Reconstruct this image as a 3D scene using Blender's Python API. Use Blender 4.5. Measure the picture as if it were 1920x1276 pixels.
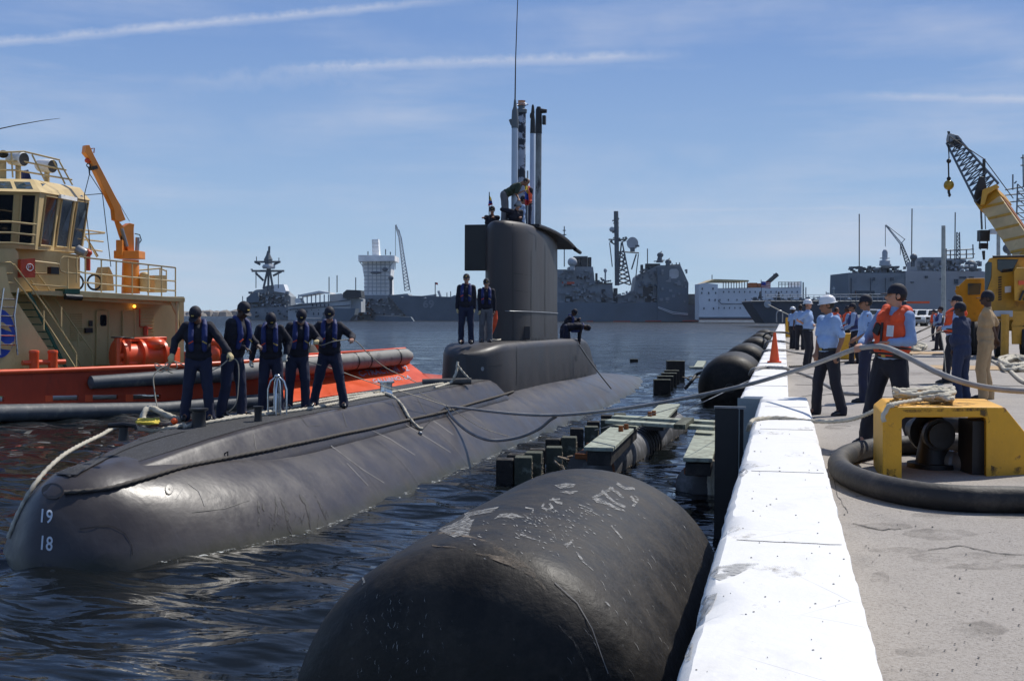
import bpy, bmesh, math, random
import numpy as np
from mathutils import Vector, Matrix, noise
from mathutils.bvhtree import BVHTree
random.seed(7)
for o in list(bpy.data.objects): bpy.data.objects.remove(o)
SC = bpy.context.scene
COL = SC.collection
R = math.radians

# ------------------------------------------------------------------ camera
F = 2250.0; CX, CY = 960.0, 638.0; CZ = 3.06
YAW = math.atan(510 / F); PITCH = math.atan(52 / F); ROLL = 0.0061
RM = Matrix.Rotation(YAW, 3, 'Z') @ Matrix.Rotation(math.pi / 2 - PITCH, 3, 'X') @ Matrix.Rotation(ROLL, 3, 'Z')
CAMP = Vector((0, 0, CZ))
cd = bpy.data.cameras.new('camera'); cam = bpy.data.objects.new('camera', cd); COL.objects.link(cam)
cd.sensor_width = 36; cd.lens = F / 1920 * 36; cd.clip_start = 0.1; cd.clip_end = 9000
cam.matrix_world = Matrix.Translation(CAMP) @ RM.to_4x4()
SC.camera = cam
FW = Vector((-math.sin(YAW), math.cos(YAW), 0)); RT = Vector((math.cos(YAW), math.sin(YAW), 0)); UP = Vector((0, 0, 1))

def ray(px, py):
    r = RM @ Vector(((px - CX) / F, -(py - CY) / F, -1)); return r / r.dot(FW)
def V(px, py, d): return CAMP + ray(px, py) * d
def G(px, py, z=0.0):
    r = ray(px, py); return CAMP + r * ((z - CZ) / r.z)
def PX(p):
    q = RM.transposed() @ (Vector(p) - CAMP); return (CX + F * q.x / -q.z, CY - F * q.y / -q.z, -q.z)
def D(p): return (Vector(p) - CAMP).dot(FW)

# ------------------------------------------------------------------ world + sun
SUN_EL, SUN_AZ = R(53), R(33)          # azimuth measured from +Y towards +X
w = bpy.data.worlds.new('World'); SC.world = w; w.use_nodes = True
NT = w.node_tree; NT.nodes.clear()
class NB:
    def __init__(s, nt): s.nt = nt
    def n(s, t, **kw):
        x = s.nt.nodes.new(t)
        for k, v in kw.items(): setattr(x, k, v)
        return x
    def l(s, a, b): s.nt.links.new(a, b)
    def setin(s, node, i, v):
        if hasattr(v, 'is_linked') or isinstance(v, bpy.types.NodeSocket): s.l(v, node.inputs[i])
        else: node.inputs[i].default_value = v
    def m(s, op, a, b=0.0, c=0.0, clamp=False):
        x = s.n('ShaderNodeMath', operation=op); x.use_clamp = clamp
        s.setin(x, 0, a); s.setin(x, 1, b); s.setin(x, 2, c); return x.outputs[0]
    def vm(s, op, a, b=(0, 0, 0)):
        x = s.n('ShaderNodeVectorMath', operation=op); s.setin(x, 0, a); s.setin(x, 1, b)
        return x.outputs['Value'] if op in ('DOT_PRODUCT', 'LENGTH') else x.outputs[0]
    def noise(s, vec, scale, detail=4, rough=.55):
        x = s.n('ShaderNodeTexNoise'); s.l(vec, x.inputs['Vector']); x.inputs['Scale'].default_value = scale
        x.inputs['Detail'].default_value = detail; x.inputs['Roughness'].default_value = rough; return x.outputs[0]
    def mapping(s, vec, scale=(1, 1, 1), rot=(0, 0, 0), loc=(0, 0, 0)):
        x = s.n('ShaderNodeMapping'); s.l(vec, x.inputs[0]); x.inputs['Scale'].default_value = scale
        x.inputs['Rotation'].default_value = rot; x.inputs['Location'].default_value = loc; return x.outputs[0]
    def rng(s, v, a, b, c=0., d=1.):
        x = s.n('ShaderNodeMapRange'); s.setin(x, 0, v)
        for i, q in enumerate((a, b, c, d)): x.inputs[i + 1].default_value = q
        return x.outputs[0]
    def mix(s, f, a, b):
        x = s.n('ShaderNodeMix', data_type='RGBA'); s.setin(x, 0, f); s.setin(x, 6, a); s.setin(x, 7, b); return x.outputs[2]
nb = NB(NT)
sky = nb.n('ShaderNodeTexSky', sky_type='NISHITA'); sky.sun_disc = False
sky.sun_elevation = SUN_EL; sky.sun_rotation = SUN_AZ; sky.air_density = 1.0; sky.dust_density = 0.35; sky.ozone_density = 1.6
geo = nb.n('ShaderNodeTexCoord').outputs['Generated']
nrm = nb.vm('NORMALIZE', geo)
sepz = nb.n('ShaderNodeSeparateXYZ'); nb.l(nrm, sepz.inputs[0])
grad = nb.n('ShaderNodeValToRGB'); nb.l(sepz.outputs[2], grad.inputs[0]); els = grad.color_ramp.elements
els[0].position = 0.0; els[0].color = (.46, .63, .80, 1); els[1].position = .42; els[1].color = (.12, .235, .56, 1)
e_ = els.new(.09); e_.color = (.33, .50, .76, 1); e_ = els.new(.22); e_.color = (.20, .345, .67, 1)
gsc = nb.n('ShaderNodeVectorMath', operation='SCALE'); nb.l(grad.outputs[0], gsc.inputs[0]); gsc.inputs[3].default_value = 11.4
skyc = nb.mix(nb.rng(sepz.outputs[2], .25, .75, .93, .35), sky.outputs[0], gsc.outputs[0])
cir = nb.noise(nb.mapping(nrm, (1.5, 1.5, 11.0), rot=(0.03, -0.05, 0)), 2.2, 6, .6)
cir2 = nb.noise(nb.mapping(nrm, (3, 2.2, 5.0), rot=(0.1, 0, 0.4)), 1.3, 5, .6)
wisp = nb.m('MULTIPLY', nb.rng(cir, .43, .72), nb.rng(cir2, .38, .66))
mask = nb.m('MULTIPLY', wisp, .62)
def contrail(a, b, wpx, strength, fuzz=1.0):
    global mask
    ra, rb = ray(*a).normalized(), ray(*b).normalized()
    n = ra.cross(rb).normalized(); mid = (ra + rb).normalized(); al = (rb - ra).normalized(); half = (rb - ra).length / 2
    wob = nb.noise(nb.mapping(nrm, (60, 60, 60)), 1.0, 4, .7)
    dist = nb.m('ABSOLUTE', nb.m('ADD', nb.vm('DOT_PRODUCT', nrm, tuple(n)), nb.m('MULTIPLY', nb.m('SUBTRACT', wob, .5), wpx / F * 1.4 * fuzz)))
    core = nb.rng(dist, 0., wpx / F, 1., 0.)
    t = nb.m('ABSOLUTE', nb.vm('DOT_PRODUCT', nb.vm('SUBTRACT', nrm, tuple(mid)), tuple(al)))
    along = nb.rng(t, half * .62, half * 1.05, 1., 0.)
    front = nb.m('GREATER_THAN', nb.vm('DOT_PRODUCT', nrm, tuple(mid)), .5)
    k = nb.m('MULTIPLY', nb.m('MULTIPLY', nb.m('MULTIPLY', core, along), front), strength)
    mask = nb.m('ADD', mask, nb.m('MULTIPLY', k, nb.rng(wob, .25, .6, .35, 1.)))
contrail((-420, 118), (900, -4), 11, .62)
contrail((520, 128), (1290, 103), 13, .55)
contrail((1560, 178), (2300, 196), 9, .40)
contrail((1040, 396), (1980, 386), 5, .22)
contrail((300, 160), (760, 132), 22, .22, 2)
contrail((1000, 424), (1900, 414), 4, .15)
mask = nb.m('MINIMUM', mask, .75)
col = nb.mix(mask, skyc, (6.9, 7.5, 9.0, 1))
bg = nb.n('ShaderNodeBackground'); nb.l(col, bg.inputs[0]); bg.inputs[1].default_value = 0.085
wo = nb.n('ShaderNodeOutputWorld'); nb.l(bg.outputs[0], wo.inputs[0])

sd = bpy.data.lights.new('sun', 'SUN'); sd.energy = 4.2; sd.angle = R(.53); sd.color = (1, .955, .88)
sun = bpy.data.objects.new('sun', sd); COL.objects.link(sun)
sdir = Vector((math.sin(SUN_AZ) * math.cos(SUN_EL), math.cos(SUN_AZ) * math.cos(SUN_EL), math.sin(SUN_EL)))
sun.rotation_euler = sdir.to_track_quat('Z', 'Y').to_euler(); sun.location = (20, 10, 60)
SC.view_settings.view_transform = 'Standard'; SC.view_settings.look = 'None'
SC.view_settings.exposure = 0.0; SC.view_settings.gamma = 1
SC.cycles.max_bounces = 6; SC.cycles.diffuse_bounces = 3; SC.cycles.glossy_bounces = 3; SC.cycles.caustics_reflective = False
SC.cycles.caustics_refractive = False; SC.cycles.sample_clamp_indirect = 6

# ------------------------------------------------------------------ materials
MATS = {}
def M(name, col=(.5, .5, .5), rough=.6, var=.18, scale=3., bump=0., bscale=25., metal=0., spec=.5, col2=None, lo=.5, hi=.7, s2=4., stretch=(1, 1, 1), emit=0):
    if name in MATS: return MATS[name]
    m = bpy.data.materials.new(name); m.use_nodes = True; nt = m.node_tree; nt.nodes.clear(); b = NB(nt)
    out = b.n('ShaderNodeOutputMaterial'); p = b.n('ShaderNodeBsdfPrincipled'); b.l(p.outputs[0], out.inputs[0])
    tc = b.mapping(b.n('ShaderNodeTexCoord').outputs['Object'], stretch)
    n1 = b.noise(tc, scale, 5, .6)
    f = b.rng(n1, .3, .7, 1 - var, 1 + var)
    c = b.vm('SCALE', (*col, ), ) if False else None
    x = b.n('ShaderNodeVectorMath', operation='SCALE'); x.inputs[0].default_value = col; b.l(f, x.inputs[3])
    c = x.outputs[0]
    if col2:
        n2 = b.noise(tc, s2, 6, .65); c = b.mix(b.rng(n2, lo, hi), c, (*col2, 1))
    b.l(c, p.inputs['Base Color'])
    p.inputs['Roughness'].default_value = rough; p.inputs['Metallic'].default_value = metal
    p.inputs['Specular IOR Level'].default_value = spec
    if var: b.l(b.rng(n1, .3, .7, max(0, rough - .08), min(1, rough + .08)), p.inputs['Roughness'])
    if emit:
        p.inputs['Emission Color'].default_value = (*col, 1); p.inputs['Emission Strength'].default_value = emit
    if bump:
        bp = b.n('ShaderNodeBump'); bp.inputs['Strength'].default_value = min(1, bump); bp.inputs['Distance'].default_value = .02 * bump
        b.l(b.noise(tc, bscale, 4, .6), bp.inputs['Height']); b.l(bp.outputs[0], p.inputs['Normal'])
    MATS[name] = m; m['bsdf'] = 1
    return m
def nodes(m):
    b = NB(m.node_tree); p = [n for n in m.node_tree.nodes if n.type == 'BSDF_PRINCIPLED'][0]; return b, p

# ------------------------------------------------------------------ mesh builder
WP = {}   # object -> world position of its origin (while building)
class MB:
    def __init__(s): s.v = []; s.f = []
    def add(s, vs, fs):
        o = len(s.v); s.v += [tuple(x) for x in vs]; s.f += [tuple(i + o for i in f) for f in fs]; return s
    def obox(s, c, ax, ay, az):
        c = Vector(c); ax, ay, az = Vector(ax), Vector(ay), Vector(az)
        vs = [c + ax * i + ay * j + az * k for i in (-1, 1) for j in (-1, 1) for k in (-1, 1)]
        return s.add(vs, [(0, 1, 3, 2), (4, 6, 7, 5), (0, 4, 5, 1), (2, 3, 7, 6), (0, 2, 6, 4), (1, 5, 7, 3)])
    def box(s, c, sz, rz=0):
        a, b = math.cos(rz), math.sin(rz)
        return s.obox(c, (a * sz[0] / 2, b * sz[0] / 2, 0), (-b * sz[1] / 2, a * sz[1] / 2, 0), (0, 0, sz[2] / 2))
    def beam(s, p0, p1, wd, ht, up=(0, 0, 1)):
        p0, p1 = Vector(p0), Vector(p1); d = p1 - p0; L = d.length; d.normalize(); up = Vector(up)
        sx = d.cross(up)
        if sx.length < 1e-4: sx = d.cross(Vector((1, 0, 0)))
        sx.normalize(); u = sx.cross(d).normalized()
        return s.obox((p0 + p1) / 2, d * L / 2, sx * wd / 2, u * ht / 2)
    def prism(s, pts, vec):
        n = len(pts); vec = Vector(vec); a = [Vector(p) for p in pts]
        return s.add(a + [p + vec for p in a], [tuple(range(n)), tuple(range(2 * n - 1, n - 1, -1))] + [(i, i + n, (i + 1) % n + n, (i + 1) % n) for i in range(n)])
    def rows(s, rows, closed=True, caps=True):
        n = len(rows[0]); o = []
        fs = []
        for i in range(len(rows) - 1):
            for j in range(n if closed else n - 1):
                k = (j + 1) % n; fs.append((i * n + j, i * n + k, (i + 1) * n + k, (i + 1) * n + j))
        if caps and closed: fs += [tuple(range(n - 1, -1, -1)), tuple(range((len(rows) - 1) * n, len(rows) * n))]
        return s.add([p for r in rows for p in r], fs)
    def tube(s, pts, r, n=8, twist=0, lay=.14):
        pts = [Vector(p) for p in pts]; m = len(pts); rows = []; up = None; acc = 0
        for i, p in enumerate(pts):
            t = (pts[min(i + 1, m - 1)] - pts[max(i - 1, 0)])
            if t.length < 1e-9: t = Vector((0, 0, 1))
            t.normalize()
            if up is None:
                up = Vector((0, 0, 1)) if abs(t.z) < .9 else Vector((1, 0, 0))
            u = (up - t * up.dot(t)); u = u.normalized() if u.length > 1e-6 else t.orthogonal().normalized(); up = u; b = t.cross(u)
            rr = r[i] if hasattr(r, '__len__') else r
            if i: acc += (pts[i] - pts[i - 1]).length
            row = []
            for k in range(n):
                a = 2 * math.pi * k / n; q = rr * (1 + lay * math.cos(3 * (a + twist * acc))) if twist else rr
                row.append(p + (u * math.cos(a) + b * math.sin(a)) * q)
            rows.append(row)
        return s.rows(rows)
    def cyl(s, p0, p1, r0, r1=None, n=14): return s.tube([p0, p1], [r0, r0 if r1 is None else r1], n)
    def ell(s, c, r, rot=None, nu=12, nv=8):
        c = Vector(c); r = (r, r, r) if not hasattr(r, '__len__') else r; vs = []; fs = []
        for i in range(1, nv):
            for j in range(nu):
                a, t = 2 * math.pi * j / nu, math.pi * i / nv
                q = Vector((r[0] * math.sin(t) * math.cos(a), r[1] * math.sin(t) * math.sin(a), r[2] * math.cos(t)))
                vs.append(c + (rot @ q if rot else q))
        top = Vector((0, 0, r[2])); vs += [c + (rot @ top if rot else top), c - (rot @ top if rot else top)]
        T, Bt = len(vs) - 2, len(vs) - 1
        for i in range(nv - 2):
            for j in range(nu): fs.append((i * nu + j, (i + 1) * nu + j, (i + 1) * nu + (j + 1) % nu, i * nu + (j + 1) % nu))
        for j in range(nu): fs.append((T, j, (j + 1) % nu)); fs.append((Bt, (nv - 2) * nu + (j + 1) % nu, (nv - 2) * nu + j))
        return s.add(vs, fs)
    def cap(s, p0, p1, r0, r1=None, n=10):
        r1 = r0 if r1 is None else r1; p0, p1 = Vector(p0), Vector(p1); d = p1 - p0
        if d.length < 1e-6: return s.ell(p0, max(r0, r1))
        d.normalize(); P = []; Q = []
        for a in (80, 60, 35, 12): P.append(p0 - d * r0 * math.sin(R(a))); Q.append(r0 * math.cos(R(a)))
        for a in (12, 35, 60, 80): P.append(p1 + d * r1 * math.sin(R(a))); Q.append(r1 * math.cos(R(a)))
        return s.tube(P, Q, n)
    def lathe(s, c, prof, n=20, axis=(0, 0, 1)):
        axis = Vector(axis).normalized(); u = axis.orthogonal().normalized(); b = axis.cross(u); c = Vector(c)
        return s.rows([[c + axis * h + (u * math.cos(2 * math.pi * k / n) + b * math.sin(2 * math.pi * k / n)) * max(r, 1e-4) for k in range(n)] for r, h in prof])
    def torus(s, c, Rr, r, axis=(0, 0, 1), n=20, m=8):
        axis = Vector(axis).normalized(); u = axis.orthogonal().normalized(); b = axis.cross(u); c = Vector(c); rows = []
        for i in range(n + 1):
            a = 2 * math.pi * i / n; d = u * math.cos(a) + b * math.sin(a)
            rows.append([c + d * (Rr + r * math.cos(2 * math.pi * k / m)) + axis * r * math.sin(2 * math.pi * k / m) for k in range(m)])
        return s.rows(rows, caps=False)
    def build(s, name, mat, parent=None, smooth=False, bevel=0, **kw):
        me = bpy.data.meshes.new(name); A = np.array(s.v, dtype=float)
        lo, hi = A.min(0), A.max(0)
        org = Vector(((lo[0] + hi[0]) / 2, (lo[1] + hi[1]) / 2, lo[2] if parent is None else (lo[2] + hi[2]) / 2))
        A = A - np.array(org); me.from_pydata([tuple(x) for x in A], [], s.f); me.update()
        bm = bmesh.new(); bm.from_mesh(me); bmesh.ops.recalc_face_normals(bm, faces=bm.faces); bm.to_mesh(me); bm.free()
        me.materials.append(mat if not isinstance(mat, str) else MATS[mat])
        o = bpy.data.objects.new(name, me); COL.objects.link(o)
        return place(o, org, parent, smooth, bevel, **kw)
def place(o, org, parent=None, smooth=False, bevel=0, **kw):
    WP[o] = Vector(org)
    if parent is not None: o.parent = parent; o.location = WP[o] - WP[parent]
    else: o.location = WP[o]
    if smooth: smooth_(o, 40 if smooth is True else smooth)
    if bevel:
        b = o.modifiers.new('bevel', 'BEVEL'); b.width = bevel; b.segments = 2; b.limit_method = 'ANGLE'
    tag(o, **kw); return o
def smooth_(o, ang=40):
    me = o.data; me.polygons.foreach_set('use_smooth', [True] * len(me.polygons))
    try: me.set_sharp_from_angle(angle=R(ang))
    except Exception: pass
def tag(o, label=None, cat=None, group=None, kind=None):
    if label: o['label'] = label
    if cat: o['category'] = cat
    if group: o['group'] = group
    if kind: o['kind'] = kind
def empty(name, loc, label=None, cat=None, group=None, kind=None):
    o = bpy.data.objects.new(name, None); COL.objects.link(o); o.empty_display_size = .1; o.location = loc; WP[o] = Vector(loc)
    tag(o, label, cat, group, kind); return o
def children(o): return list(o.children)
def copy_tree(o, parent=None):
    c = o.copy(); COL.objects.link(c)
    if parent is not None: c.parent = parent
    WP[c] = Vector(WP.get(o, (0, 0, 0)))
    for ch in children(o): copy_tree(ch, c)
    return c
def cr(pts, n=8):
    """Catmull-Rom through points."""
    p = [Vector(q) for q in pts]; p = [p[0] * 2 - p[1]] + p + [p[-1] * 2 - p[-2]]; out = []
    for i in range(1, len(p) - 2):
        for k in range(n):
            t = k / n; a, b, c, d = p[i - 1], p[i], p[i + 1], p[i + 2]
            out.append(.5 * (2 * b + (c - a) * t + (2 * a - 5 * b + 4 * c - d) * t * t + (3 * b - a - 3 * c + d) * t ** 3))
    out.append(p[-2]); return out
def rope(pts, r, name, mat, label=None, cat='rope', parent=None, n=9, seg=None, twist=True, group=None):
    c = cr(pts, 6); L = sum((c[i + 1] - c[i]).length for i in range(len(c) - 1))
    seg = seg or (r * 1.1 if twist else r * 2.5); k = max(2, min(3000, int(L / seg)))
    q = []; acc = [0]
    for i in range(len(c) - 1): acc.append(acc[-1] + (c[i + 1] - c[i]).length)
    j = 0
    for i in range(k + 1):
        t = L * i / k
        while j < len(c) - 2 and acc[j + 1] < t: j += 1
        u = (t - acc[j]) / max(1e-9, acc[j + 1] - acc[j]); q.append(c[j].lerp(c[j + 1], min(1, u)))
    mb = MB(); mb.tube(q, r, n, twist=(.42 / r if twist else 0), lay=.26)
    return mb.build(name, mat, parent, smooth=80, label=label, cat=cat if label else None, group=group)
def bvh_of(o):
    org = WP[o]; dg = bpy.context.evaluated_depsgraph_get(); ob = o.evaluated_get(dg); me = ob.to_mesh()
    vs = [v.co + org for v in me.vertices]; fs = [tuple(p.vertices) for p in me.polygons]; ob.to_mesh_clear()
    return BVHTree.FromPolygons(vs, fs)
def explode(o, name):
    bm = bmesh.new(); bm.from_mesh(o.data); bm.verts.ensure_lookup_table(); seen = set(); groups = []
    for v in bm.verts:
        if v.index in seen: continue
        st = [v]; seen.add(v.index); g = []
        while st:
            q = st.pop(); g.append(q.index)
            for e in q.link_edges:
                w_ = e.other_vert(q)
                if w_.index not in seen: seen.add(w_.index); st.append(w_)
        groups.append(set(g))
    bm.free()
    if len(groups) < 2 or len(groups) > 100: return [o]
    vs = [v.co.copy() for v in o.data.vertices]; fs = [tuple(p.vertices) for p in o.data.polygons]; out = []
    own = {}
    for i, g in enumerate(groups):
        for q in g: own[q] = i
    fg = [[] for _ in groups]
    for f in fs: fg[own[f[0]]].append(f)
    sm = o.data.polygons[0].use_smooth; mat = o.data.materials[0]; par = o.parent; org = WP[o]
    for g, f in zip(groups, fg):
        ix = {q: i for i, q in enumerate(sorted(g))}; c = sum((vs[q] for q in g), Vector()) / len(g)
        me = bpy.data.meshes.new(name); me.from_pydata([tuple(vs[q] - c) for q in sorted(g)], [], [tuple(ix[i] for i in q) for q in f]); me.update(); me.materials.append(mat)
        n = bpy.data.objects.new(name, me); COL.objects.link(n); place(n, org + c, par)
        if sm: smooth_(n, 40)
        out.append(n)
    bpy.data.objects.remove(o); return out
def text_px(body, x0, y0, x1, y1, shear=0, skewy=0, bold=.0, res=3):
    """text outline mesh laid out in photo pixels (x0,y0 top-left .. x1,y1 bottom-right) -> (verts2d, faces)"""
    cu = bpy.data.curves.new('t', 'FONT'); cu.body = body; cu.resolution_u = res; cu.offset = bold
    o = bpy.data.objects.new('t', cu); COL.objects.link(o); dg = bpy.context.evaluated_depsgraph_get()
    me = bpy.data.meshes.new_from_object(o.evaluated_get(dg))
    bm = bmesh.new(); bm.from_mesh(me); bmesh.ops.triangulate(bm, faces=bm.faces)
    bmesh.ops.subdivide_edges(bm, edges=bm.edges, cuts=1); bmesh.ops.triangulate(bm, faces=bm.faces)
    A = np.array([v.co[:2] for v in bm.verts]); bm.verts.index_update(); fs = [tuple(v.index for v in f.verts) for f in bm.faces]; bm.free()
    bpy.data.objects.remove(o); lo, hi = A.min(0), A.max(0); A = (A - lo) / (hi - lo)
    P = [(x0 + (x1 - x0) * a + shear * (b), y1 + (y0 - y1) * b + skewy * a) for a, b in A]
    return P, fs
def decal(bvh, P, fs, name, mat, parent, off=.004):
    mb = MB(); vs = []; ok = []
    for x, y in P:
        h = bvh.ray_cast(CAMP, ray(x, y))
        if h[0] is None: vs.append(Vector((0, 0, 0))); ok.append(False)
        else:
            nn = h[1] if h[1].dot(ray(x, y)) < 0 else -h[1]
            vs.append(h[0] + nn * off); ok.append(True)
    fs = [f for f in fs if all(ok[i] for i in f)]
    if not fs: return None
    used = sorted({i for f in fs for i in f}); ix = {u: i for i, u in enumerate(used)}
    mb.add([vs[u] for u in used], [tuple(ix[i] for i in f) for f in fs])
    return mb.build(name, mat, parent, smooth=60)
def blob(pts):
    n = len(pts); return pts, [tuple(range(n))]
def strip(px, wd):
    """thin stroke through photo pixels -> verts, quads"""
    P = []; fs = []
    for i, (x, y) in enumerate(px):
        a = px[max(0, i - 1)]; b = px[min(len(px) - 1, i + 1)]; dx, dy = b[0] - a[0], b[1] - a[1]; L = math.hypot(dx, dy) or 1
        ww = (wd[i] if hasattr(wd, '__len__') else wd) / 2
        P += [(x - dy / L * ww, y + dx / L * ww), (x + dy / L * ww, y - dx / L * ww)]
    for i in range(len(px) - 1): fs.append((2 * i, 2 * i + 1, 2 * i + 3, 2 * i + 2))
    return P, fs
def dens(px, n=4):
    out = []
    for (a, b), (c, d) in zip(px[:-1], px[1:]):
        for k in range(n): out.append((a + (c - a) * k / n, b + (d - b) * k / n))
    out.append(px[-1]); return out
def merge(items):
    P = []; F_ = []
    for p, f in items: o = len(P); P += p; F_ += [tuple(i + o for i in q) for q in f]
    return P, F_
def poly(pts, cuts=1):
    bm = bmesh.new(); bm.faces.new([bm.verts.new((x, y, 0)) for x, y in pts]); bmesh.ops.triangulate(bm, faces=bm.faces)
    for _ in range(cuts): bmesh.ops.subdivide_edges(bm, edges=bm.edges, cuts=2); bmesh.ops.triangulate(bm, faces=bm.faces)
    bm.verts.index_update(); P = [(v.co.x, v.co.y) for v in bm.verts]; fs = [tuple(v.index for v in f.verts) for f in bm.faces]; bm.free(); return P, fs
# ------------------------------------------------------------------ shared materials
M('rope_pale', (.50, .46, .37), .9, .25, 8, .3, 60)
M('rope_grey', (.30, .29, .28), .85, .22, 6, .3, 50)
M('rope_dark', (.075, .065, .055), .85, .3, 8, .3, 50)
M('rope_yellow', (.62, .48, .06), .8, .2, 8, .3, 60)
M('line_thin', (.42, .38, .30), .9, .2, 8)
M('black_rubber', (.018, .016, .015), .66, .35, 2.5, .6, 14, col2=(.065, .055, .047), lo=.52, hi=.72, s2=5)
M('black_steel', (.016, .015, .016), .5, .35, 4, .3, 20)
M('bright_steel', (.62, .63, .64), .22, .12, 6, metal=1)
M('grey_steel', (.26, .27, .28), .42, .25, 5, .2, 20, metal=.5)
M('sub_paint', (.052, .045, .045), .42, .22, 1.1, .35, 9, spec=.34)
M('sail_paint', (.036, .032, .032), .50, .25, 1.2, .3, 10, stretch=(1, 1, .35))
M('sub_black', (.014, .013, .013), .5, .25, 3, .2, 15)
M('tug_red', (.50, .050, .014), .42, .2, 1.6, .15, 10, col2=(.26, .030, .012), lo=.54, hi=.74, s2=2.5, stretch=(1, 1, .4))
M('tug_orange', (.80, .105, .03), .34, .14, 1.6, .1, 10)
M('tug_cream', (.56, .42, .20), .5, .12, 1.4, .15, 8, col2=(.40, .27, .11), lo=.56, hi=.78, s2=2.2, stretch=(1, 1, .45))
M('tug_grey', (.085, .095, .105), .6, .25, 2.4, .3, 14, col2=(.17, .17, .165), lo=.52, hi=.68)
M('tug_fender', (.30, .29, .265), .7, .25, 2.4, .3, 14, col2=(.10, .10, .095), lo=.55, hi=.72)
M('tug_green', (.012, .075, .045), .55, .2, 3)
M('tug_crane', (.72, .24, .03), .42, .15, 2)
M('glass_dark', (.012, .016, .02), .06, .1, 1, spec=.7)
M('glass_blue', (.03, .05, .06), .08, .1, 1, spec=.7)
M('white_paint', (.78, .78, .76), .5, .08, 3)
M('quay_white', (.80, .79, .77), .62, .05, 5, .4, 18)
M('yellow_paint', (.72, .36, .018), .6, .14, 2.2, .5, 30, col2=(.30, .14, .03), lo=.60, hi=.70, s2=9)
M('crane_yellow', (.56, .29, .028), .48, .2, 1.5, .15, 8, col2=(.28, .13, .02), lo=.56, hi=.74, s2=2.2)
M('crane_pale', (.62, .45, .22), .5, .2, 1.2, col2=(.36, .22, .08), lo=.55, hi=.72, s2=1.5)
M('haze_grey', (.24, .27, .30), .7, .22, .10, col2=(.14, .17, .20), lo=.55, hi=.75, s2=.35)
M('ship_dark', (.13, .165, .20), .7, .2, .08)
M('ship_navy', (.045, .06, .085), .65, .2, .12)
M('ship_light', (.42, .45, .48), .7, .2, .15)
M('barge_white', (.80, .82, .84), .65, .07, .1)
M('scaffold_white', (.85, .86, .86), .75, .15, .25)
M('far_black', (.04, .047, .055), .7, .2, .3)
M('far_window', (.05, .07, .095), .5, .2, .3)
M('mast_grey', (.10, .12, .14), .6, .2, .3)
M('pile_black', (.020, .017, .014), .8, .4, 6, .7, 16, col2=(.09, .075, .055), lo=.58, hi=.72, s2=7)
M('pile_wood', (.06, .065, .045), .85, .4, 9, .6, 22, col2=(.26, .28, .22), lo=.54, hi=.70, s2=5)
M('plank', (.33, .36, .29), .85, .3, 3, .5, 22, col2=(.15, .14, .11), lo=.50, hi=.68, s2=7)
M('pipe_dark', (.085, .085, .088), .55, .4, 2.5, .3, 14, col2=(.30, .31, .33), lo=.5, hi=.75, s2=3)
M('rust', (.23, .075, .022), .85, .35, 9, .4, 30)
M('barnacle', (.20, .15, .10), .9, .6, 14, 1, 30, col2=(.42, .38, .32), lo=.5, hi=.65, s2=20)
M('orange_plastic', (.85, .10, .012), .45, .06, 3)
M('concrete_pale', (.30, .34, .34), .85, .2, 2, .4, 20, col2=(.10, .11, .10), lo=.55, hi=.75)
M('concrete_dark', (.11, .105, .10), .9, .3, 2, .6, 16)
M('tyre', (.02, .02, .02), .8, .2, 6)
M('sailor_navy', (.012, .012, .022), .85, .25, 6, .4, 30)
M('trouser_navy', (.014, .018, .045), .85, .25, 6, .4, 30)
M('trouser_black', (.010, .010, .018), .8, .25, 6, .4, 30)
M('shirt_blue', (.30, .43, .66), .85, .12, 6, .4, 30)
M('sleeve_blue', (.24, .34, .54), .85, .12, 6, .4, 30)
M('vest_orange', (.78, .085, .02), .7, .15, 7, .4, 25)
M('vest_blue', (.014, .026, .125), .7, .15, 7, .4, 25)
M('vest_white', (.66, .66, .68), .6, .08, 6)
M('khaki', (.44, .30, .16), .85, .12, 6, .3, 30)
M('coverall', (.022, .032, .075), .85, .2, 6, .4, 30)
M('grey_cloth', (.13, .13, .14), .85, .2, 6, .4, 30)
M('green_cloth', (.035, .05, .03), .85, .2, 6, .4, 30)
M('skin_light', (.50, .26, .17), .6, .1, 10)
M('skin_mid', (.27, .13, .075), .6, .1, 10)
M('skin_dark', (.075, .035, .022), .6, .1, 10)
M('glove', (.62, .50, .26), .85, .15, 12)
M('glove_white', (.62, .60, .52), .85, .15, 12)
M('hair', (.012, .009, .008), .7, .2, 20)
M('cap_navy', (.010, .010, .020), .75, .15, 10)
M('hat_white', (.80, .80, .80), .3, .04, 5)
M('belt', (.012, .011, .011), .5, .1, 10)
M('shoe', (.010, .009, .009), .3, .1, 10)
M('gold', (.55, .38, .08), .4, .1, 10)
M('patch_blue', (.02, .05, .16), .7, .1, 8)
M('flag_yellow', (.75, .52, .04), .8, .1, 5); M('flag_blue', (.03, .08, .42), .8, .1, 5); M('flag_red', (.55, .03, .03), .8, .1, 5)
M('far_rock', (.22, .20, .18), .9, .4, .3)
M('lamp_amber', (1.0, .45, .05), .4, 0, 1, emit=4)
M('letter_silver', (.42, .47, .62), .5, .05, 4)
M('number_white', (.62, .66, .70), .6, .08, 9)

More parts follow.
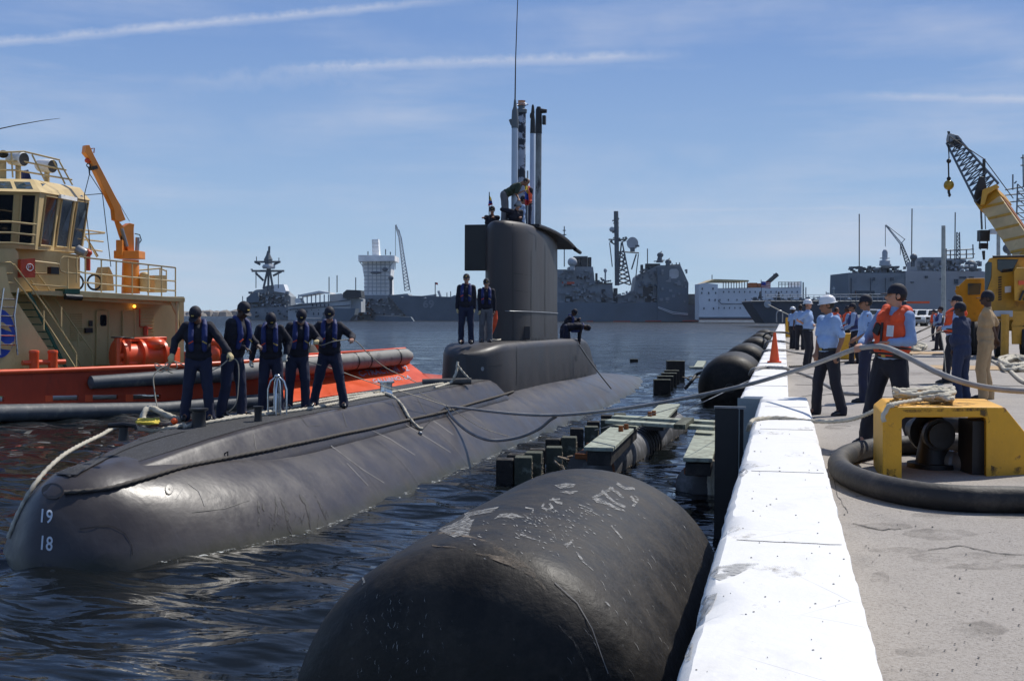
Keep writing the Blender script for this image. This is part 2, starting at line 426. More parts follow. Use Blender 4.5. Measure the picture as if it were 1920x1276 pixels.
# hull: weathering bands near the waterline, vertical weld lines, scuffs
m = MATS['sub_paint']; b, p = nodes(m)
gp = b.n('ShaderNodeNewGeometry').outputs['Position']
sx = b.n('ShaderNodeSeparateXYZ'); b.l(gp, sx.inputs[0])
base = p.inputs['Base Color'].links[0].from_socket
nz = b.noise(gp, 5, 6, .7)
hz = b.m('ADD', sx.outputs[2], b.m('MULTIPLY', b.m('SUBTRACT', nz, .5), -.22))
algae = b.rng(hz, .04, .20, 1, 0)
c1 = b.mix(b.m('MULTIPLY', algae, .85), base, (.045, .043, .022, 1))
pale = b.m('MULTIPLY', b.rng(hz, .16, .34, 1, 0), b.rng(b.noise(b.mapping(gp, (1, .6, 1)), .8, 3), .42, .62))
c2 = b.mix(b.m('MULTIPLY', pale, .22), c1, (.13, .125, .11, 1))
strk = b.rng(b.noise(b.mapping(gp, (1.2, 6.0, .9)), 1.3, 5, .65), .55, .75)
c3 = b.mix(b.m('MULTIPLY', strk, .35), c2, (.10, .095, .10, 1))
smg = b.rng(b.noise(b.mapping(gp, (.7, .5, 1.4)), 1.0, 6, .6), .5, .75)
c4 = b.mix(b.m('MULTIPLY', smg, .25), c3, (.13, .12, .125, 1))
b.l(c4, p.inputs['Base Color'])
b.l(b.rng(b.noise(b.mapping(gp, (1, 1, 1)), 1.6, 5, .6), .35, .7, .30, .50), p.inputs['Roughness'])
# low dents in the plating
bp = b.n('ShaderNodeBump'); bp.inputs['Strength'].default_value = .30; bp.inputs['Distance'].default_value = .05
b.l(b.m('ADD', b.noise(gp, 1.8, 3, .5), b.m('MULTIPLY', b.noise(gp, 14, 3, .6), .12)), bp.inputs['Height']); b.l(bp.outputs[0], p.inputs['Normal'])

# non-slip deck
m = M('nonslip', (.022, .022, .024), .75, .2, 4)
b, p = nodes(m); gp = b.n('ShaderNodeNewGeometry').outputs['Position']
sp = b.rng(b.noise(gp, 55, 2, .8), .56, .66)
b.l(b.mix(b.m('MULTIPLY', sp, .55), (.030, .030, .032, 1), (.20, .20, .21, 1)), p.inputs['Base Color'])
bp = b.n('ShaderNodeBump'); bp.inputs['Strength'].default_value = .8; bp.inputs['Distance'].default_value = .012
b.l(b.noise(gp, 60, 2, .8), bp.inputs['Height']); b.l(bp.outputs[0], p.inputs['Normal'])

# quay concrete / worn asphalt
m = M('quay_ground', (.33, .315, .30), .85, .1, 1.5)
b, p = nodes(m); gp = b.n('ShaderNodeNewGeometry').outputs['Position']
big = b.rng(b.noise(gp, .35, 5, .6), .35, .68); med = b.rng(b.noise(b.mapping(gp, (1, .55, 1)), .95, 6, .65), .53, .68)
c = b.mix(big, (.37, .332, .29, 1), (.29, .26, .232, 1))
c = b.mix(b.m('MULTIPLY', med, .55), c, (.17, .155, .14, 1))
ag = b.noise(gp, 66, 3, .8); c = b.mix(b.m('MULTIPLY', b.rng(ag, .50, .72), .62), c, (.50, .475, .445, 1))
c = b.mix(b.m('MULTIPLY', b.rng(ag, .45, .33), .70), c, (.085, .08, .075, 1))
pit = b.rng(b.noise(gp, 11, 3, .6), .69, .74); c = b.mix(b.m('MULTIPLY', pit, .8), c, (.05, .048, .045, 1))
b.l(c, p.inputs['Base Color'])
bp = b.n('ShaderNodeBump'); bp.inputs['Strength'].default_value = .7; bp.inputs['Distance'].default_value = .012
b.l(b.m('ADD', ag, b.m('MULTIPLY', pit, -.5)), bp.inputs['Height']); b.l(bp.outputs[0], p.inputs['Normal'])

# white kerb paint: hairline cracks, chips and grey scuffs
m = MATS['quay_white']; b, p = nodes(m); gp = b.n('ShaderNodeNewGeometry').outputs['Position']
vo = b.n('ShaderNodeTexVoronoi', feature='DISTANCE_TO_EDGE'); b.l(b.vm('ADD', gp, b.vm('MULTIPLY', b.n('ShaderNodeTexNoise').outputs[1], (.0, .0, .0))), vo.inputs[0]); vo.inputs['Scale'].default_value = 1.7
crk = b.rng(vo.outputs[0], .0, .006, 1, 0)
crk = b.m('MULTIPLY', crk, b.rng(b.noise(gp, 1.1, 3), .48, .6))
st = b.rng(b.noise(b.mapping(gp, (1, .5, 1)), 2.2, 6, .7), .58, .78)
ch = b.rng(b.noise(gp, 16, 4, .7), .685, .72)
c = b.mix(b.m('MULTIPLY', st, .45), (.80, .79, .77, 1), (.50, .48, .44, 1))
c = b.mix(b.m('MULTIPLY', crk, .55), c, (.28, .27, .25, 1)); c = b.mix(b.m('MULTIPLY', ch, .6), c, (.22, .21, .19, 1))
b.l(c, p.inputs['Base Color'])

# water
m = M('water', (.010, .011, .008), .05, 0, 1)
b, p = nodes(m); p.inputs['IOR'].default_value = 1.33
for l in list(p.inputs['Base Color'].links): m.node_tree.links.remove(l)
p.inputs['Base Color'].default_value = (.007, .009, .010, 1)
gp = b.n('ShaderNodeNewGeometry').outputs['Position']
dist_ = b.vm('LENGTH', gp); b.l(b.rng(dist_, 25., 260., .045, .36), p.inputs['Roughness'])
w4 = b.noise(b.mapping(gp, (.3, 1.5, 1), rot=(0, 0, .25)), .16, 4, .65)
w1 = b.noise(b.mapping(gp, (.62, 1.6, 1), rot=(0, 0, .35)), 1.35, 2, .5)
w2 = b.noise(b.mapping(gp, (.8, 2.2, 1), rot=(0, 0, -.2)), 5.0, 3, .55)
w3 = b.noise(b.mapping(gp, (.6, 1.5, 1)), .45, 4, .6)
hgt = b.m('ADD', b.m('ADD', b.m('MULTIPLY', w1, .55), b.m('MULTIPLY', w2, .035)), b.m('ADD', b.m('MULTIPLY', w3, .9), b.m('MULTIPLY', w4, b.rng(dist_, 20., 150., 0., 7.))))
bp = b.n('ShaderNodeBump'); bp.inputs['Strength'].default_value = 1.0; b.l(b.rng(b.vm('LENGTH', gp), 8., 90., .17, .55), bp.inputs['Distance'])
b.l(hgt, bp.inputs['Height']); b.l(bp.outputs[0], p.inputs['Normal'])

# fender rubber: scuffed, sun-bleached top band, tan scrape at the shoulder
m = M('fender_rubber', (.04, .038, .036), .5, .35, 2, .6, 12)
b, p = nodes(m); oc = b.n('ShaderNodeTexCoord').outputs['Object']
n_ = b.noise(oc, 3.2, 7, .7); n2 = b.noise(b.mapping(oc, (1, 4, 1)), 4, 6, .7)
c = b.mix(b.rng(n_, .42, .68), (.009, .0075, .006, 1), (.038, .032, .026, 1))
c = b.mix(b.m('MULTIPLY', b.rng(n2, .55, .75), .4), c, (.08, .07, .062, 1))
c = b.mix(b.m('MULTIPLY', b.rng(b.noise(oc, 26, 4, .8), .70, .74), .7), c, (.42, .41, .40, 1))
b.l(c, p.inputs['Base Color'])
b.l(b.rng(n_, .4, .7, .50, .70), p.inputs['Roughness']); p.inputs['Specular IOR Level'].default_value = .28

def breakup(name, col, lo, hi, scale, rough=.8, stretch=(1, 1, 1)):
    """worn paint: patchy coverage that shows the surface below"""
    m = bpy.data.materials.new(name); m.use_nodes = True; nt = m.node_tree; nt.nodes.clear(); b = NB(nt)
    out = b.n('ShaderNodeOutputMaterial'); p = b.n('ShaderNodeBsdfPrincipled'); t = b.n('ShaderNodeBsdfTransparent'); mx = b.n('ShaderNodeMixShader')
    gp = b.n('ShaderNodeNewGeometry').outputs['Position']
    p.inputs['Base Color'].default_value = (*col, 1); p.inputs['Roughness'].default_value = rough
    b.l(b.rng(b.noise(b.mapping(gp, stretch), scale, 6, .75), lo, hi), mx.inputs[0]); b.l(t.outputs[0], mx.inputs[1]); b.l(p.outputs[0], mx.inputs[2]); b.l(mx.outputs[0], out.inputs[0]); MATS[name] = m
breakup('scraped_paint', (.36, .355, .34), .42, .62, 26); breakup('tan_scrape', (.17, .135, .10), .42, .62, 9); breakup('foam', (.60, .62, .60), .54, .66, 10, .5)
breakup('hull_scuff', (.014, .013, .016), .40, .52, 12, .6, (1, 1, .4)); breakup('spall', (.40, .40, .39), .38, .60, 16)
breakup('ground_stain', (.19, .17, .15), .40, .95, 3.2, .9); breakup('kerb_grime', (.46, .43, .38), .48, .80, 14); breakup('rub_mark', (.10, .10, .10), .40, .60, 10)
M('crack', (.07, .065, .06), .95, .2, 8)
M('kerb_speck', (.10, .095, .09), .9, .2, 8)
breakup('frame_grime', (.10, .07, .035), .46, .66, 8, .85)
# ================================================================== WATER
def wave(x, y, d):
    a = max(0., 1 - d / 160.)
    h = .030 * math.sin(1.9 * x + 3.4 * y + 1.3 * math.sin(.7 * x)) + .024 * math.sin(-2.6 * x + 4.6 * y + 1.1 * math.sin(.9 * y + 1)) \
        + .030 * noise.noise((x * .9, y * 1.7, 0)) + .040 * noise.noise((x * .35, y * .6, 3)) + .016 * noise.noise((x * 2.3, y * 4.6, 8))
    return h * a * 1.55
mb = MB(); rows_ = []
dep = [1.5]
while dep[-1] < 6500: dep.append(dep[-1] * (1.0135 if dep[-1] < 60 else 1.05))
angs = [R(a) for a in np.concatenate([np.linspace(-75, -31, 20), np.linspace(-30, 24, 230), np.linspace(25, 75, 20)])]
for d in dep:
    row = []
    for a in angs:
        q = FW * d + RT * (d * math.tan(a)); row.append((q.x, q.y, wave(q.x, q.y, d) if d < 160 else 0))
    rows_.append(row)
mb.rows(rows_, closed=False, caps=False)
water = mb.build('water', 'water', smooth=180, kind='structure')

# far low shore on the left
mb = MB()
rnd = random.Random(3)
for i in range(60):
    x = 300 + i * 2.6 if i < 58 else 455; q = V(x, 604, 700 + rnd.uniform(-20, 20)); q.z = 0
    mb.ell(q, (rnd.uniform(3, 6), 6, rnd.uniform(.8, 2.2) * (1 + i / 50)), nu=7, nv=4)
mb.build('rocky_shore', 'far_rock', kind='structure')

# ================================================================== QUAY
GZ, KZ = 1.61, 1.88
mb = MB()
YJ = 17.6
# deck slab outline seen from above, jogging left at YJ
xl0, xl1 = -.33, -.62
top = [(xl0, -6), (240, -6), (240, 300), (60, 300), (60, 152), (xl1, 152), (xl1, YJ), (xl0, YJ)]
mb.prism([(x, y, GZ) for x, y in top], (0, 0, -4.0))
mb.build('quay', 'quay_ground', kind='structure')
sm_ = lambda t: max(0, min(1, t)) ** 2 * (3 - 2 * max(0, min(1, t)))
xs_ = [xl0 + .3, .5, 2, 4, 6, 9, 13, 18, 30, 60, 120, 240]; ys_ = [-6, 10, 30, 50, 60, 70, 80, 90, 100, 110, 120, 130, 151]
mb = MB(); mb.rows([[(x, y, GZ + .004 + .30 * sm_((y - 55) / 60) * sm_((x - 3) / 12)) for x in xs_] for y in ys_], closed=False, caps=False); quay_s = mb.build('quay_surface', 'quay_ground', smooth=180, kind='structure')
mb = MB(); mb.rows([[(x, y, 1.915) for x in (60, 240)] for y in (151, 300)] , closed=False, caps=False); mb.build('far_quay', 'quay_ground', kind='structure')
mb = MB(); mb.prism([(19, 151, 1.913), (240, 151, 1.913), (240, 240, 1.913), (30, 240, 1.913)], (0, 0, -3)); mb.build('quay_apron', 'quay_ground', kind='structure')
def kerb(y0, y1, xa, xb, rough_left=True, seed=1, dy=.16):
    n = max(8, int((y1 - y0) / dy)); rows_ = []; rr = random.Random(seed)
    for i in range(n + 1):
        y = y0 + (y1 - y0) * i / n
        j = .010 * noise.noise((y * 1.3, seed, 0)) + .010 * noise.noise((y * 5, seed, 2))
        chip = max(0, noise.noise((y * 1.1, seed, 5)) - .18) * .34 * (1 + .5 * noise.noise((y * 7, seed, 6)))
        k = .008 * noise.noise((y * 2.5, seed, 9)) + .006 * noise.noise((y * 9, seed, 9))
        zt = KZ + .006 * noise.noise((y, 4, seed))
        a, c = xa + j, xb + k
        rows_.append([(a - .005, y, GZ - .55), (a - .01, y, KZ - .11 - chip * .4), (a + .02 + chip * .3, y, KZ - .035 - chip * .15), (a + .055 + chip, y, zt - .004), (a + .13 + chip * 1.1, y, zt),
                      (c - .10, y, zt), (c - .028, y, zt - .003), (c - .006, y, zt - .02), (c, y, zt - .05), (c + .004, y, GZ - .03)])
    m_ = MB(); m_.rows(rows_); return m_
ke = empty('quay_kerb', (0, 8, GZ), 'broad white painted concrete kerb nearest the camera, along the quay edge', 'kerb')
o_kerb = kerb(-3, YJ, xl0 - .01, .335, seed=3, dy=.07).build('kerb_block', 'quay_white', ke, smooth=35)
mb = MB()
for y in (6.35, 9.2, 12.6, 15.7):
    q = [(xl0 + .10 + .53 * k / 8, y + .02 * noise.noise((k * .7, y, 1)), KZ + .0015) for k in range(9)]
    mb.tube(q, .0018, 4)
mb.build('joint', 'concrete_dark', ke)
ke2 = empty('quay_kerb', (-.3, 60, GZ), 'narrow far stretch of white kerb beyond the step, carrying the orange cone', 'kerb')
kerb(YJ + .002, 150, xl1 - .01, .075, seed=8, dy=.35).build('kerb_block', 'quay_white', ke2, smooth=35)
mb = MB()
for y in np.arange(20.2, 150, 3.1):
    mb.box((-.27, y, KZ + .001), (.66, .02 + y * .0004, .008))
mb.build('joint', 'concrete_dark', ke2)
# pale stained end face of the far stretch, seen under the kerb
mb = MB(); mb.box(((xl1 + xl0) / 2 - .012, YJ - .02, .95), (xl0 - xl1 + .02, .05, 1.80)); mb.build('kerb_end', 'concrete_pale', ke2)

# stains and cracks in the quay surface
def onground(P, fs, name, mat, dz):
    mb = MB(); mb.add([G(x, y, GZ + dz) for x, y in P], fs); return mb.build(name, mat, quay_s)
rr = random.Random(17); st = []
for x, y, w_, h_ in ((1660, 985, 60, 8), (1760, 1000, 90, 12), (1800, 1045, 120, 14), (1700, 1030, 80, 8), (1650, 1085, 22, 18), (1850, 1060, 90, 8), (1590, 1000, 30, 5), (1570, 800, 30, 5), (1750, 965, 60, 6), (1900, 965, 60, 6), (1640, 720, 50, 4), (1720, 700, 70, 4), (1560, 850, 24, 6), (1830, 1180, 70, 20), (1720, 1220, 60, 10)):
    st.append(poly([(x + w_ * math.cos(t) * rr.uniform(.65, 1), y + h_ * math.sin(t) * rr.uniform(.65, 1)) for t in np.linspace(0, 6.28, 15)[:-1]]))
P, fs = merge(st); onground(P, fs, 'ground_stain', 'ground_stain', .008)
ck_ = []
for a_ in ([(1502, 742), (1560, 739), (1640, 744), (1700, 741)], [(1492, 700), (1560, 702), (1640, 699)], [(1600, 980), (1650, 992), (1690, 990)], [(1740, 1030), (1800, 1022), (1860, 1034), (1925, 1040)], [(1560, 890), (1572, 930), (1590, 960)], [(1490, 720), (1620, 723), (1780, 719), (1930, 724)]):
    b_ = dens(a_, 7); ck_.append(strip([(x + rr.uniform(-1.5, 1.5), y + rr.uniform(-1, 1)) for x, y in b_], [rr.uniform(.5, 1.4) for _ in b_]))
P, fs = merge(ck_); onground(P, fs, 'crack', 'crack', .009)
bits = []
for i in range(60):
    y = 940 + 336 * rr.random() ** .7; x = rr.uniform(1560 + (y - 900) * .3, 1920); w_ = rr.uniform(.8, 3) * y / 1000
    bits.append(([(x, y), (x + w_, y - w_ * .3), (x + w_ * 1.6, y + w_ * .2), (x + w_ * .6, y + w_ * .5)], [(0, 1, 2, 3)]))
P, fs = merge(bits); onground(P, fs, 'pit_marks', 'crack', .0095)

# tall dark steel pile against the quay wall
pl = empty('steel_pile', G(1362, 1017, 0), 'tall black steel pile standing in the water where the kerb steps', 'pile')
a = V(1341, 757, 16.1); bq = V(1384, 757, 16.1)
x0, x1, yy = a.x, min(bq.x, xl0 - .03), a.y
x1 = bq.x
mb = MB(); mb.box(((x0 + x1) / 2, yy, .15), (x1 - x0, .03, 3.3)); mb.box(((x0 + x1) / 2, yy + .34, .15), (x1 - x0, .03, 3.3)); mb.box(((x0 + x1) / 2, yy + .17, .15), (.04, .31, 3.3))
mb.build('flange', 'black_steel', pl, bevel=.004)
mb = MB(); mb.box((x1 + .045, yy + .2, .2), (.05, .12, 3.2)); mb.build('guide_rail', 'black_steel', pl)
mb = MB(); mb.box(((x0 + x1) / 2 + .04, yy + .1, 1.80), (x1 - x0 + .12, .05, .035)); mb.build('top_bar', 'grey_steel', pl)

# ---------------------------------------------------------------- fenders
def fender(c, Rr, L, az, label, big=False, mat='fender_rubber'):
    n = 64 if big else 32
    prof = []
    dome = Rr * .52 if big else Rr * .7
    for i in range(13):
        t = i / 12 * math.pi / 2; prof.append((Rr * math.sin(t) ** .72, -L / 2 - dome * (math.cos(t) ** .80)))
    for i in range(1, 12): 
        u = -L / 2 + L * i / 12; prof.append((Rr * (1 + .012 * math.cos(u / L * math.pi)), u))
    for i in range(12, -1, -1):
        t = i / 12 * math.pi / 2; prof.append((Rr * math.sin(t) ** .72, L / 2 + dome * math.cos(t) ** .80))
    ax = Vector((math.sin(az), math.cos(az), 0)); mb = MB(); mb.lathe(c, prof, n, ax)
    if big:
        mb.v = [tuple(Vector(v) + Vector((noise.noise((v[0] * .9, v[1] * .9, v[2] * .9)), 0, noise.noise((v[0], v[1] + 5, v[2])))) * .018) for v in mb.v]
    root = empty('rubber_fender', (c[0], c[1], 0), label, 'fender', 'big cylindrical fenders floating along the quay')
    o = mb.build('fender_body', mat, root, smooth=60)
    m2 = MB()
    for s in (-1, 1):
        cc = Vector(c) + ax * s * (L / 2 + dome)
        m2.cyl(cc - ax * s * .08, cc + ax * s * .05, Rr * .16, Rr * .14, 16)
    m2.build('end_fitting', 'black_steel', root, smooth=40)
    return root, o
FZ = .58
f1, f1b = fender((-1.64, 8.37, FZ + .01), 1.16, 3.25, R(1.2), 'huge black rubber fender nearest the camera, scratched with white paint', True)
fs_ = [(-1.72, 42.6, .62, 1.09, 3.6, 'black fender behind the steel pile, with a pale arc round its end'),
       (-1.72, 57.5, .62, 1.06, 3.4, 'black fender just beyond the one with the pale arc'),
       (-1.70, 76, .60, 1.06, 3.4, 'third floating fender along the far white kerb, left of the cone top'),
       (-1.70, 93, .60, 1.06, 3.4, 'small looking fender next to last along the far kerb'),
       (-1.70, 112, .60, 1.08, 3.4, 'farthest floating fender, under the dark ship bow')]
for x, y, z, r, L, lab in fs_: fender((x, y, z), r, L, 0, lab)
B1 = bvh_of(f1b)
# worn white paint on the near fender
mk = []

mk.append(poly([(818, 992), (846, 984), (866, 973), (878, 968), (884, 975), (890, 973), (884, 985), (879, 1004), (868, 1003), (852, 1008), (835, 1000)]))
mk.append(poly([(852, 968), (880, 960), (936, 950), (925, 960), (890, 966), (868, 972)]))
mk.append(poly([(938, 964), (960, 962), (985, 970), (960, 972), (940, 970), (925, 974)]))
mk.append(strip(dens([(985, 952), (1000, 955), (998, 962)]), 3))
mk.append(strip(dens([(1020, 944), (1016, 952), (1026, 956), (1036, 952), (1030, 944)]), [4] * 17))
mk.append(strip(dens([(1036, 934), (1044, 942), (1054, 944)]), 5)); mk.append(strip(dens([(1030, 938), (1050, 936)]), 3))
mk.append(poly([(1040, 910), (1062, 906), (1080, 908), (1074, 914), (1050, 916)]))
mk.append(poly([(1048, 922), (1066, 920), (1084, 921), (1070, 927)]))
for s_ in ([(1110, 934), (1128, 926), (1150, 915)], [(1128, 920), (1140, 932), (1150, 941), (1172, 951)], [(1142, 914), (1158, 924), (1168, 934)], [(1156, 906), (1172, 916), (1190, 916)], [(1182, 930), (1192, 944)], [(1196, 936), (1186, 950)]):
    mk.append(strip(dens(s_), 5))
mk.append(poly([(1110, 934), (1124, 933), (1140, 942), (1152, 948), (1168, 955), (1172, 959), (1152, 955), (1136, 946), (1118, 942)]))
mk.append(strip(dens([(975, 1002), (1000, 1011), (1012, 1016)]), 3)); mk.append(strip(dens([(1058, 1022), (1068, 1018), (1062, 1027), (1074, 1012)]), 4))
mk.append(strip(dens([(1145, 985), (1158, 1000), (1166, 1010)]), 3)); mk.append(strip(dens([(1080, 1034), (1092, 1052), (1112, 1070)]), [3, 3, 4, 5, 3, 2, 2, 1, 1]))
mk.append(strip(dens([(1085, 946), (1112, 956)]), 2)); mk.append(strip(dens([(1088, 952), (1108, 960)]), 1.6))
mk.append(strip(dens([(1134, 1128), (1144, 1138)]), [1, 4, 4, 3, 1])); mk.append(strip(dens([(680, 1082), (684, 1090), (680, 1096)]), [1, 4, 4, 4, 4, 4, 2, 1, 1]))
rr = random.Random(11)
for i in range(170):
    x = rr.gauss(1040, 80); y = 930 + (1180 - x) * .16 + abs(rr.gauss(0, 38)); L_ = rr.uniform(1, 7) * (1 if rr.random() < .75 else 1.8); an = R(rr.gauss(28, 10))
    mk.append(strip([(x, y), (x + L_ * math.cos(an) * .5, y + L_ * math.sin(an) * .5), (x + L_ * math.cos(an), y + L_ * math.sin(an))], [.4, rr.uniform(1, 2.6), .4]))
for i in range(60):
    x = rr.gauss(740, 60); y = rr.uniform(1110, 1270); mk.append(strip([(x, y), (x + rr.uniform(-3, 3), y + 5), (x + rr.uniform(-5, 5), y + rr.uniform(6, 16))], [.3, rr.uniform(.6, 1.4), .3]))
for i in range(60):
    x = rr.uniform(1020, 1290); y = rr.uniform(980, 1270); L_ = rr.uniform(3, 14); mk.append(strip([(x, y), (x + L_ * .5, y + L_ * .6), (x + L_ * .8, y + L_ * 1.3)], [.3, rr.uniform(.5, 1.1), .3]))
P, fs = merge(mk); decal(B1, P, fs, 'paint_scrape', 'scraped_paint', f1)
sc_ = [strip(dens([(650, 1050), (700, 1022), (770, 1010), (850, 1012), (910, 1028), (960, 1050), (1000, 1075), (1022, 1105)], 6), [4 + 26 * math.sin(min(1, i / 42) * math.pi) ** 1.5 for i in range(43)])]
sc_.append(strip(dens([(1046, 1170), (1075, 1200), (1092, 1232), (1108, 1276)], 6), [1 + 4 * abs(math.sin(i * .5)) for i in range(19)]))
M('scratch', (.20, .19, .18), .7, .2, 12)
P, fs = merge(sc_); decal(B1, P, fs, 'shoulder_scrape', 'tan_scrape', f1)
P, fs = strip(dens([(1040, 1092), (1082, 1130), (1110, 1178), (1128, 1230), (1140, 1262)], 6), 1.6); decal(B1, P, fs, 'scratch', 'scratch', f1)

# ---------------------------------------------------------------- floating pipe camels
def ppipe(a, b_, r, label, planks, collars=True, chain=False):
    a, b_ = Vector(a), Vector(b_); d = (b_ - a).normalized(); root = empty('floating_camel', (a.x, a.y, 0), label, 'float')
    mb = MB(); mb.lathe(a, [(r * .93, 0), (r, .01), (r, (b_ - a).length - .01), (r * .93, (b_ - a).length)], 32, d); mb.build('pipe', 'pipe_dark', root, smooth=40)
    mb = MB(); rr = random.Random(5)
    side = d.cross(UP).normalized(); L = (b_ - a).length
    for i in range(int(260 * L / 9)):
        t = rr.uniform(0, L); th = R(rr.uniform(8, 40)) * (1); k = rr.uniform(.012, .032)
        q = a + d * t + side * r * math.cos(th) * 1.0 + UP * (r * math.sin(th) * .35 - .10); mb.ell(q, (k, k, k), nu=5, nv=3)
    mb.build('barnacles', 'barnacle', root, kind='stuff')
    if collars:
        mb = MB()
        for t in (.42, .455, .49, .525, .56): mb.lathe(a + d * L * t, [(r * .9, -.09), (r * 1.07, -.06), (r * 1.07, .06), (r * .9, .09)], 28, d)
        mb.build('collar', 'black_rubber', root, smooth=40)
    mb = MB(); mb.lathe(a, [(r * .96, .02), (r * 1.012, .03), (r * 1.012, .22), (r * .98, .24)], 32, d); mb.build('rust_band', 'rust', root, smooth=30)
    mb = MB(); mb.torus(a - d * .03 + UP * (r * .95), .09, .025, side, 14, 6); mb.beam(a + UP * r * .5 - d * .03, a + UP * (r + .12) - d * .03, .10, .04, d); mb.beam(a - side * r * .6 + UP * r * .7 - d * .04, a + side * r * .6 + UP * r * .7 - d * .04, .05, .10); mb.build('lifting_lug', 'rust', root, bevel=.005)
    return root, d, side
ca = V(1105, 886, 22.2); ca.z = .10; cb = V(1258, 786, 31.2); cb.z = .10
r1, dd, sdv = ppipe(ca, cb, .44, 'long barnacled black pipe float with green timber boards bolted on top', 1)
top_z = .10 + .44
def plank(a, b_, wd, th, root, name='board', mat='plank'):
    mb = MB(); mb.beam(a, b_, wd, th); return mb.build(name, mat, root, bevel=.012)
q0, q1 = G(1122, 842, .78), G(1176, 796, .78); plank(q0, q1, .50, .07, r1)
q0b = q0 - UP * .16; q1b = q1 - UP * .16; plank(q0b + dd * .05, q1b, .40, .24, r1, 'bearer', 'black_rubber')
q2, q3 = G(1228, 786, .78), G(1256, 759, .78); plank(q2, q3, .50, .07, r1); plank(q2 - UP * .14, q3 - UP * .14, .38, .2, r1, 'bearer', 'black_rubber')
mb = MB()
for x, y in ((1164, 806), (1174, 802), (1218, 778), (1226, 776)):
    p_ = G(x, y + 2, .82); mb.cyl(p_, p_ + UP * .10, .05, .045, 8)
mb.build('bolt', 'rust', r1, smooth=30)
r2 = empty('boardwalk', G(1240, 792, .86), 'pair of long pale green planks laid across the pipe floats to the quay', 'boards')
for i, (xa, ya, xb_, yb_) in enumerate(((1150, 782, 1341, 793), (1138, 790, 1341, 803))):
    pa, pb = G(xa, ya, .90), G(xb_, yb_, .90); plank(pa, pb, .19, .07, r2)
    plank(pa + UP * .0 + Vector((.0, .22, 0)), pb + Vector((0, .22, 0)), .18, .065, r2)
mb = MB(); pa, pb = G(1274, 800, .96), G(1291, 786, .96); mb.beam(pa, pb, .22, .09); mb.build('cross_block', 'pile_wood', r2)
cc_ = V(1308, 905, 20.5); cc_.z = .10; cdv = Vector((.02, 1, 0)).normalized()
r3, _, _ = ppipe(cc_, cc_ + cdv * 9.5, .38, 'second pipe float half hidden by the steel pile, hung with white rope', 0, False)
pa, pb = G(1308, 862, .74), G(1330, 803, .74); plank(pa, pb, .46, .07, r3); plank(pa - UP * .16 + cdv * .06, pb - UP * .16, .40, .2, r3, 'bearer', 'black_rubber')
q = [V(1326, 866, 20.2), V(1331, 862, 20.1), V(1336, 868, 20.1), V(1338, 900, 20), V(1340, 935, 20)]
rope(q, .055, 'white_rope', 'rope_pale', 'thick white rope hanging in a loop beside the steel pile', twist=True)
q = [V(1322, 870, 20.3), V(1327, 866, 20.2), V(1331, 874, 20.1), V(1332, 905, 20), V(1333, 936, 20)]
rope(q, .05, 'white_rope', 'rope_pale', 'inner white rope hanging down the end of the second pipe float', twist=True)

# chains
def chain(pts, r, name, label):
    c = cr(pts, 8); mb = MB(); L = 0; last = c[0]; k = 0
    for i in range(1, len(c)):
        while (c[i] - last).length > r * 3.0:
            dr = (c[i] - last).normalized(); q = last + dr * r * 3.0; mid = (last + q) / 2; u = (UP if k % 2 else dr.cross(UP).normalized())
            ring = [mid + dr * math.cos(t) * r * 2.2 + u * math.sin(t) * r * 1.3 for t in np.linspace(0, 2 * math.pi, 9)]
            mb.tube(ring, r * .42, 5); last = q; k += 1
    mb.build(name, 'barnacle', label=label, cat='chain')
chain([V(1050, 857, 22.5), V(1072, 862, 22.5), V(1092, 858, 22.6)], .05, 'chain', 'rusty chain from the timber piles to the near pipe float')
chain([V(1042, 866, 21.8), V(1052, 876, 21.8), V(1060, 886, 21.6)], .045, 'chain', 'short pale chain dipping into the water beside the near pipe float')
chain([V(1282, 707, 44), V(1295, 710, 44), V(1312, 706, 44)], .06, 'chain', 'chain from the far timber posts to the fender with the pale arc')

# ---------------------------------------------------------------- timber pile pairs
def pile_pair(label, group):
    root = empty('fender_pile', (0, 0, 0), label, 'pile', group)
    mb = MB(); mb.box((-.165, 0, -.45), (.31, .34, 1.78)); o = mb.build('rubber_block', 'pile_black', root, bevel=.03)
    mb = MB(); mb.lathe((-.165, 0, .442), [(.075, 0), (.075, .004), (.001, .004)], 14); mb.build('bore', 'sub_black', root)
    mb = MB(); mb.box((.165, .02, -.42), (.31, .36, 1.80)); mb.build('timber_post', 'pile_wood', root, bevel=.02)
    mb = MB(); rr = random.Random(2)
    for i in range(60):
        q = (.32, rr.uniform(-.16, .2), rr.uniform(-.05, .36)); k = rr.uniform(.008, .02); mb.ell(q, (k, k, k), nu=5, nv=3)
    mb.build('barnacles', 'barnacle', root, kind='stuff')
    return root
prs = [(964, 905, 'barnacled pile pair nearest the camera, left end of the near row'), (984, 897, 'second pile pair from the near end of the row'), (1023, 881, 'third pile pair from the near end, before the gap'),
       (1052, 861, 'fourth pile pair of the near row, beside the end of the pipe float'), (1095, 838, 'fifth pile pair of the near row, behind the green board'), (1125, 823, 'sixth pile pair of the near row, under the hawser'), (1150, 811, 'farthest pile pair of the near row, beside the planks')]
proto = None
for i, (px, py, lab) in enumerate(prs):
    o = pile_pair(lab, 'paired piles standing in the water by the submarine') if proto is None else copy_tree(proto)
    proto = proto or o; o['label'] = lab
    q = G(px, py); o.location = (q.x, q.y, (0, .02, -.02, .0, .0, .0, .02)[i]); o.rotation_euler.z = YAW * .6 + (.04, -.05, .06, -.03, .05, 0, .03)[i]
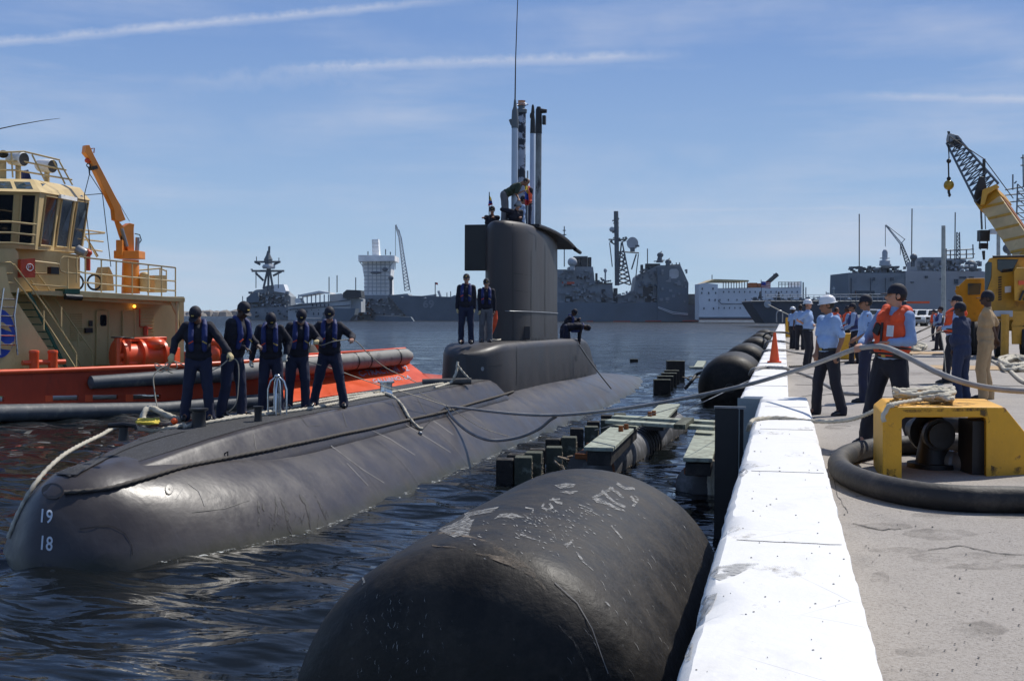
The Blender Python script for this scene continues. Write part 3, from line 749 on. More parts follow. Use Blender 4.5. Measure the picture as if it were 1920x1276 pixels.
def post2(label):
    root = empty('square_post', (0, 0, 0), label, 'post', 'square dark posts in the far cluster')
    mb = MB(); mb.box((0, 0, -.1), (.62, .40, 1.3)); mb.build('post_body', 'pile_black', root, bevel=.02)
    mb = MB(); mb.box((0, 0, .558), (.64, .42, .02)); mb.build('cap_plate', 'pile_wood', root); return root
B_k = bvh_of(o_kerb)
P, fs = merge([poly(dens(x + [x[0]], 3)[:-1]) for x in ([(1326, 1078), (1345, 1062), (1380, 1057), (1424, 1056), (1404, 1066), (1380, 1078), (1350, 1088)], [(1290, 1196), (1302, 1150), (1325, 1118), (1346, 1112), (1336, 1140), (1312, 1168)], [(1378, 890), (1396, 878), (1404, 884), (1392, 894)], [(1272, 1250), (1286, 1215), (1300, 1205), (1296, 1235)])])
decal(B_k, P, fs, 'spall', 'spall', ke)
rr = random.Random(31); sp = []; gr = []
for i in range(60):
    y = rr.uniform(790, 1260); xl = 1275 + (1276 - y) * .262 + 12; xr = 1665 - (1276 - y) * .287 - 8; x = rr.uniform(xl, xr); w_ = rr.uniform(.8, 3.2) * (y / 1000)
    sp.append(([(x, y), (x + w_, y - .5), (x + w_ * 1.5, y + .8), (x + w_ * .4, y + 1.2)], [(0, 1, 2, 3)]))
P, fs = merge(sp); decal(B_k, P, fs, 'speck', 'kerb_speck', ke, .002)
for i in range(9):
    y = rr.uniform(780, 1270); xl = 1275 + (1276 - y) * .262 + 12; xr = 1665 - (1276 - y) * .287 - 8; x = rr.uniform(xl, xr); w_ = rr.uniform(10, 46) * (y / 1000); h_ = rr.uniform(3, 12) * (y / 1000)
    gr.append(poly([(x + w_ * math.cos(t) * rr.uniform(.6, 1), y + h_ * math.sin(t) * rr.uniform(.6, 1)) for t in np.linspace(0, 6.28, 12)[:-1]]))
P, fs = merge(gr); decal(B_k, P, fs, 'grime', 'kerb_grime', ke, .003)
far = [(1241, 739, .0, 1., 'nearest square post of the far cluster in the water'), (1247, 731, .0, 1, 'second square post of the far cluster'), (1254, 724, 0, 1, 'third square post of the far cluster'), (1259, 719, .02, 1, 'fourth square post of the far cluster'), (1266, 713, .34, 1.3, 'tallest rearmost post of the far cluster'),
       (1188.5, 679, -.35, .8, 'lone dark post top standing by itself in open water')]
pr = None
for px, py, dz, sc_s, lab in far:
    o = post2(lab) if pr is None else copy_tree(pr); pr = pr or o; o['label'] = lab
    q = G(px, py); o.location = (q.x, q.y, dz); o.rotation_euler.z = YAW; o.scale = (sc_s, sc_s, 1)
# pale board frame beside the far fender
mb = MB(); mb.beam(V(1293, 689, 46), V(1316, 689, 46), .5, .08); mb.beam(V(1309, 690, 46), V(1316, 678, 50), .35, .09)
mb.build('float_board', 'plank', label='small pale board frame floating left of the fender with the pale arc', cat='board')
rope([V(1284, 729, 43), V(1298, 713, 43), V(1306, 702, 43.5), V(1318, 697, 43)], .06, 'hose', 'black_rubber', 'black hose trailing into the water by the far posts', 'hose', twist=False)

# ---------------------------------------------------------------- cone
kc = G(1452, 679, KZ + .005); root = empty('traffic_cone', kc, 'orange traffic cone standing on the far white kerb', 'cone')
mb = MB(); mb.box(kc + UP * .015, (.34, .34, .03)); mb.build('base', 'orange_plastic', root, bevel=.008)
mb = MB(); mb.lathe(kc + UP * .03, [(.125, 0), (.12, .02), (.035, .68), (.03, .70), (.02, .70)], 24); mb.build('cone_body', 'orange_plastic', root, smooth=40)
# ladder hoop at the kerb end
q = V(1461, 612, 100); root = empty('ladder_hoop', Vector((q.x, q.y, KZ)), 'tall thin steel ladder hoop at the far end of the kerb', 'ladder')
mb = MB(); mb.tube([V(1456, 604, 95), V(1456, 588, 95), V(1458, 583, 95), V(1464, 582, 95), V(1467, 585, 95), V(1467, 604, 95)], .05, 6); mb.build('hoop', 'grey_steel', root, smooth=60)

# ---------------------------------------------------------------- yellow concrete frame with hoses
yr = empty('hose_guard', G(1780, 880, GZ), 'yellow painted concrete frame over the hose valves, rope coiled on top', 'guard frame')
dY = 10.6
def YG(px, py): return G(px, py, GZ)
# front face polygon in the plane through its two feet
pA, pB = YG(1676, 902), YG(1860, 893)
ux = (pB - pA).normalized(); nx = Vector((-ux.y, ux.x, 0))
def onface(px, py, off=0.):
    r = ray(px, py); n = Vector((ux.y, -ux.x, 0)); t = (pA + nx * off - CAMP).dot(n) / r.dot(n); return CAMP + r * t
outer = [(1668, 902), (1648, 774), (1667, 766), (1880, 763), (1938, 830), (1975, 886), (1846, 893), (1848, 782), (1700, 782), (1690, 785), (1691, 902)]
outer = [(1655, 902), (1655, 776), (1672, 762), (1884, 763), (1945, 838), (1945, 889), (1849, 894), (1849, 786), (1846, 782), (1698, 782), (1691, 786), (1691, 902)]
pts = [onface(x, y) for x, y in outer]
gnd = lambda p: Vector((p.x, p.y, GZ - .02)) if p.z < GZ + .08 else p
pts = [gnd(p) for p in pts]
mb = MB(); mb.prism(pts, (0, 1.12, 0)); yf = mb.build('frame', 'yellow_paint', yr, bevel=.028)
By = bvh_of(yf); gy = [poly([(1650, 905), (1652, 872), (1668, 880), (1690, 874), (1694, 905)]), poly([(1846, 898), (1848, 868), (1880, 880), (1925, 872), (1948, 890), (1940, 898)]), poly([(1838, 764), (1850, 768), (1856, 790), (1846, 800), (1836, 784)]),
    poly([(1690, 768), (1730, 766), (1800, 765), (1850, 764), (1850, 770), (1780, 771), (1700, 773)]), poly([(1700, 757), (1760, 752), (1840, 756), (1800, 762), (1720, 763)])]
P, fs = merge(gy); decal(By, P, fs, 'grime', 'frame_grime', yr, .003)
# dark steel backing post inside
mb = MB(); q = onface(1830, 888, .25); q2 = onface(1830, 786, .25); mb.box(((q.x + q2.x) / 2, q.y, (GZ + q2.z) / 2), (.20, .35, q2.z - GZ), YAW); mb.build('steel_post', 'black_steel', yr)
vr = empty('hose_valve', G(1770, 880, GZ), 'black flanged valve and pipe fitting inside the yellow frame', 'valve')
mb = MB(); c = V(1750, 812, 11.4); ax = (CAMP - c); ax.z = 0; ax.normalize(); ax = (ax + RT * .35).normalized()
mb.lathe(c, [(.07, .22), (.12, .22), (.12, .16), (.15, .16), (.15, .10), (.10, .10), (.10, -.1), (.19, -.1), (.19, -.16), (.1, -.16), (.1, -.5)], 24, ax); mb.build('flange', 'black_steel', vr, smooth=30)
mb = MB(); mb.lathe(c + ax * .12, [(.06, .101), (.058, .02), (.001, .02)], 18, ax); mb.build('bore', 'sub_black', vr)
mb = MB(); q = G(1750, 876, GZ); q = Vector((c.x, c.y, GZ)); mb.cyl(q, q + UP * (c.z - GZ), .17, .12, 18); mb.lathe(q, [(.24, 0), (.24, .05), (.17, .05)], 18); mb.build('riser', 'black_steel', vr, smooth=30)
mb = MB(); q = V(1790, 868, 11.3); mb.lathe(q, [(.10, -.14), (.12, -.12), (.12, .0), (.10, .02), (.11, .04), (.11, .12), (.07, .13)], 20, (ax + RT * .9).normalized()); mb.build('coupling', 'grey_steel', vr, smooth=30)
rope([V(1722, 797, 12.6), V(1740, 789, 12.5), V(1790, 795, 12.2), V(1850, 803, 12)], .085, 'thick_hose', 'black_rubber', 'black hose passing high behind the yellow frame', 'hose', twist=False, n=14)
# big hose loop on the ground
hz = GZ + .10
hp = [(3000, 915), (2500, 925), (1990, 936), (1900, 936), (1800, 934), (1720, 926), (1650, 912), (1600, 895), (1577, 880), (1574, 866), (1590, 852), (1625, 842), (1665, 836), (1720, 834), (1790, 832), (1860, 829), (2100, 818), (2500, 815)]
rope([G(x, y, hz) for x, y in hp], .10, 'thick_hose', 'black_rubber', 'thick black hose curving over the quay round the foot of the yellow frame', 'hose', twist=False, n=20, seg=.08)

# rope heap on the frame
topz = onface(1780, 763).z + .01
rr = random.Random(21); mb = MB()
def heap(px0, px1, pya, pyb, n, r, mat, label, seed, lift=.0):
    rr = random.Random(seed); pts = []
    for i in range(n):
        a = i / n * 2 * math.pi * 5; t = i / n
        cx_ = px0 + (px1 - px0) * (.5 + .5 * math.cos(a * .93 + 1)) ; cy_ = pya + (pyb - pya) * (.5 + .5 * math.sin(a))
        q = G(cx_ + rr.uniform(-4, 4), cy_ + rr.uniform(-1, 1), topz + r); q.z += abs(rr.gauss(0, .02)) + lift * t; pts.append(q)
    return pts
pts = heap(1678, 1788, 752, 742, 46, .022, 0, 0, 3, .07)
tail = [V(1660, 772, 10.9), V(1664, 756, 11)]
rope([onface(1657, 790, -.03), onface(1656, 778, -.03), onface(1664, 766, -.02)] + [G(1676, 757, topz + .03)] + pts, .019, 'coiled_rope', 'rope_pale', 'heap of pale twisted rope lying on top of the yellow frame', 'rope')
pts = heap(1752, 1792, 755, 745, 14, .02, 0, 0, 9, .03)
rope(pts, .017, 'coiled_rope', 'rope_pale', 'small separate rope bight at the right end of the heap on the yellow frame', 'rope')
# rope from the heap over the kerb
q = [G(1672, 760, topz + .02), V(1655, 762, 11.6), V(1630, 774, 12.1), V(1600, 785, 12.6), V(1560, 790, 13.1), V(1510, 788, 13.4), G(1470, 783, KZ + .02), G(1440, 783, KZ + .02), G(1415, 786, KZ + .02), G(1406, 794, KZ - .0), V(1402, 806, 13.6)]
rope(q, .020, 'mooring_rope', 'rope_pale', 'pale twisted rope sagging from the yellow frame across the broad white kerb', 'rope')
# ================================================================== SUBMARINE
SO = Vector((-8.5, 12.2, 0)); SA = Vector((.0323, .9995, 0)).normalized(); SB = Vector((SA.y, -SA.x, 0))
def S(s, t, z): return SO + SA * s + SB * t + UP * z
sub = empty('submarine', S(25, 0, 0), 'long dark grey submarine lying alongside, crew on its bow and sail', 'submarine')
HL = 46.0
def hullW(s):
    a = (1 - (1 - min(s, 5.2) / 5.2) ** 2.4) ** .70
    return 2.42 * a * (1 - max(0, (s - 26) / 24) ** 2 * .75)
def hullT(s):   # height above centre line z=-1.2
    a = (1 - (1 - min(s, 1.3) / 1.3) ** 2.4) ** .42
    return 2.34 * a - max(0, (s - 22) / 24) ** 1.6 * 1.15
rows_ = []; ss = [0.0, .03, .08, .15, .25, .4, .6, .8, 1.05, 1.35, 1.7, 2.1, 2.6, 3.2, 3.9, 4.7, 5.6] + list(np.arange(6.6, 30, 1.2)) + list(np.arange(30, 50, 1.0))
for s in ss:
    W, T = max(.03, hullW(s)), max(.03, hullT(s)); row = []
    for k in range(48):
        a = 2 * math.pi * k / 48; ca_, sa_ = math.cos(a), math.sin(a)
        e = 1
        row.append(S(s, W * math.copysign(abs(ca_) ** e, ca_), -1.2 + (T if sa_ > 0 else 2.6) * math.copysign(abs(sa_) ** 1.0, sa_)))
    rows_.append(row)
mb = MB(); mb.rows(rows_); hull = mb.build('hull', 'sub_paint', sub, smooth=60)
# deck casing: sloped sides, flat non-slip top
def cas(s):
    top = .16 + .54 * min(1, max(0, (s - .45) / 4.6)) ** .62; zt = .96 + .40 * (1 - (1 - min(1, max(0, (s - .9) / 5.0))) ** 2.0)
    bt = top + .34 + .12 * min(1, s / 3); return top, zt, bt
rows_ = []; deckL = []; deckR = []
for s in [.95, 1.1, 1.5, 2, 2.6, 3.3, 4, 4.8, 5.6, 7, 8.5, 10, 12, 14, 15.5, 16.6, 17.3, 17.8, 18.1, 18.35]:
    top, zt, bt = cas(s)
    if s > 17.2: zt -= (s - 17.2) ** 2 * .30
    row = [S(s, -bt, .35), S(s, -bt, zt - .52 + .08), S(s, -top - .07, zt - .05), S(s, -top, zt - .012), S(s, -top + .08, zt), S(s, 0, zt + .012), S(s, top - .08, zt), S(s, top, zt - .012), S(s, top + .035, zt - .03), S(s, top + .07, zt - .07), S(s, bt - .03, zt - .42), S(s, bt, zt - .50), S(s, bt, .35)]
    rows_.append(row); deckL.append(S(s, -top + .10, zt + .006)); deckR.append(S(s, top - .10, zt + .006))
mb = MB(); mb.rows(rows_); casing = mb.build('casing', 'sub_paint', sub, smooth=28)
B_c = bvh_of(casing); B_h = bvh_of(hull)
def DZ(q):
    h = B_c.ray_cast(Vector((q[0], q[1], 5)), Vector((0, 0, -1))); return h[0].z if h[0] else 1.36
# non-slip deck sheet
rows_ = []
for s in [1.15, 1.5, 2, 2.6, 3.3, 4, 4.8, 5.6, 7, 8.5, 10, 12, 14, 15.5, 16.6, 17.2]:
    top, zt, bt = cas(s); k = max(.05, top - .07) * (min(1, .62 + (s - 1.15) * .3))
    rows_.append([S(s, -k, zt + .006), S(s, -k / 2, zt + .012), S(s, 0, zt + .018), S(s, k / 2, zt + .012), S(s, k, zt + .006)])
mb = MB(); mb.rows(rows_, closed=False, caps=False); mb.build('deck_coating', 'nonslip', sub, smooth=60)
# hatch outline on the bow
hv = [(107, 890), (145, 892), (196, 851), (155, 848)]
P, fs = merge([strip(dens([hv[i], hv[(i + 1) % 4]]), 2.0) for i in range(4)])
B_all = None
def both(P, fs, name, mat, off=.004):
    global B_all
    if B_all is None:
        vs = []; fcs = []
        for o in (hull, casing):
            org = WP[o]; k = len(vs); vs += [v.co + org for v in o.data.vertices]; fcs += [tuple(i + k for i in p.vertices) for p in o.data.polygons]
        B_all = BVHTree.FromPolygons(vs, fcs)
    return decal(B_all, P, fs, name, mat, sub, off)
both(P, fs, 'hatch_seam', 'sub_black', .022)
near_e = dens([(132, 894), (150, 888), (172, 876), (200, 861), (235, 844), (270, 831), (310, 819), (350, 809)], 5)
far_e = dens([(104, 889), (112, 876), (130, 860), (150, 846), (175, 831), (210, 815), (250, 806), (300, 801)], 5)
P = []; fs = []
for a_, b_ in zip(far_e, near_e):
    for k in range(7): P.append((a_[0] + (b_[0] - a_[0]) * k / 6, a_[1] + (b_[1] - a_[1]) * k / 6))
for i in range(len(far_e) - 1):
    for k in range(6): fs.append((i * 7 + k, i * 7 + k + 1, i * 7 + k + 8, i * 7 + k + 7))
both(P, fs, 'bow_coating', 'nonslip', .016)
# seams, plates and access marks on casing and hull
seams = [strip(dens(x), 1.3) for x in ([(474, 803), (480, 842)], [(556, 773), (566, 784), (577, 799), (600, 797)], [(640, 765), (650, 800)], [(736, 754), (755, 790)], [(783, 747), (797, 773)],
                                       [(150, 992), (180, 986), (205, 984)], [(150, 990), (212, 986), (235, 1000), (247, 1022), (248, 1040)], [(360, 960), (420, 953), (468, 937)])]
P, fs = merge(seams); both(P, fs, 'plate_seam', 'sub_black', .004)
# scuffs near the waterline
sc2 = []
for xs, w_ in (([(484, 938), (486, 960), (485, 980), (485, 990)], [1, 5, 6, 4, 4, 3, 1, 3, 5, 5, 3, 2, 1]), ([(516, 930), (519, 950), (514, 985), (508, 1000)], [1, 3, 4, 3, 5, 4, 2, 1, 3, 4, 2, 1, 1]), ([(525, 932), (535, 952), (541, 985), (548, 1003)], [1, 3, 6, 7, 5, 6, 7, 4, 6, 8, 5, 3, 1]),
               ([(560, 925), (575, 945), (581, 975), (582, 992)], [1, 4, 7, 7, 5, 6, 6, 5, 2, 4, 3, 2, 1]), ([(590, 928), (600, 945), (612, 975)], [1, 2, 3, 3, 4, 4, 3, 2, 1]), ([(492, 942), (496, 965)], [1, 3, 4, 3, 1]), ([(566, 980), (572, 960)], [1, 2, 2, 2, 1])):
    sc2.append(strip(dens(xs), w_))
rr = random.Random(4)
for i in range(26):
    x = rr.uniform(500, 625); y = rr.uniform(950, 1000); sc2.append(strip([(x, y), (x + rr.uniform(-4, 8), y + 8), (x + rr.uniform(-5, 12), y + 16)], [.4, 1.2, .4]))
P, fs = merge(sc2); both(P, fs, 'scuff_mark', 'hull_scuff')
M('hull_scratch', (.20, .19, .185), .6, .2, 6)
sc3 = [strip(dens(x, 5), 1.0) for x in ([(690, 803), (730, 822), (778, 853)], [(760, 795), (800, 820), (845, 848)], [(620, 835), (680, 880), (720, 905)], [(812, 788), (850, 815)], [(650, 868), (690, 910)], [(352, 905), (372, 920), (384, 948)], [(330, 935), (345, 912)])]
P, fs = merge(sc3); both(P, fs, 'scratch', 'hull_scratch')
# round plug plate and fairlead at the stem
both(*merge([([(317 + 8 * math.cos(t), 917 + 10 * math.sin(t)) for t in np.linspace(0, 2 * math.pi, 17)[:-1]], [tuple(range(16))])]), 'plug_plate', 'sub_black', .004)
both(*merge([([(317 + 6.8 * math.cos(t), 917 + 8.6 * math.sin(t)) for t in np.linspace(0, 2 * math.pi, 17)[:-1]], [tuple(range(16))])]), 'plug_face', 'sub_paint', .007)
both(*merge([([(317 + 1.6 * math.cos(t), 917 + 2 * math.sin(t)) for t in np.linspace(0, 2 * math.pi, 9)[:-1]], [tuple(range(8))])]), 'plug_bolt', 'sub_black', .010)
both(*merge([([(99 + 20 * math.cos(t), 921 + 15 * math.sin(t)) for t in np.linspace(0, 2 * math.pi, 25)[:-1]], [tuple(range(24))])]), 'stem_fairlead', 'sub_black', .010)
# draught numbers
for body, y0, y1 in (('19', 953, 979), ('18', 1003, 1030), ('17', 1054, 1078)):
    P, fs = text_px(body, 77, y0, 98 if body != '17' else 96, y1, shear=2, skewy=3, bold=.012); both(P, fs, 'draught_mark', 'number_white' if body != '17' else 'sail_paint', .006)

# ---------------------------------------------------------------- fairing (bridge casing) and sail
def fair(s):
    f0, f1 = 17.15, 33.3
    a = (1 - (1 - min(1, (s - f0) / 1.6)) ** 2.3) ** .5 if s < f0 + 1.6 else 1
    w_ = .84 * a
    if s > 26: w_ *= 1 - .55 * ((s - 26) / (f1 - 26)) ** 1.7
    z = 2.26 - .10 * (1 - min(1, (s - f0) / 1.4)) ** 2 * 2.5 - max(0, (s - 22) / 12) * .14
    if s > 29.5: z -= 1.35 * ((s - 29.5) / (f1 - 29.5)) ** 2.3
    return w_, z
rows_ = []
for s in [17.16, 17.2, 17.3, 17.45, 17.65, 17.9, 18.2, 18.7, 19.5, 21, 23, 25, 26, 27, 28, 29, 29.8, 30.6, 31.4, 32.1, 32.7, 33.1, 33.3]:
    w_, z = fair(s); w_ = max(w_, .05); r = min(.20, w_ * .8); flare = .10
    prof = [(w_ + flare, .35), (w_ + flare * .5, 1.1), (w_, z - r)] + [(w_ - r + r * math.cos(t), z - r + r * math.sin(t)) for t in (R(22), R(45), R(68), R(90))] + [(0, z + .01)]
    row = [S(s, x, zz) for x, zz in prof] + [S(s, -x, zz) for x, zz in reversed(prof[:-1])]; rows_.append(row)
mb = MB(); mb.rows(rows_); fairing = mb.build('fairing', 'sail_paint', sub, smooth=40)
B_f = bvh_of(fairing)
def FZt(q): return B_f.ray_cast(Vector((q[0], q[1], 5)), Vector((0, 0, -1)))[0]
sl = empty('sail_anchor', S(23, 0, 2.2)); bpy.data.objects.remove(sl)
S0, S1 = 20.55, 26.35
def plan(inset=0, n=14):
    P = []
    L = S1 - S0
    for i in range(n + 1):
        u = i / n; s = S0 + inset + (L - 2 * inset) * (u ** 1.7)
        x = max(0, (s - S0) / 1.5)
        w_ = .66 * ((1 - (1 - min(1, x)) ** 2.2) ** .52) * (1 - .36 * max(0, (s - S0 - 2.6) / 3.2) ** 1.6) - inset
        P.append((s, max(.02, w_)))
    return [(s, t) for s, t in P] + [(s, -t) for s, t in reversed(P)]
rows_ = []
for z, ins in ((2.0, -.03), (2.5, -.02), (3.4, 0), (4.6, .0), (5.30, .005), (5.45, .02), (5.56, .06), (5.63, .13), (5.66, .22)):
    rows_.append([S(s, t, z - .06 * (s - S0) / 6) for s, t in plan(ins)])
mb = MB(); mb.rows(rows_); sail = mb.build('sail', 'sail_paint', sub, smooth=40)
B_s = bvh_of(sail)
mb = MB(); mb.obox(S(21.25, -.82, 4.92), SA * .06, SB * .36, UP * .66); mb.build('dive_plane', 'sub_black', sub, bevel=.02)
# rear top flange that curves down behind the sail
rows_ = []
for i in range(9):
    u = i / 8; s = 22.6 + 4.9 * u; t = .64 + .06 * math.sin(u * math.pi) + .10 * u; z = 5.63 - .10 * u - .30 * u ** 2.2
    rows_.append([S(s, t + .07, z), S(s, t + .05, z + .05), S(s, -.5 + .3 * u, z + .05), S(s, -.5 + .3 * u, z - .04), S(s, t + .05, z - .05)])
mb = MB(); mb.rows(rows_); mb.build('sail_flange', 'black_steel', sub, smooth=40)
mb = MB(); mb.cyl(S(27.3, .80, 5.19), S(27.9, .86, 5.10), .07, .06, 10); mb.build('flange_tip', 'sub_black', sub, smooth=40)
# sail seams and waist rope
sm = [strip(dens(x), 1.4) for x in ([(961, 420), (961, 500), (962, 600), (962, 637)], [(990, 434), (1005, 442), (1005, 470)], [(996, 470), (996, 632)], [(1022, 460), (1022, 632)], [(962, 512), (996, 516)], [(962, 544), (996, 548)])]
P, fs = merge(sm); decal(B_s, P, fs, 'plate_seam', 'sub_black', sub, .005)
fl = []
for x in (960, 975, 997, 1003, 1009, 1015, 1026, 1034, 1041, 1048): fl.append(poly([(x, 633), (x + 4, 633), (x + 4, 637.5), (x, 637.5)]))
P, fs = merge(fl); decal(B_s, P, fs, 'flood_slots', 'sub_black', sub, .006)
fl = []
for x in (987, 998, 1009, 1014, 1019, 1024, 1029, 1034, 1039, 1044, 1049, 1054, 1059, 1064, 1069, 1079, 1088, 1096): 
    y = 728 - (x - 980) * .238; fl.append(poly([(x, y), (x + 3.6, y - .9), (x + 3.6, y + 3.6), (x, y + 4.5)]))
fl.append(strip(dens([(968, 650), (969, 690), (968, 722)]), 1.4)); fl.append(strip(dens([(915, 687), (941, 684)]), 1.2)); fl.append(strip(dens([(880, 668), (905, 664)]), 1.0))
P, fs = merge(fl); decal(B_f, P, fs, 'flood_slots', 'sub_black', sub, .006)
decal(B_f, [(904.5 + 3 * math.cos(t), 691 + 4 * math.sin(t)) for t in np.linspace(0, 6.28, 13)[:-1]], [tuple(range(12))], 'socket', 'grey_steel', sub, .006)
decal(B_f, [(1080 + 2.6 * math.cos(t), 671 + 6 * math.sin(t)) for t in np.linspace(0, 6.28, 13)[:-1]], [tuple(range(12))], 'porthole', 'sub_black', sub, .006)
mb = MB(); q = [S(s, t + .012, 3.10 - .01 * (s - S0)) for s, t in plan(-.012)]
mb.tube(q[1:16], .016, 6); mb.build('waist_rope', 'grey_steel', sub, smooth=60)
mb = MB(); q = [B_s.ray_cast(CAMP, ray(985, y)) [0] for y in (611, 636)]; mb.beam(q[0], q[1], .28, .10, ray(985, 620)); mb.build('side_box', 'sail_paint', sub, bevel=.02)

# masts
def mast(s, t, zb, zt, r, mat, name, label=None):
    mb = MB(); mb.lathe(S(s, t, zb), [(r, 0), (r, zt - zb - .02), (r * .8, zt - zb)], 16); return mb.build(name, mat, sub, smooth=40)
M('mast_white', (.42, .50, .60), .45, .15, 2, stretch=(1, 1, .3))
M('mast_worn', (.20, .22, .23), .5, .5, 3, .2, 10, stretch=(1, 1, .35), col2=(.03, .03, .035), lo=.5, hi=.62, s2=4)
M('mast_camo', (.30, .34, .42), .6, .2, 3, col2=(.015, .02, .035), lo=.49, hi=.52, s2=2.6)
def atpx(px, s_guess):   # lateral offset so the mast stands at photo column px at station s
    best = None
    for k in range(-90, 91):
        t = k / 100; e = abs(PX(S(s_guess, t, 7))[0] - px)
        if best is None or e < best[0]: best = (e, t)
    return best[1]
def zpx(s, t, py): 
    p = S(s, t, 0); d = D(p); return V(960, py, d).z + 0
tA = atpx(965, 22.3); zA = zpx(22.3, tA, 240); mast(22.3, tA, 5.5, zA, .095, 'mast_white', 'antenna_mast')
m2 = MB(); m2.lathe(S(22.3, tA, zA), [(.10, 0), (.11, .1), (.09, .5), (.05, .62), (.035, .8), (.02, .85)], 12); m2.cyl(S(22.3, tA - .08, zA + .1), S(22.3, tA - .15, zA + .25), .05, .04); m2.build('mast_head', 'mast_grey', sub, smooth=40)
m2 = MB(); m2.tube([S(22.3, tA, zA + .7), S(22.3, tA + .01, zA + 2), S(22.3, tA + .09, 13.2)], [.022, .016, .010], 6); m2.build('whip_antenna', 'sub_black', sub, smooth=60)
tB = atpx(977, 23.4); zB = zpx(23.4, tB, 212); mast(23.4, tB, 5.5, zB, .135, 'mast_camo', 'camouflaged_mast')
m2 = MB(); m2.lathe(S(23.4, tB, zB), [(.16, 0), (.17, .1), (.10, .14), (.10, .2), (.13, .21), (.13, .23), (.0, .24)], 16); m2.build('mast_collar', 'mast_grey', sub, smooth=30)
M('copper', (.45, .20, .10), .35, .1, 4, metal=.6)
m2 = MB(); m2.lathe(S(23.4, tB, zB + .22), [(.11, 0), (.11, .14), (.12, .15), (.0, .16)], 16); m2.build('lantern', 'copper', sub, smooth=30)
m2 = MB(); m2.torus(S(23.4, tB, zB + .26), .2, .012, (0, 0, 1)); m2.build('guard_ring', 'bright_steel', sub, smooth=60)
tC = atpx(998, 24.8); zC = zpx(24.8, tC, 250); mast(24.8, tC, 5.45, zC, .085, 'mast_white', 'search_periscope')
m2 = MB(); m2.lathe(S(24.8, tC, zC), [(.085, 0), (.075, .4), (.05, .6), (.06, .65), (.04, .85), (.02, .9)], 12); m2.ell(S(24.8, tC - .03, zC + .55), (.07, .07, .12)); m2.build('periscope_head', 'sub_black', sub, smooth=40)
tD = atpx(1009, 25.6); zD = zpx(25.6, tD, 250); mast(25.6, tD, 5.45, zD, .10, 'mast_worn', 'attack_periscope')
m2 = MB(); m2.lathe(S(25.6, tD, zD), [(.11, 0), (.10, .75), (.06, .85), (.0, .86)], 14); m2.cyl(S(25.6, tD, zD + .72), S(25.6, tD + .26, zD + .70), .09, .06); m2.box(S(25.6, tD + .18, zD + .42), (.10, .16, .28)); m2.build('periscope_head', 'sub_black', sub, smooth=40)
# bridge coaming and rails on the sail top
mb = MB(); mb.tube([S(23.0, tB + .3, 5.5), S(23.0, tB + .3, 7.3)], .025, 6); mb.tube([S(24.0, tB + .05, 5.5), S(24.0, tB + .05, 7.0)], .02, 6); mb.build('bridge_rail', 'grey_steel', sub, smooth=60)

# deck fittings -----------------------------------------------------------
def deckpt(px, py): 
    h = B_c.ray_cast(CAMP, ray(px, py)); return h[0] if h[0] else G(px, py, 1.36)
# stanchion cage
c = deckpt(520, 778); mb = MB()
for dx in (-.15, -.05, .05, .15):
    q = c + RT * dx
    mb.tube([q, q + UP * .42, c + RT * dx * .7 + UP * .56, c + RT * dx * .2 + UP * .62], .016, 8)
mb.tube([c - FW * .12, c - FW * .12 + UP * .42, c + UP * .62, c + FW * .12 + UP * .42, c + FW * .12], .016, 8); mb.ell(c + UP * .64, (.05, .05, .035)); mb.cyl(c + UP * .04, c + UP * .36, .05, .05)
mb.build('stanchion_cage', 'bright_steel', sub, smooth=50)
def bollard(px, py, r, h, name='bollard', mat='sub_black'):
    c = deckpt(px, py); mb = MB(); mb.lathe(c - UP * .02, [(r * 1.0, 0), (r * .9, .03), (r * .82, h * .4), (r * .85, h * .85), (r * 1.15, h * .9), (r * 1.15, h), (r * .3, h)], 20); mb.build(name, mat, sub, smooth=35); return c
bollard(373, 800, .12, .30); bollard(484, 790, .07, .26); bollard(724, 738, .15, .28, 'capstan', 'bright_steel')
c = deckpt(232, 822); mb = MB(); mb.lathe(c - UP * .02, [(.075, 0), (.06, .1), (.06, .17), (.0, .18)], 14); mb.tube([c + UP * .17 - RT * .2, c + UP * .19, c + UP * .17 + RT * .16, c + UP * .12 + RT * .17], .035, 8); mb.build('cleat', 'sub_black', sub, smooth=40)
for px, py in ((186, 835), (208, 836)):
    c = deckpt(px, py); mb = MB(); mb.ell(c, (.05, .05, .015)); mb.build('deck_eye', 'sub_black', sub, smooth=40)
mb = MB(); c = deckpt(421, 850); mb.tube([c, c + SB * .05 + UP * .03, c + SB * .05 - UP * .03], .012, 6); mb.build('padeye', 'sub_black', sub)
# pipe lying across the casing end
a_, b__ = deckpt(800, 722), deckpt(880, 716)
mb = MB(); mb.cyl(V(792, 716, 28.2), V(884, 714, 28.2), .075, .075, 14); mb.build('crossbar', 'concrete_dark', sub, smooth=40)

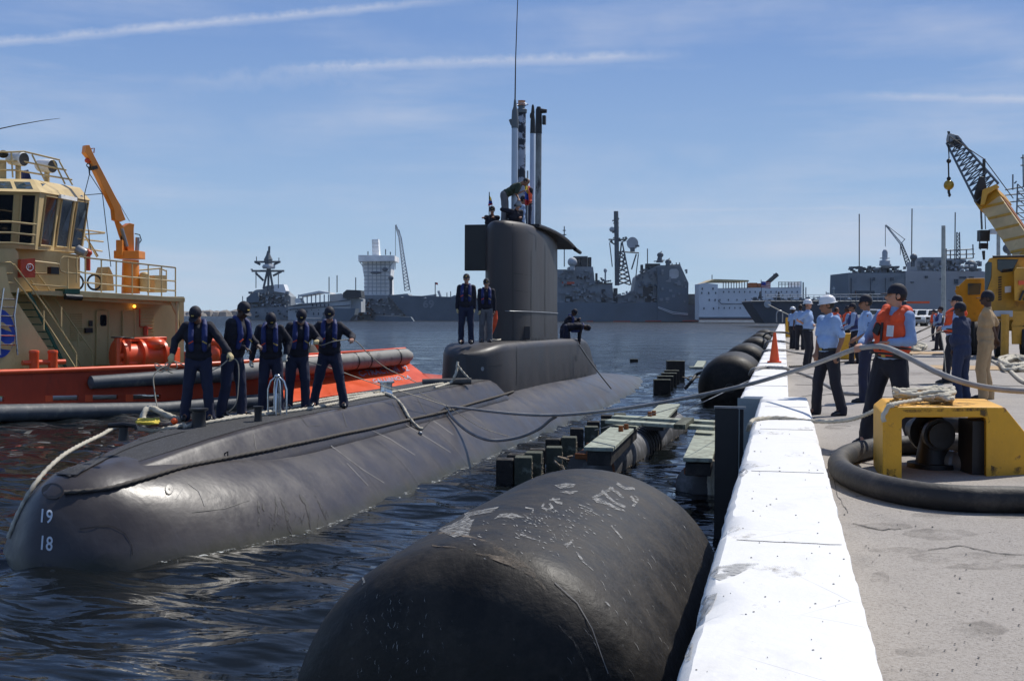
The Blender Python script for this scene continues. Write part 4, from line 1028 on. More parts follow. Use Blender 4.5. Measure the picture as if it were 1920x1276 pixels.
# ---------------------------------------------------------------- ropes on the submarine
def SR(pts, r, lab, mat='rope_pale', twist=True, lift=None, name='mooring_rope', cat='rope'):
    q = []
    for x, y in pts:
        h = B_all.ray_cast(CAMP, ray(x, y)); p_ = h[0] + UP * r * .6 - ray(x, y) * .0 if h[0] else V(x, y, 18); 
        if h[0]: p_ = h[0] + (h[1] if h[1].dot(ray(x, y)) < 0 else -h[1]) * r
        q.append(p_)
    # keep depth continuous where the ray left the hull
    return rope(q, r, name, mat, lab, cat, twist=twist)
junc = []
for x, y in ((122, 925), (150, 923), (202, 917), (245, 906), (286, 894), (320, 884), (354, 875), (410, 863), (465, 852), (510, 843), (556, 833), (600, 824), (640, 815), (700, 803), (760, 789), (835, 772), (885, 757), (935, 743), (962, 735)):
    h = B_all.ray_cast(CAMP, ray(x, y))
    if h[0]: junc.append(h[0] + (h[1] if h[1].dot(ray(x, y)) < 0 else -h[1]) * .025)
rope(junc, .026, 'jackstay_rope', 'rope_dark', 'dark rope running low along the submarine side below its deck casing', 'rope')
# far bow rope
q = []
for x, y in ((16, 1008), (24, 985), (40, 950), (62, 912), (88, 880), (120, 852), (155, 832), (190, 815), (205, 806)):
    h = B_all.ray_cast(CAMP, ray(x + 5, y + 4)); q.append((x, y, h[0]))
dd_ = [14.6, 14.6, 14.7, 14.8, 15.1, 15.6, 16.3, 17.0, 17.4]
rope([V(x, y, dd_[i]) for i, (x, y, _) in enumerate(q)] + [V(222, 799, 17.8), V(244, 797, 18.0), V(250, 800, 18.0)], .027, 'bow_rope', 'rope_pale', 'pale mooring rope draped over the far side of the submarine bow', 'rope')
SR([(248, 799), (262, 803), (290, 807), (320, 806), (345, 800)], .032, 'pale rope lying between the bow cleat and the black bollard')
rope([V(278, 795, 18.3), V(268, 785, 18.4), V(272, 770, 18.5), V(284, 765, 18.6), V(300, 772, 18.6), V(322, 782, 18.6), V(345, 788, 18.7)], .045, 'rope_loop', 'rope_pale', 'thick pale rope standing up in a loop on the bow deck', 'rope')
q = []
rr = random.Random(9)
for i in range(26):
    q.append(deckpt(258 + 40 * (.5 + .5 * math.cos(i * 1.9)) + rr.uniform(-3, 3), 799 - 4 + 4 * math.sin(i * 1.3)) + UP * (.03 + .03 * rr.random()))
rope(q, .016, 'yellow_line', 'rope_yellow', 'tangle of thin yellow line on the bow deck beside the rope loop', 'rope')
c = deckpt(327, 795) + UP * .05; mb = MB(); mb.ell(c, (.055, .055, .05)); mb.build('float_ball', 'orange_plastic', label='small orange float ball on the bow deck by the rope loop', cat='float', smooth=60)
for k, (pts, lab) in enumerate((([(345, 803), (400, 793), (450, 785), (520, 777), (600, 765), (680, 748), (720, 742)], 'long pale rope lying outermost along the deck edge'),
                  ([(420, 786), (480, 779), (560, 764), (640, 750), (700, 742), (760, 733), (820, 722), (880, 715)], 'pale rope running along the deck to the casing end'),
                  ([(470, 778), (540, 762), (600, 752), (660, 742), (720, 736)], 'inner pale rope beside the feet of the deck crew'),
                  ([(575, 762), (640, 748), (660, 746), (700, 739)], 'doubled pale rope near the polished capstan'))):
    SR(pts, .028 - .002 * k, lab)
SR([(716, 738), (735, 745), (752, 762), (765, 785), (782, 803), (790, 806)], .030, 'knotted rope hanging down the casing side to a weight ball')
h = B_all.ray_cast(CAMP, ray(785, 812))[0]; mb = MB(); mb.ell(h + SB * .03, (.045, .045, .045)); mb.build('weight_ball', 'grey_steel', label='small metal ball at the end of the knotted rope', cat='ball', smooth=60)
SR([(791, 806), (806, 790), (822, 773), (836, 762)], .010, 'thin dark lashing from the weight ball to the hawser eye', 'sub_black', False, name='lashing')

# thin broken foam where the hull meets the water
mb = MB()
for x in range(250, 1000, 10):
    s_ = None
P_ = []
for s_ in np.arange(1.0, 30, .25):
    W_, T_ = hullW(s_), hullT(s_); P_.append((S(s_, W_ * math.sqrt(max(0, 1 - (1.2 / T_) ** 2)) if T_ > 1.2 else .1, 0)))
rows_ = [[P_[i] + SB * (-.06) + UP * .02, P_[i] + SB * (.05 + .05 * noise.noise((i * .3, 0, 0))) + UP * .028, P_[i] + SB * (.10 + .12 * noise.noise((i * .4, 3, 0))) + UP * .02] for i in range(len(P_))]
mb.rows(rows_, closed=False, caps=False); mb.build('foam', 'foam', kind='stuff')

# ring seams round the pressure hull
M('seam_pale', (.12, .112, .112), .6, .3, 8)
def ring(s, w_, a0, a1):
    W, T = hullW(s), hullT(s); rows_ = []
    for a in np.linspace(a0, a1, 14):
        rows_.append([S(s + d_, (W + .010) * math.cos(a), -1.2 + (T + .010) * math.sin(a)) for d_ in (-w_, w_)])
    mb = MB(); mb.rows(rows_, closed=False, caps=False); return mb
for i, (s_, a0, a1) in enumerate(((6.2, .50, 1.0), (7.9, .50, 1.05), (9.4, .52, .95), (10.8, .50, 1.05), (12.3, .52, .90), (13.6, .50, 1.05), (15.0, .50, 1.0), (16.4, .50, 1.0), (18.2, .52, 1.0), (19.8, .52, 1.1), (21.5, .52, 1.1), (23.4, .52, 1.1), (25.5, .54, 1.1), (28, .55, 1.1), (31, .6, 1.2))):
    ring(s_, .006 if i % 2 else .004, a0, a1).build('ring_seam', 'seam_pale' if i % 2 else 'sub_black', sub)
# ================================================================== TUG
def TD(px):
    a = (px - CX) / F; t = (13.65 + 32.6 * a) / (10.55 - 11.5 * a); return 32.6 + 11.5 * t
TN = (FW * .676 - RT * .737)   # horizontal direction from the near hull side across the tug
TU = (FW * .737 + RT * .676)   # towards its lit end
def T(px, py, off=0.):
    """point of the photo on the vertical plane lying 'off' metres inboard of the near hull side"""
    P0 = V(0, 700, 32.6) + TN * off; r = ray(px, py); return CAMP + r * ((P0 - CAMP).dot(TN) / r.dot(TN))
tug = empty('tugboat', T(150, 790, 4), 'red hulled tug with cream wheelhouse and grey rubber rolls, behind the crew at the left', 'tugboat')
def tp(pts, off, thick, name, mat, parent=None, bevel=0, **k):
    mb = MB(); mb.prism([T(x, y, off) for x, y in pts], TN * thick); return mb.build(name, mat, parent or tug, bevel=bevel, **k)
# hull with freeing ports: built as strips around the slots
WL = 812
hullpts = [(-260, 714), (0, 699), (100, 696), (200, 692), (330, 687), (440, 681), (560, 672), (700, 664), (771, 659)]
slots = [(-60, 8), (85, 148), (160, 222), (236, 302)]
def rim(x):
    for (a, b), (c, d) in zip(hullpts[:-1], hullpts[1:]):
        if a <= x <= c: return b + (d - b) * (x - a) / (c - a)
    return hullpts[-1][1]
def sl_y(x): return 742.5 - .012 * x
mb = MB()
mb.prism([T(x, y) for x, y in [(-260, rim(-260))] + [(x, rim(x)) for x in (0, 100, 200, 330, 440, 560, 640)] + [(640, sl_y(640)), (-260, sl_y(-260))]], TN * .12)
mb.prism([T(x, y) for x, y in [(-260, 757), (640, 741), (640, 800), (-260, 830)]], TN * .12)
xs = [-260] + [v for ab in slots for v in ab] + [640]
for a, b_ in zip(xs[0::2], xs[1::2]):
    mb.prism([T(x, y) for x, y in [(a, sl_y(a)), (b_, sl_y(b_)), (b_, 757 - .0178 * (b_ + 260)), (a, 757 - .0178 * (a + 260))]], TN * .12)
mb.build('bulwark', 'tug_red', tug)
mb = MB()
for x0 in (85, 160, 236): mb.prism([T(x, y, -.01) for x, y in [(x0, sl_y(x0) - .5), (x0 + 14, sl_y(x0) - .7), (x0 + 14, 752.5), (x0, 753)]], TN * .25)
mb.build('port_stay', 'tug_orange', tug)
mb = MB(); mb.prism([T(-260, 792), T(640, 752), T(640, 825), T(-260, 860)], TN * 8); mb.build('hull', 'tug_red', tug)
mb = MB(); P = [T(-260, 757, .15), T(640, 741, .15)]; z_ = GZ - .95
mb.add([(P[0].x, P[0].y, .62), (P[1].x, P[1].y, .80), tuple(Vector((P[1].x, P[1].y, .80)) + TN * 8), tuple(Vector((P[0].x, P[0].y, .62)) + TN * 8)], [(0, 1, 2, 3)])
mb.build('main_deck', 'tug_green', tug)
# far bulwark
mb = MB(); mb.prism([T(x, rim(min(x, 640)) , 0) + TN * 7.6 for x in (-260, 640)] + [T(640, 745, 0) + TN * 7.6, T(-260, 757, 0) + TN * 7.6], TN * .12); mb.build('far_bulwark', 'tug_red', tug)
# rim rail
mb = MB(); mb.tube([T(x, rim(x) - 1.5, -.04) for x in range(-260, 660, 20)], .075, 8); mb.build('cap_rail', 'tug_orange', tug, smooth=60)
# grey rubber rolls
mb = MB(); mb.tube([T(x, 774 - (x) * .022 if x < 300 else 767.4 - (x - 300) * .082, -.22) for x in range(-260, 800, 20)], .24, 14); mb.build('lower_fender_roll', 'tug_grey', tug, smooth=60)
mb = MB(); mb.tube([T(x, 717 - (x - 165) * .062, -.10) for x in (165, 170, 230, 300, 360, 420)], [.04, .19, .20, .22, .24, .26], 14); mb.build('upper_fender_roll', 'tug_grey', tug, smooth=60)
mb = MB(); q = [T(x, 700.5 - (x - 420) * .097, -.16) for x in (420, 480, 540, 600, 660, 700, 740, 762, 770)]; mb.tube(q, [.26, .27, .28, .29, .29, .29, .29, .27, .15], 16); mb.build('stern_fender_roll', 'tug_fender', tug, smooth=60)
mb = MB()
for x in (664, 686 + 2, 743 - 0): 
    c = T(x, 700.5 - (x - 420) * .097, -.16); mb.lathe(c, [(.285, -.02), (.30, -.02), (.30, .02), (.285, .02)], 20, TU)
mb.build('roll_strap', 'sub_black', tug, smooth=40)
mb = MB(); mb.tube([T(x, rim(x) - 6, .12) for x in range(560, 765, 20)], .06, 6); mb.build('stern_rail', 'tug_orange', tug, smooth=60)
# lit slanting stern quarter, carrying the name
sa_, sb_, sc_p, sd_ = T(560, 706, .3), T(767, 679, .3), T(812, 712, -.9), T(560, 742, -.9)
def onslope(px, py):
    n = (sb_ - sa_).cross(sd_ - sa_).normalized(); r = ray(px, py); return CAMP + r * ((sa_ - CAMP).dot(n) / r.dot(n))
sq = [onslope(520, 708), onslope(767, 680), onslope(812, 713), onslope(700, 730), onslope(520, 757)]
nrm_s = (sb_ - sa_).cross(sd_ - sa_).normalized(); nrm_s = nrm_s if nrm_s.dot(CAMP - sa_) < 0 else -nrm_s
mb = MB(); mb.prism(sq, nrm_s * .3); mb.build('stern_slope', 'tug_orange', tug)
mb = MB(); mb.prism([T(520, 690, -.02), T(766, 666, -.02), T(769, 680, .22), T(520, 709, .22)], TN * .1); mb.build('stern_band', 'tug_red', tug)
mb = MB(); mb.prism([onslope(790, 699), onslope(848, 705), onslope(846, 709), onslope(808, 713)], nrm_s * .3); mb.build('slope_tip', 'tug_red', tug)
def slopetext(body, x0, y0, x1, y1, skewy, shear, mat, off):
    P, fs = text_px(body, x0, y0, x1, y1, shear=shear, skewy=skewy, bold=.012); mb = MB(); mb.add([onslope(x, y) - nrm_s * off for x, y in P], fs); return mb
mb = slopetext('C-TRACTOR 12', 676, 695.5, 768, 706, -11, -6, 0, .012); mb.v = mb.v; mb.build('name_lettering', 'letter_silver', tug)
mb = slopetext('GALLIANO, LA', 702, 711, 772, 719, -8, -5, 0, .012); mb.build('port_lettering', 'letter_silver', tug)
# ---- bitts, winch
def bitt(px, py0, py1, r, off=1.0):
    a, b_ = T(px, py1, off), T(px, py0, off); mb = MB(); mb.lathe(a, [(r * .9, 0), (r * .9, (b_ - a).z - .1), (r, (b_ - a).z - .06), (r * .9, (b_ - a).z - .01), (r * .4, (b_ - a).z)], 18); return mb
for k in range(2): bitt((64, 99)[k], 656, 700, .15).build('bitt_post', 'tug_orange', tug, smooth=40)
mb = MB(); mb.cyl(T(42, 680, 1), T(122, 678, 1), .075); mb.build('bitt_bar', 'tug_orange', tug, smooth=40)
wn = MB(); c = T(272, 667, 2.2)
wn.cyl(c - TU * .85, c + TU * .45, .42, .42, 20); wn.build('winch_drum', 'tug_orange', tug, smooth=30)
wn = MB()
for s in (-.9, -.25, .5): wn.cyl(c + TU * s - TU * .05, c + TU * s + TU * .05, .56, .56, 22)
wn.build('winch_flange', 'tug_orange', tug, smooth=30)
wn = MB(); wn.beam(c + UP * .52 - TU * 1.0, c + UP * .55 + TU * .7, .3, .12); wn.beam(c - TU * .95 - UP * .5, c - TU * .95 + UP * .45, .5, .12, TU); wn.box(c + TU * .9 - UP * .15, (.5, .6, .8), YAW); wn.ell(c + TU * .2 + UP * .38 - TN * .2, (.35, .3, .22)); wn.build('winch_frame', 'tug_orange', tug, smooth=30, bevel=.02)
c2 = T(222, 655, 1.9); wn = MB(); wn.cyl(c2 - UP * .6, c2 + UP * .35, .09); wn.cyl(c2 + TU * .35 - UP * .6, c2 + TU * .35 + UP * .3, .08); wn.cyl(c2 - UP * .2, c2 + TU * .6 - UP * .2, .1); wn.cyl(c2 - UP * .45, c2 + TU * .6 - UP * .45, .1); wn.build('valve_pipes', 'tug_orange', tug, smooth=40)
wn = MB(); wn.torus(c2 + UP * .38, .2, .025); wn.torus(c2 + TU * .35 + UP * .35, .16, .022); wn.build('valve_wheel', 'sub_black', tug, smooth=60)
wn = MB(); c3 = T(396, 664, 2.6); wn.torus(c3, .42, .13, (TN + TU * .3).normalized(), 24, 10); wn.ell(c3 + TN * .1, (.4, .2, .4)); wn.build('tow_reel', 'tug_orange', tug, smooth=60)
wn = MB(); wn.tube([T(556, 675, 2.2), T(557, 635, 2.2), T(563, 618, 2.2), T(575, 611, 2.2), T(588, 618, 2.2), T(594, 635, 2.2), T(596, 672, 2.2)], .13, 10); wn.build('tow_arch', 'tug_orange', tug, smooth=60)
wn = MB(); c3 = T(574, 660, 2.0); wn.lathe(c3 - UP * .15, [(.35, 0), (.45, .15), (.3, .4), (.1, .45)], 16); wn.build('rope_coil', 'rope_dark', tug, smooth=40)
# ---- deckhouse
WO = 3.6
tp([(-280, 560), (60, 552), (345, 556), (345, 700), (-280, 700)], WO, 3.2, 'deckhouse', 'tug_cream')
tp([(20, 548), (100, 668), (122, 700), (-120, 700), (-120, 500), (10, 500)], 1.4, .10, 'side_screen', 'tug_cream')
tp([(318, 562), (325, 562), (345, 612), (345, 640), (336, 600)], WO - 1.2, .08, 'end_bracket', 'tug_cream')
for (x0, y0, x1, y1, nm, mt) in ((182, 582, 204, 684, 'door', 'tug_cream'), (231, 582, 253, 686, 'door', 'tug_cream')):
    d_ = tp([(x0 + 2, y0), (x1 - 2, y0), (x1, y0 + 4), (x1, y1 - 4), (x1 - 2, y1), (x0 + 2, y1), (x0, y1 - 4), (x0, y0 + 4)], WO - .05, .045, nm, mt, bevel=.01)
    if x0 == 182: tp([(190, 590), (198, 590), (200, 593), (200, 608), (198, 611), (190, 611), (188, 608), (188, 593)], WO - .07, .019, 'port_light', 'glass_dark', d_)
    mb = MB(); q = [T(x, y, WO - .06) for x, y in ((x0, y0), (x1, y0), (x1, y1), (x0, y1), (x0, y0))]; mb.tube(q, .035, 6); mb.build('door_frame', 'tug_cream', d_)
for x0, x1, y0, y1 in ((132, 154, 588, 640), (264, 288, 578, 650)):
    mb = MB()
    for i in range(12): y = y0 + (y1 - y0) * i / 12; mb.prism([T(x0, y, WO - .04), T(x1, y, WO - .04), T(x1, y + 2.4, WO - .02), T(x0, y + 2.4, WO - .02)], TN * .03)
    mb.build('louvre', 'tug_cream', tug)
mb = MB(); mb.tube([T(x, y, WO - .08) for x, y in ((250, 578), (262, 578), (262, 612), (285, 616))], .025, 6); mb.build('fire_pipe', 'tug_red', tug)
mb = MB(); c = T(252, 574, WO - .12); mb.ell(c, (.05, .05, .05)); mb.build('deck_lamp', 'lamp_amber', tug, smooth=60)
mb = MB(); c = T(273, 622, WO - .1); mb.cyl(c - UP * .12, c + UP * .12, .08); mb.ell(c + UP * .14, (.08, .08, .06)); mb.build('extinguisher', 'tug_red', tug, smooth=40)
mb = MB(); mb.obox(T(166, 619, WO - .1), TU * .12, TN * .05, UP * .08); mb.obox(T(170, 606, WO - .06), TU * .06, TN * .02, UP * .09); mb.build('wall_box', 'sub_black', tug)
# upper platform
tp([(60, 545), (120, 545), (152, 545), (347, 558), (347, 566), (152, 557), (60, 552)], 2.3, 4.6, 'upper_deck', 'tug_cream', bevel=.01)
mb = MB(); mb.beam(T(150, 560, 2.6), T(336, 570, 2.6), .12, .10); mb.build('deck_beam', 'tug_cream', tug)
tp([(121, 541), (150, 541), (150, 551), (121, 551)], 2.2, .6, 'green_box', 'tug_green')
mb = MB(); mb.cyl(T(122, 556, 2.1), T(153, 558, 2.1), .09, .09, 12); mb.build('black_roll', 'sub_black', tug, smooth=40)
# mid house (under the wheelhouse)
tp([(-280, 456), (60, 466), (150, 478), (150, 548), (-280, 548)], 3.0, 3.6, 'mid_house', 'tug_cream')
tp([(-60, 464), (28, 466), (35, 474), (35, 548), (-60, 548)], 2.2, .9, 'wing_house', 'tug_cream')
lk = tp([(39, 486), (66, 484), (66, 520), (39, 520)], 2.0, .35, 'red_locker', 'tug_red')
P, fs = text_px('P', 53, 497, 58, 504); mb = MB(); mb.add([T(x, y, 1.98) for x, y in P], fs); mb.torus(T(56, 501, 1.985), .10, .012, TN); mb.build('locker_mark', 'white_paint', lk)
# stairs
sx0, sy0, sx1, sy1 = 52, 552, 122, 690
for off in (2.0, 2.9):
    mb = MB(); mb.prism([T(x, y, off) for x, y in ((sx0, sy0 - 2), (sx0 + 6, sy0 - 4), (sx1 + 4, sy1 - 2), (sx1, sy1))], TN * .05); mb.build('stair_stringer', 'tug_green', tug)
mb = MB()
for i in range(1, 10):
    x = sx0 + (sx1 - sx0) * i / 10; y = sy0 + (sy1 - sy0) * i / 10; mb.prism([T(x - 4, y, 2.05), T(x + 7, y, 2.05), T(x + 7, y + 2, 2.05), T(x - 4, y + 2, 2.05)], TN * .85)
mb.build('stair_treads', 'tug_green', tug)
def tubeT(pts, off, r, name, mat='tug_cream', n=6, par=None):
    mb = MB(); mb.tube([T(x, y, off) for x, y in pts], r, n); return mb.build(name, mat, par or tug, smooth=60)
def railing(posts, rails, off, r=.026, name='railing'):
    mb = MB()
    for p in posts: mb.tube([T(x, y, off) for x, y in p], r, 6)
    for p in rails: mb.tube([T(x, y, off) for x, y in p], r, 6)
    return mb.build(name, 'tug_cream', tug, smooth=60)
railing([[(82, 582), (82, 618)], [(115, 575), (115, 612)], [(143, 664), (143, 692)]], [[(26, 495), (64, 545), (105, 604), (143, 662), (143, 668)], [(26, 520), (64, 570), (105, 632), (141, 688)]], 2.0, name='stair_rail')
railing([[(147, 622), (147, 650)], [(174, 664), (174, 692)]], [[(55, 494), (90, 540), (130, 598), (174, 660), (174, 690)], [(58, 525), (100, 585), (155, 692)]], 2.9, name='stair_rail')
# upper deck railing
pr_ = lambda x: 493 - 0 + (x - 205) * .085 if x >= 147 else 491
top_r = lambda x: 482 + (x - 150) * .11
railing([[(x, top_r(x)), (x, 545 + (x - 152) * .067)] for x in (160, 190, 218, 248, 278, 303, 329)],
        [[(142, 500), (144, 487), (150, 481), (170, 484), (329, top_r(329))], [(142, 500), (146, 508), (156, 511), (329, 527)], [(156, 529), (329, 545)]], 2.35, name='deck_railing')
railing([[(127, 482), (127, 541)], [(144, 482), (144, 530)]], [[(111, 498), (113, 486), (120, 481), (146, 484)], [(111, 498), (114, 508), (122, 511), (150, 513)], [(60, 489), (112, 495)], [(60, 512), (112, 514)], [(60, 533), (125, 538)]], 2.3, name='deck_railing')
railing([[(300, 502), (300, 545)], [(312, 506), (312, 547)]], [[(245, 508), (300, 503), (312, 508)], [(250, 525), (312, 527)], [(250, 545), (312, 546)]], 5.6, name='deck_railing')
railing([], [[(-60, 491), (20, 492), (26, 497)], [(-60, 512), (24, 512)], [(0, 530), (25, 530)]], 2.0, name='deck_railing')
tp([(200, 515), (205, 500), (212, 515), (214, 545), (200, 545)], 5.2, .8, 'cream_locker', 'tug_cream')
mb = MB(); 
for x in (143, 177): mb.torus(T(x, 529, 4.4), .24, .035, TN, 20, 6)
mb.build('hose_coil', 'sub_black', tug, smooth=60)
mb = MB(); mb.cyl(T(271, 545, 4.0), T(271, 514, 4.0), .17, .16, 16); mb.ell(T(271, 514, 4.0), (.16, .16, .08)); mb.build('vent_drum', 'tug_cream', tug, smooth=40)
tp([(290, 516), (311, 516), (311, 548), (290, 548)], 4.4, .5, 'deck_box', 'tug_cream')
mb = MB(); mb.tube([T(332, y, 2.4) for y in (560, 692)], .05, 8); mb.build('corner_post', 'tug_cream', tug, smooth=60)
tp([(96, 500), (111, 501), (111, 514), (96, 513)], 1.9, .25, 'floodlight', 'sub_black')
# cream mast ladder + blue emblem board at far left
mb = MB()
for x in (0, 27): mb.tube([T(x + 7, 540, 1.25), T(x, 590, 1.25), T(x + (6 if x else 0), 665, 1.25)], .03, 6)
for y in (560, 575, 592, 610, 628, 645): mb.tube([T(-10, y, 1.25), T(28, y + 1, 1.25)], .022, 5)
mb.build('side_ladder', 'bright_steel', tug, smooth=60)
em = MB(); c = T(-2, 625, 1.36); rings = []
em.prism([T(-2 + 30 * math.cos(t), 625 + 46 * math.sin(t), 1.38) for t in np.linspace(0, 2 * math.pi, 33)[:-1]], TN * .015); em.build('emblem_disc', 'flag_blue', tug)
em = MB(); em.prism([T(x, y, 1.365) for x, y in ((-32, 600), (6, 604), (16, 612), (22, 622), (10, 618), (-4, 612), (-32, 618))], TN * .01); em.prism([T(x, y, 1.365) for x, y in ((-32, 630), (-6, 632), (14, 648), (26, 640), (20, 656), (4, 654), (-10, 642), (-32, 646))], TN * .01); em.build('emblem_wave', 'tug_cream', tug)
# ---- wheelhouse (two facets, walls leaning outward to the top)
def WHp(px, py, off): return T(px, py, off)
A0, B0, C0 = (-150, 456, 2.2), (66, 468, 2.2), (155, 474, 5.6)     # floor line
A1, B1_, C1 = (-150, 352, 1.7), (75, 358, 1.7), (168, 373, 5.6)
mb = MB()
fl = [T(*A0), T(*B0), T(*C0), T(155, 474, 5.6) + TN * 2, T(-150, 456, 7.6)]
tp_ = [T(*A1), T(*B1_), T(*C1), T(168, 373, 5.6) + TN * 2, T(-150, 352, 7.6)]
mb.add(fl + tp_, [(0, 1, 2, 3, 4)] + [(i, (i + 1) % 5, 5 + (i + 1) % 5, 5 + i) for i in range(5)])
wh = mb.build('wheelhouse', 'tug_cream', tug)
M('tug_shade', (.30, .245, .15), .5, .1, 1.4)
def facet(u, v, face, push=.0):
    """bilinear on a wheelhouse facet, u along, v 0 bottom..1 top"""
    a, b_, c, d = ((fl[0], fl[1], tp_[0], tp_[1]) if face == 0 else (fl[1], fl[2], tp_[1], tp_[2]))
    q = a.lerp(b_, u).lerp(c.lerp(d, u), v); n = (b_ - a).cross(c - a).normalized(); n = n if n.dot(CAMP - q) > 0 else -n; return q + n * push, n
def window(u0, u1, v0, v1, face, name, mat='glass_dark', par=None, skew=0.):
    P = [facet(u, v, face, .012)[0] for u, v in ((u0, v0), (u1, v0), (u1 + skew, v1), (u0 + skew, v1))]; n = facet(u0, v0, face)[1]
    mb = MB(); mb.prism(P, -n * .03); g = mb.build(name, mat, par or wh)
    mb = MB(); mb.tube([facet(u, v, face, .02)[0] for u, v in ((u0, v0), (u1, v0), (u1 + skew, v1), (u0 + skew, v1), (u0, v0))], .03, 5); mb.build('window_frame', 'tug_cream', g)
for u0, u1 in ((.60, .775), (.835, .965), (.33, .53), (.06, .26)): window(u0, u1, .10, .93, 0, 'window')
for u0, u1 in ((.05, .30), (.36, .62), (.68, .94)): window(u0 + .02, u1, .08, .93, 1, 'window', skew=.03)
# visor with small skylights
rf = [T(-150, 332, 2.7), T(62, 336, 2.7), T(150, 352, 5.4), T(150, 352, 5.4) + TN * 1.6, T(-150, 332, 7.2)]
lo_ = [T(-150, 355, 1.55), T(76, 360, 1.55), T(170, 376, 5.5), T(170, 376, 5.5) + TN * 2.1, T(-150, 355, 7.7)]
mb = MB(); mb.add(lo_ + rf, [(4, 3, 2, 1, 0), (5, 6, 7, 8, 9)] + [(i, (i + 1) % 5, 5 + (i + 1) % 5, 5 + i) for i in range(5)])
vs = mb.build('visor', 'tug_cream', tug)
def sky_l(P4):
    c = sum(P4, Vector()) / 4; n = (P4[1] - P4[0]).cross(P4[3] - P4[0]).normalized(); n = n if n.dot(CAMP - c) > 0 else -n
    P4 = [p + n * .01 for p in P4]; mb = MB(); mb.prism(P4, -n * .02); mb.build('visor_window', 'glass_blue', vs, bevel=.0)
for u0, u1 in ((.60, .765), (.80, .945), (.38, .55)):
    a, b_, c, d = lo_[0].lerp(lo_[1], u0), lo_[0].lerp(lo_[1], u1), rf[0].lerp(rf[1], u1 + .01), rf[0].lerp(rf[1], u0 + .01)
    sky_l([a.lerp(d, .2), b_.lerp(c, .2), b_.lerp(c, .75), a.lerp(d, .75)])
for u0, u1 in ((.10, .32), (.39, .61), (.68, .88)):
    a, b_, c, d = lo_[1].lerp(lo_[2], u0), lo_[1].lerp(lo_[2], u1), rf[1].lerp(rf[2], u1), rf[1].lerp(rf[2], u0)
    sky_l([a.lerp(d, .2), b_.lerp(c, .2), b_.lerp(c, .75), a.lerp(d, .75)])
mb = MB(); mb.beam(T(112, 368, 2.9), T(142, 374, 3.7), .10, .12); mb.build('blind_box', 'white_paint', tug)
# wheelhouse guard rails
railing([], [[(-60, 415), (20, 416), (68, 421)], [(-60, 435), (20, 436), (66, 441)], [(-60, 455), (20, 455), (64, 459)]], 1.2, .03, 'guard_rail')
railing([[(167, 431), (167, 470)], [(158, 440), (182, 482)]], [[(158, 431), (197, 436)], [(158, 439), (196, 437)], [(156, 449), (194, 453)], [(154, 465), (192, 471)], [(160, 442), (184, 480)]], 5.8, .026, 'guard_rail')
# roof rails and lights
railing([[(21, 284), (24, 333)], [(60, 290), (84, 338)], [(100, 300), (122, 345)], [(111, 302), (136, 347)]], [[(-60, 284), (22, 285), (45, 284), (112, 300)], [(-60, 300), (40, 302), (124, 319)], [(-60, 318), (30, 319), (135, 337)]], 3.0, .028, 'roof_rail')
def search(px, py, off, r, label=None):
    c = T(px, py, off); ax = (CAMP - c).normalized() * .5 + RT * .85 - UP * .05; ax.normalize(); mb = MB(); mb.lathe(c, [(r * .5, -.42), (r * .9, -.30), (r, -.05), (r, .22), (r * .93, .24)], 22, ax)
    s_ = mb.build('searchlight', 'white_paint', tug, smooth=35); mb = MB(); mb.lathe(c, [(r * .93, .243), (r * .9, .19), (.01, .10)], 22, ax); mb.build('lens', 'glass_dark', s_, smooth=40)
    mb = MB(); mb.cyl(c - UP * .2, c - UP * .75, .08); mb.build('bracket', 'tug_cream', s_)
search(88, 311, 3.6, .21); search(34, 298, 3.2, .21)
tp([(-8, 300), (12, 300), (12, 335), (-8, 335)], 3.2, .4, 'roof_cabinet', 'tug_cream'); tp([(44, 322), (53, 318), (59, 336), (42, 336)], 3.8, .3, 'blue_cover', 'vest_blue')
mb = MB(); mb.ell(T(6, 289, 3.2), (.16, .12, .12)); mb.build('horn', 'sub_black', tug, smooth=60)
mb = MB(); mb.tube([T(-30, 248, 3.4), T(30, 235, 3.4), T(80, 226, 3.4), T(112, 222, 3.4)], [.02, .016, .012, .006], 5); mb.build('whip_antenna', 'sub_black', tug, smooth=60)
mb = MB(); mb.lathe(T(150, 470, 2.6), [(.13, -.2), (.15, -.12), (.15, .1), (.1, .14)], 18, (RT * -.8 + UP * .4).normalized()); mb.build('deck_floodlight', 'grey_steel', tug, smooth=40)
mb = MB(); c = T(164, 486, 2.7); mb.cyl(c - UP * .35, c + UP * .2, .09); mb.ell(c + UP * .2, (.15, .13, .12)); mb.cyl(c, c - RT * .2 + UP * .25, .07); mb.build('fire_monitor', 'tug_red', tug, smooth=40)
# ---- deck crane
ck = empty('deck_crane', T(243, 545, 4.3), 'orange folding deck crane raised over the tug, with a lifting sling', 'crane')
co = 4.3
def ct(pts, r, name, mat='tug_crane', n=12, off=co):
    mb = MB(); mb.tube([T(x, y, off) for x, y in pts], r, n); return mb.build(name, mat, ck, smooth=40)
mb = MB(); mb.cyl(T(245, 550, co), T(245, 487, co), .30, .27, 20); mb.build('pedestal', 'tug_crane', ck, smooth=40)
mb = MB(); mb.obox(T(243, 478, co), RT * .42, FW * .35, UP * .13); mb.obox(T(227, 465, co), RT * .11, FW * .2, UP * .26); mb.build('turntable', 'tug_crane', ck, bevel=.02)
mb = MB(); mb.prism([T(x, y, co - .12) for x, y in ((243, 476), (252, 472), (251, 430), (252, 420), (243, 418), (232, 425), (222, 414), (230, 440))], TN * .28); mb.build('king_arm', 'tug_crane', ck, bevel=.01)
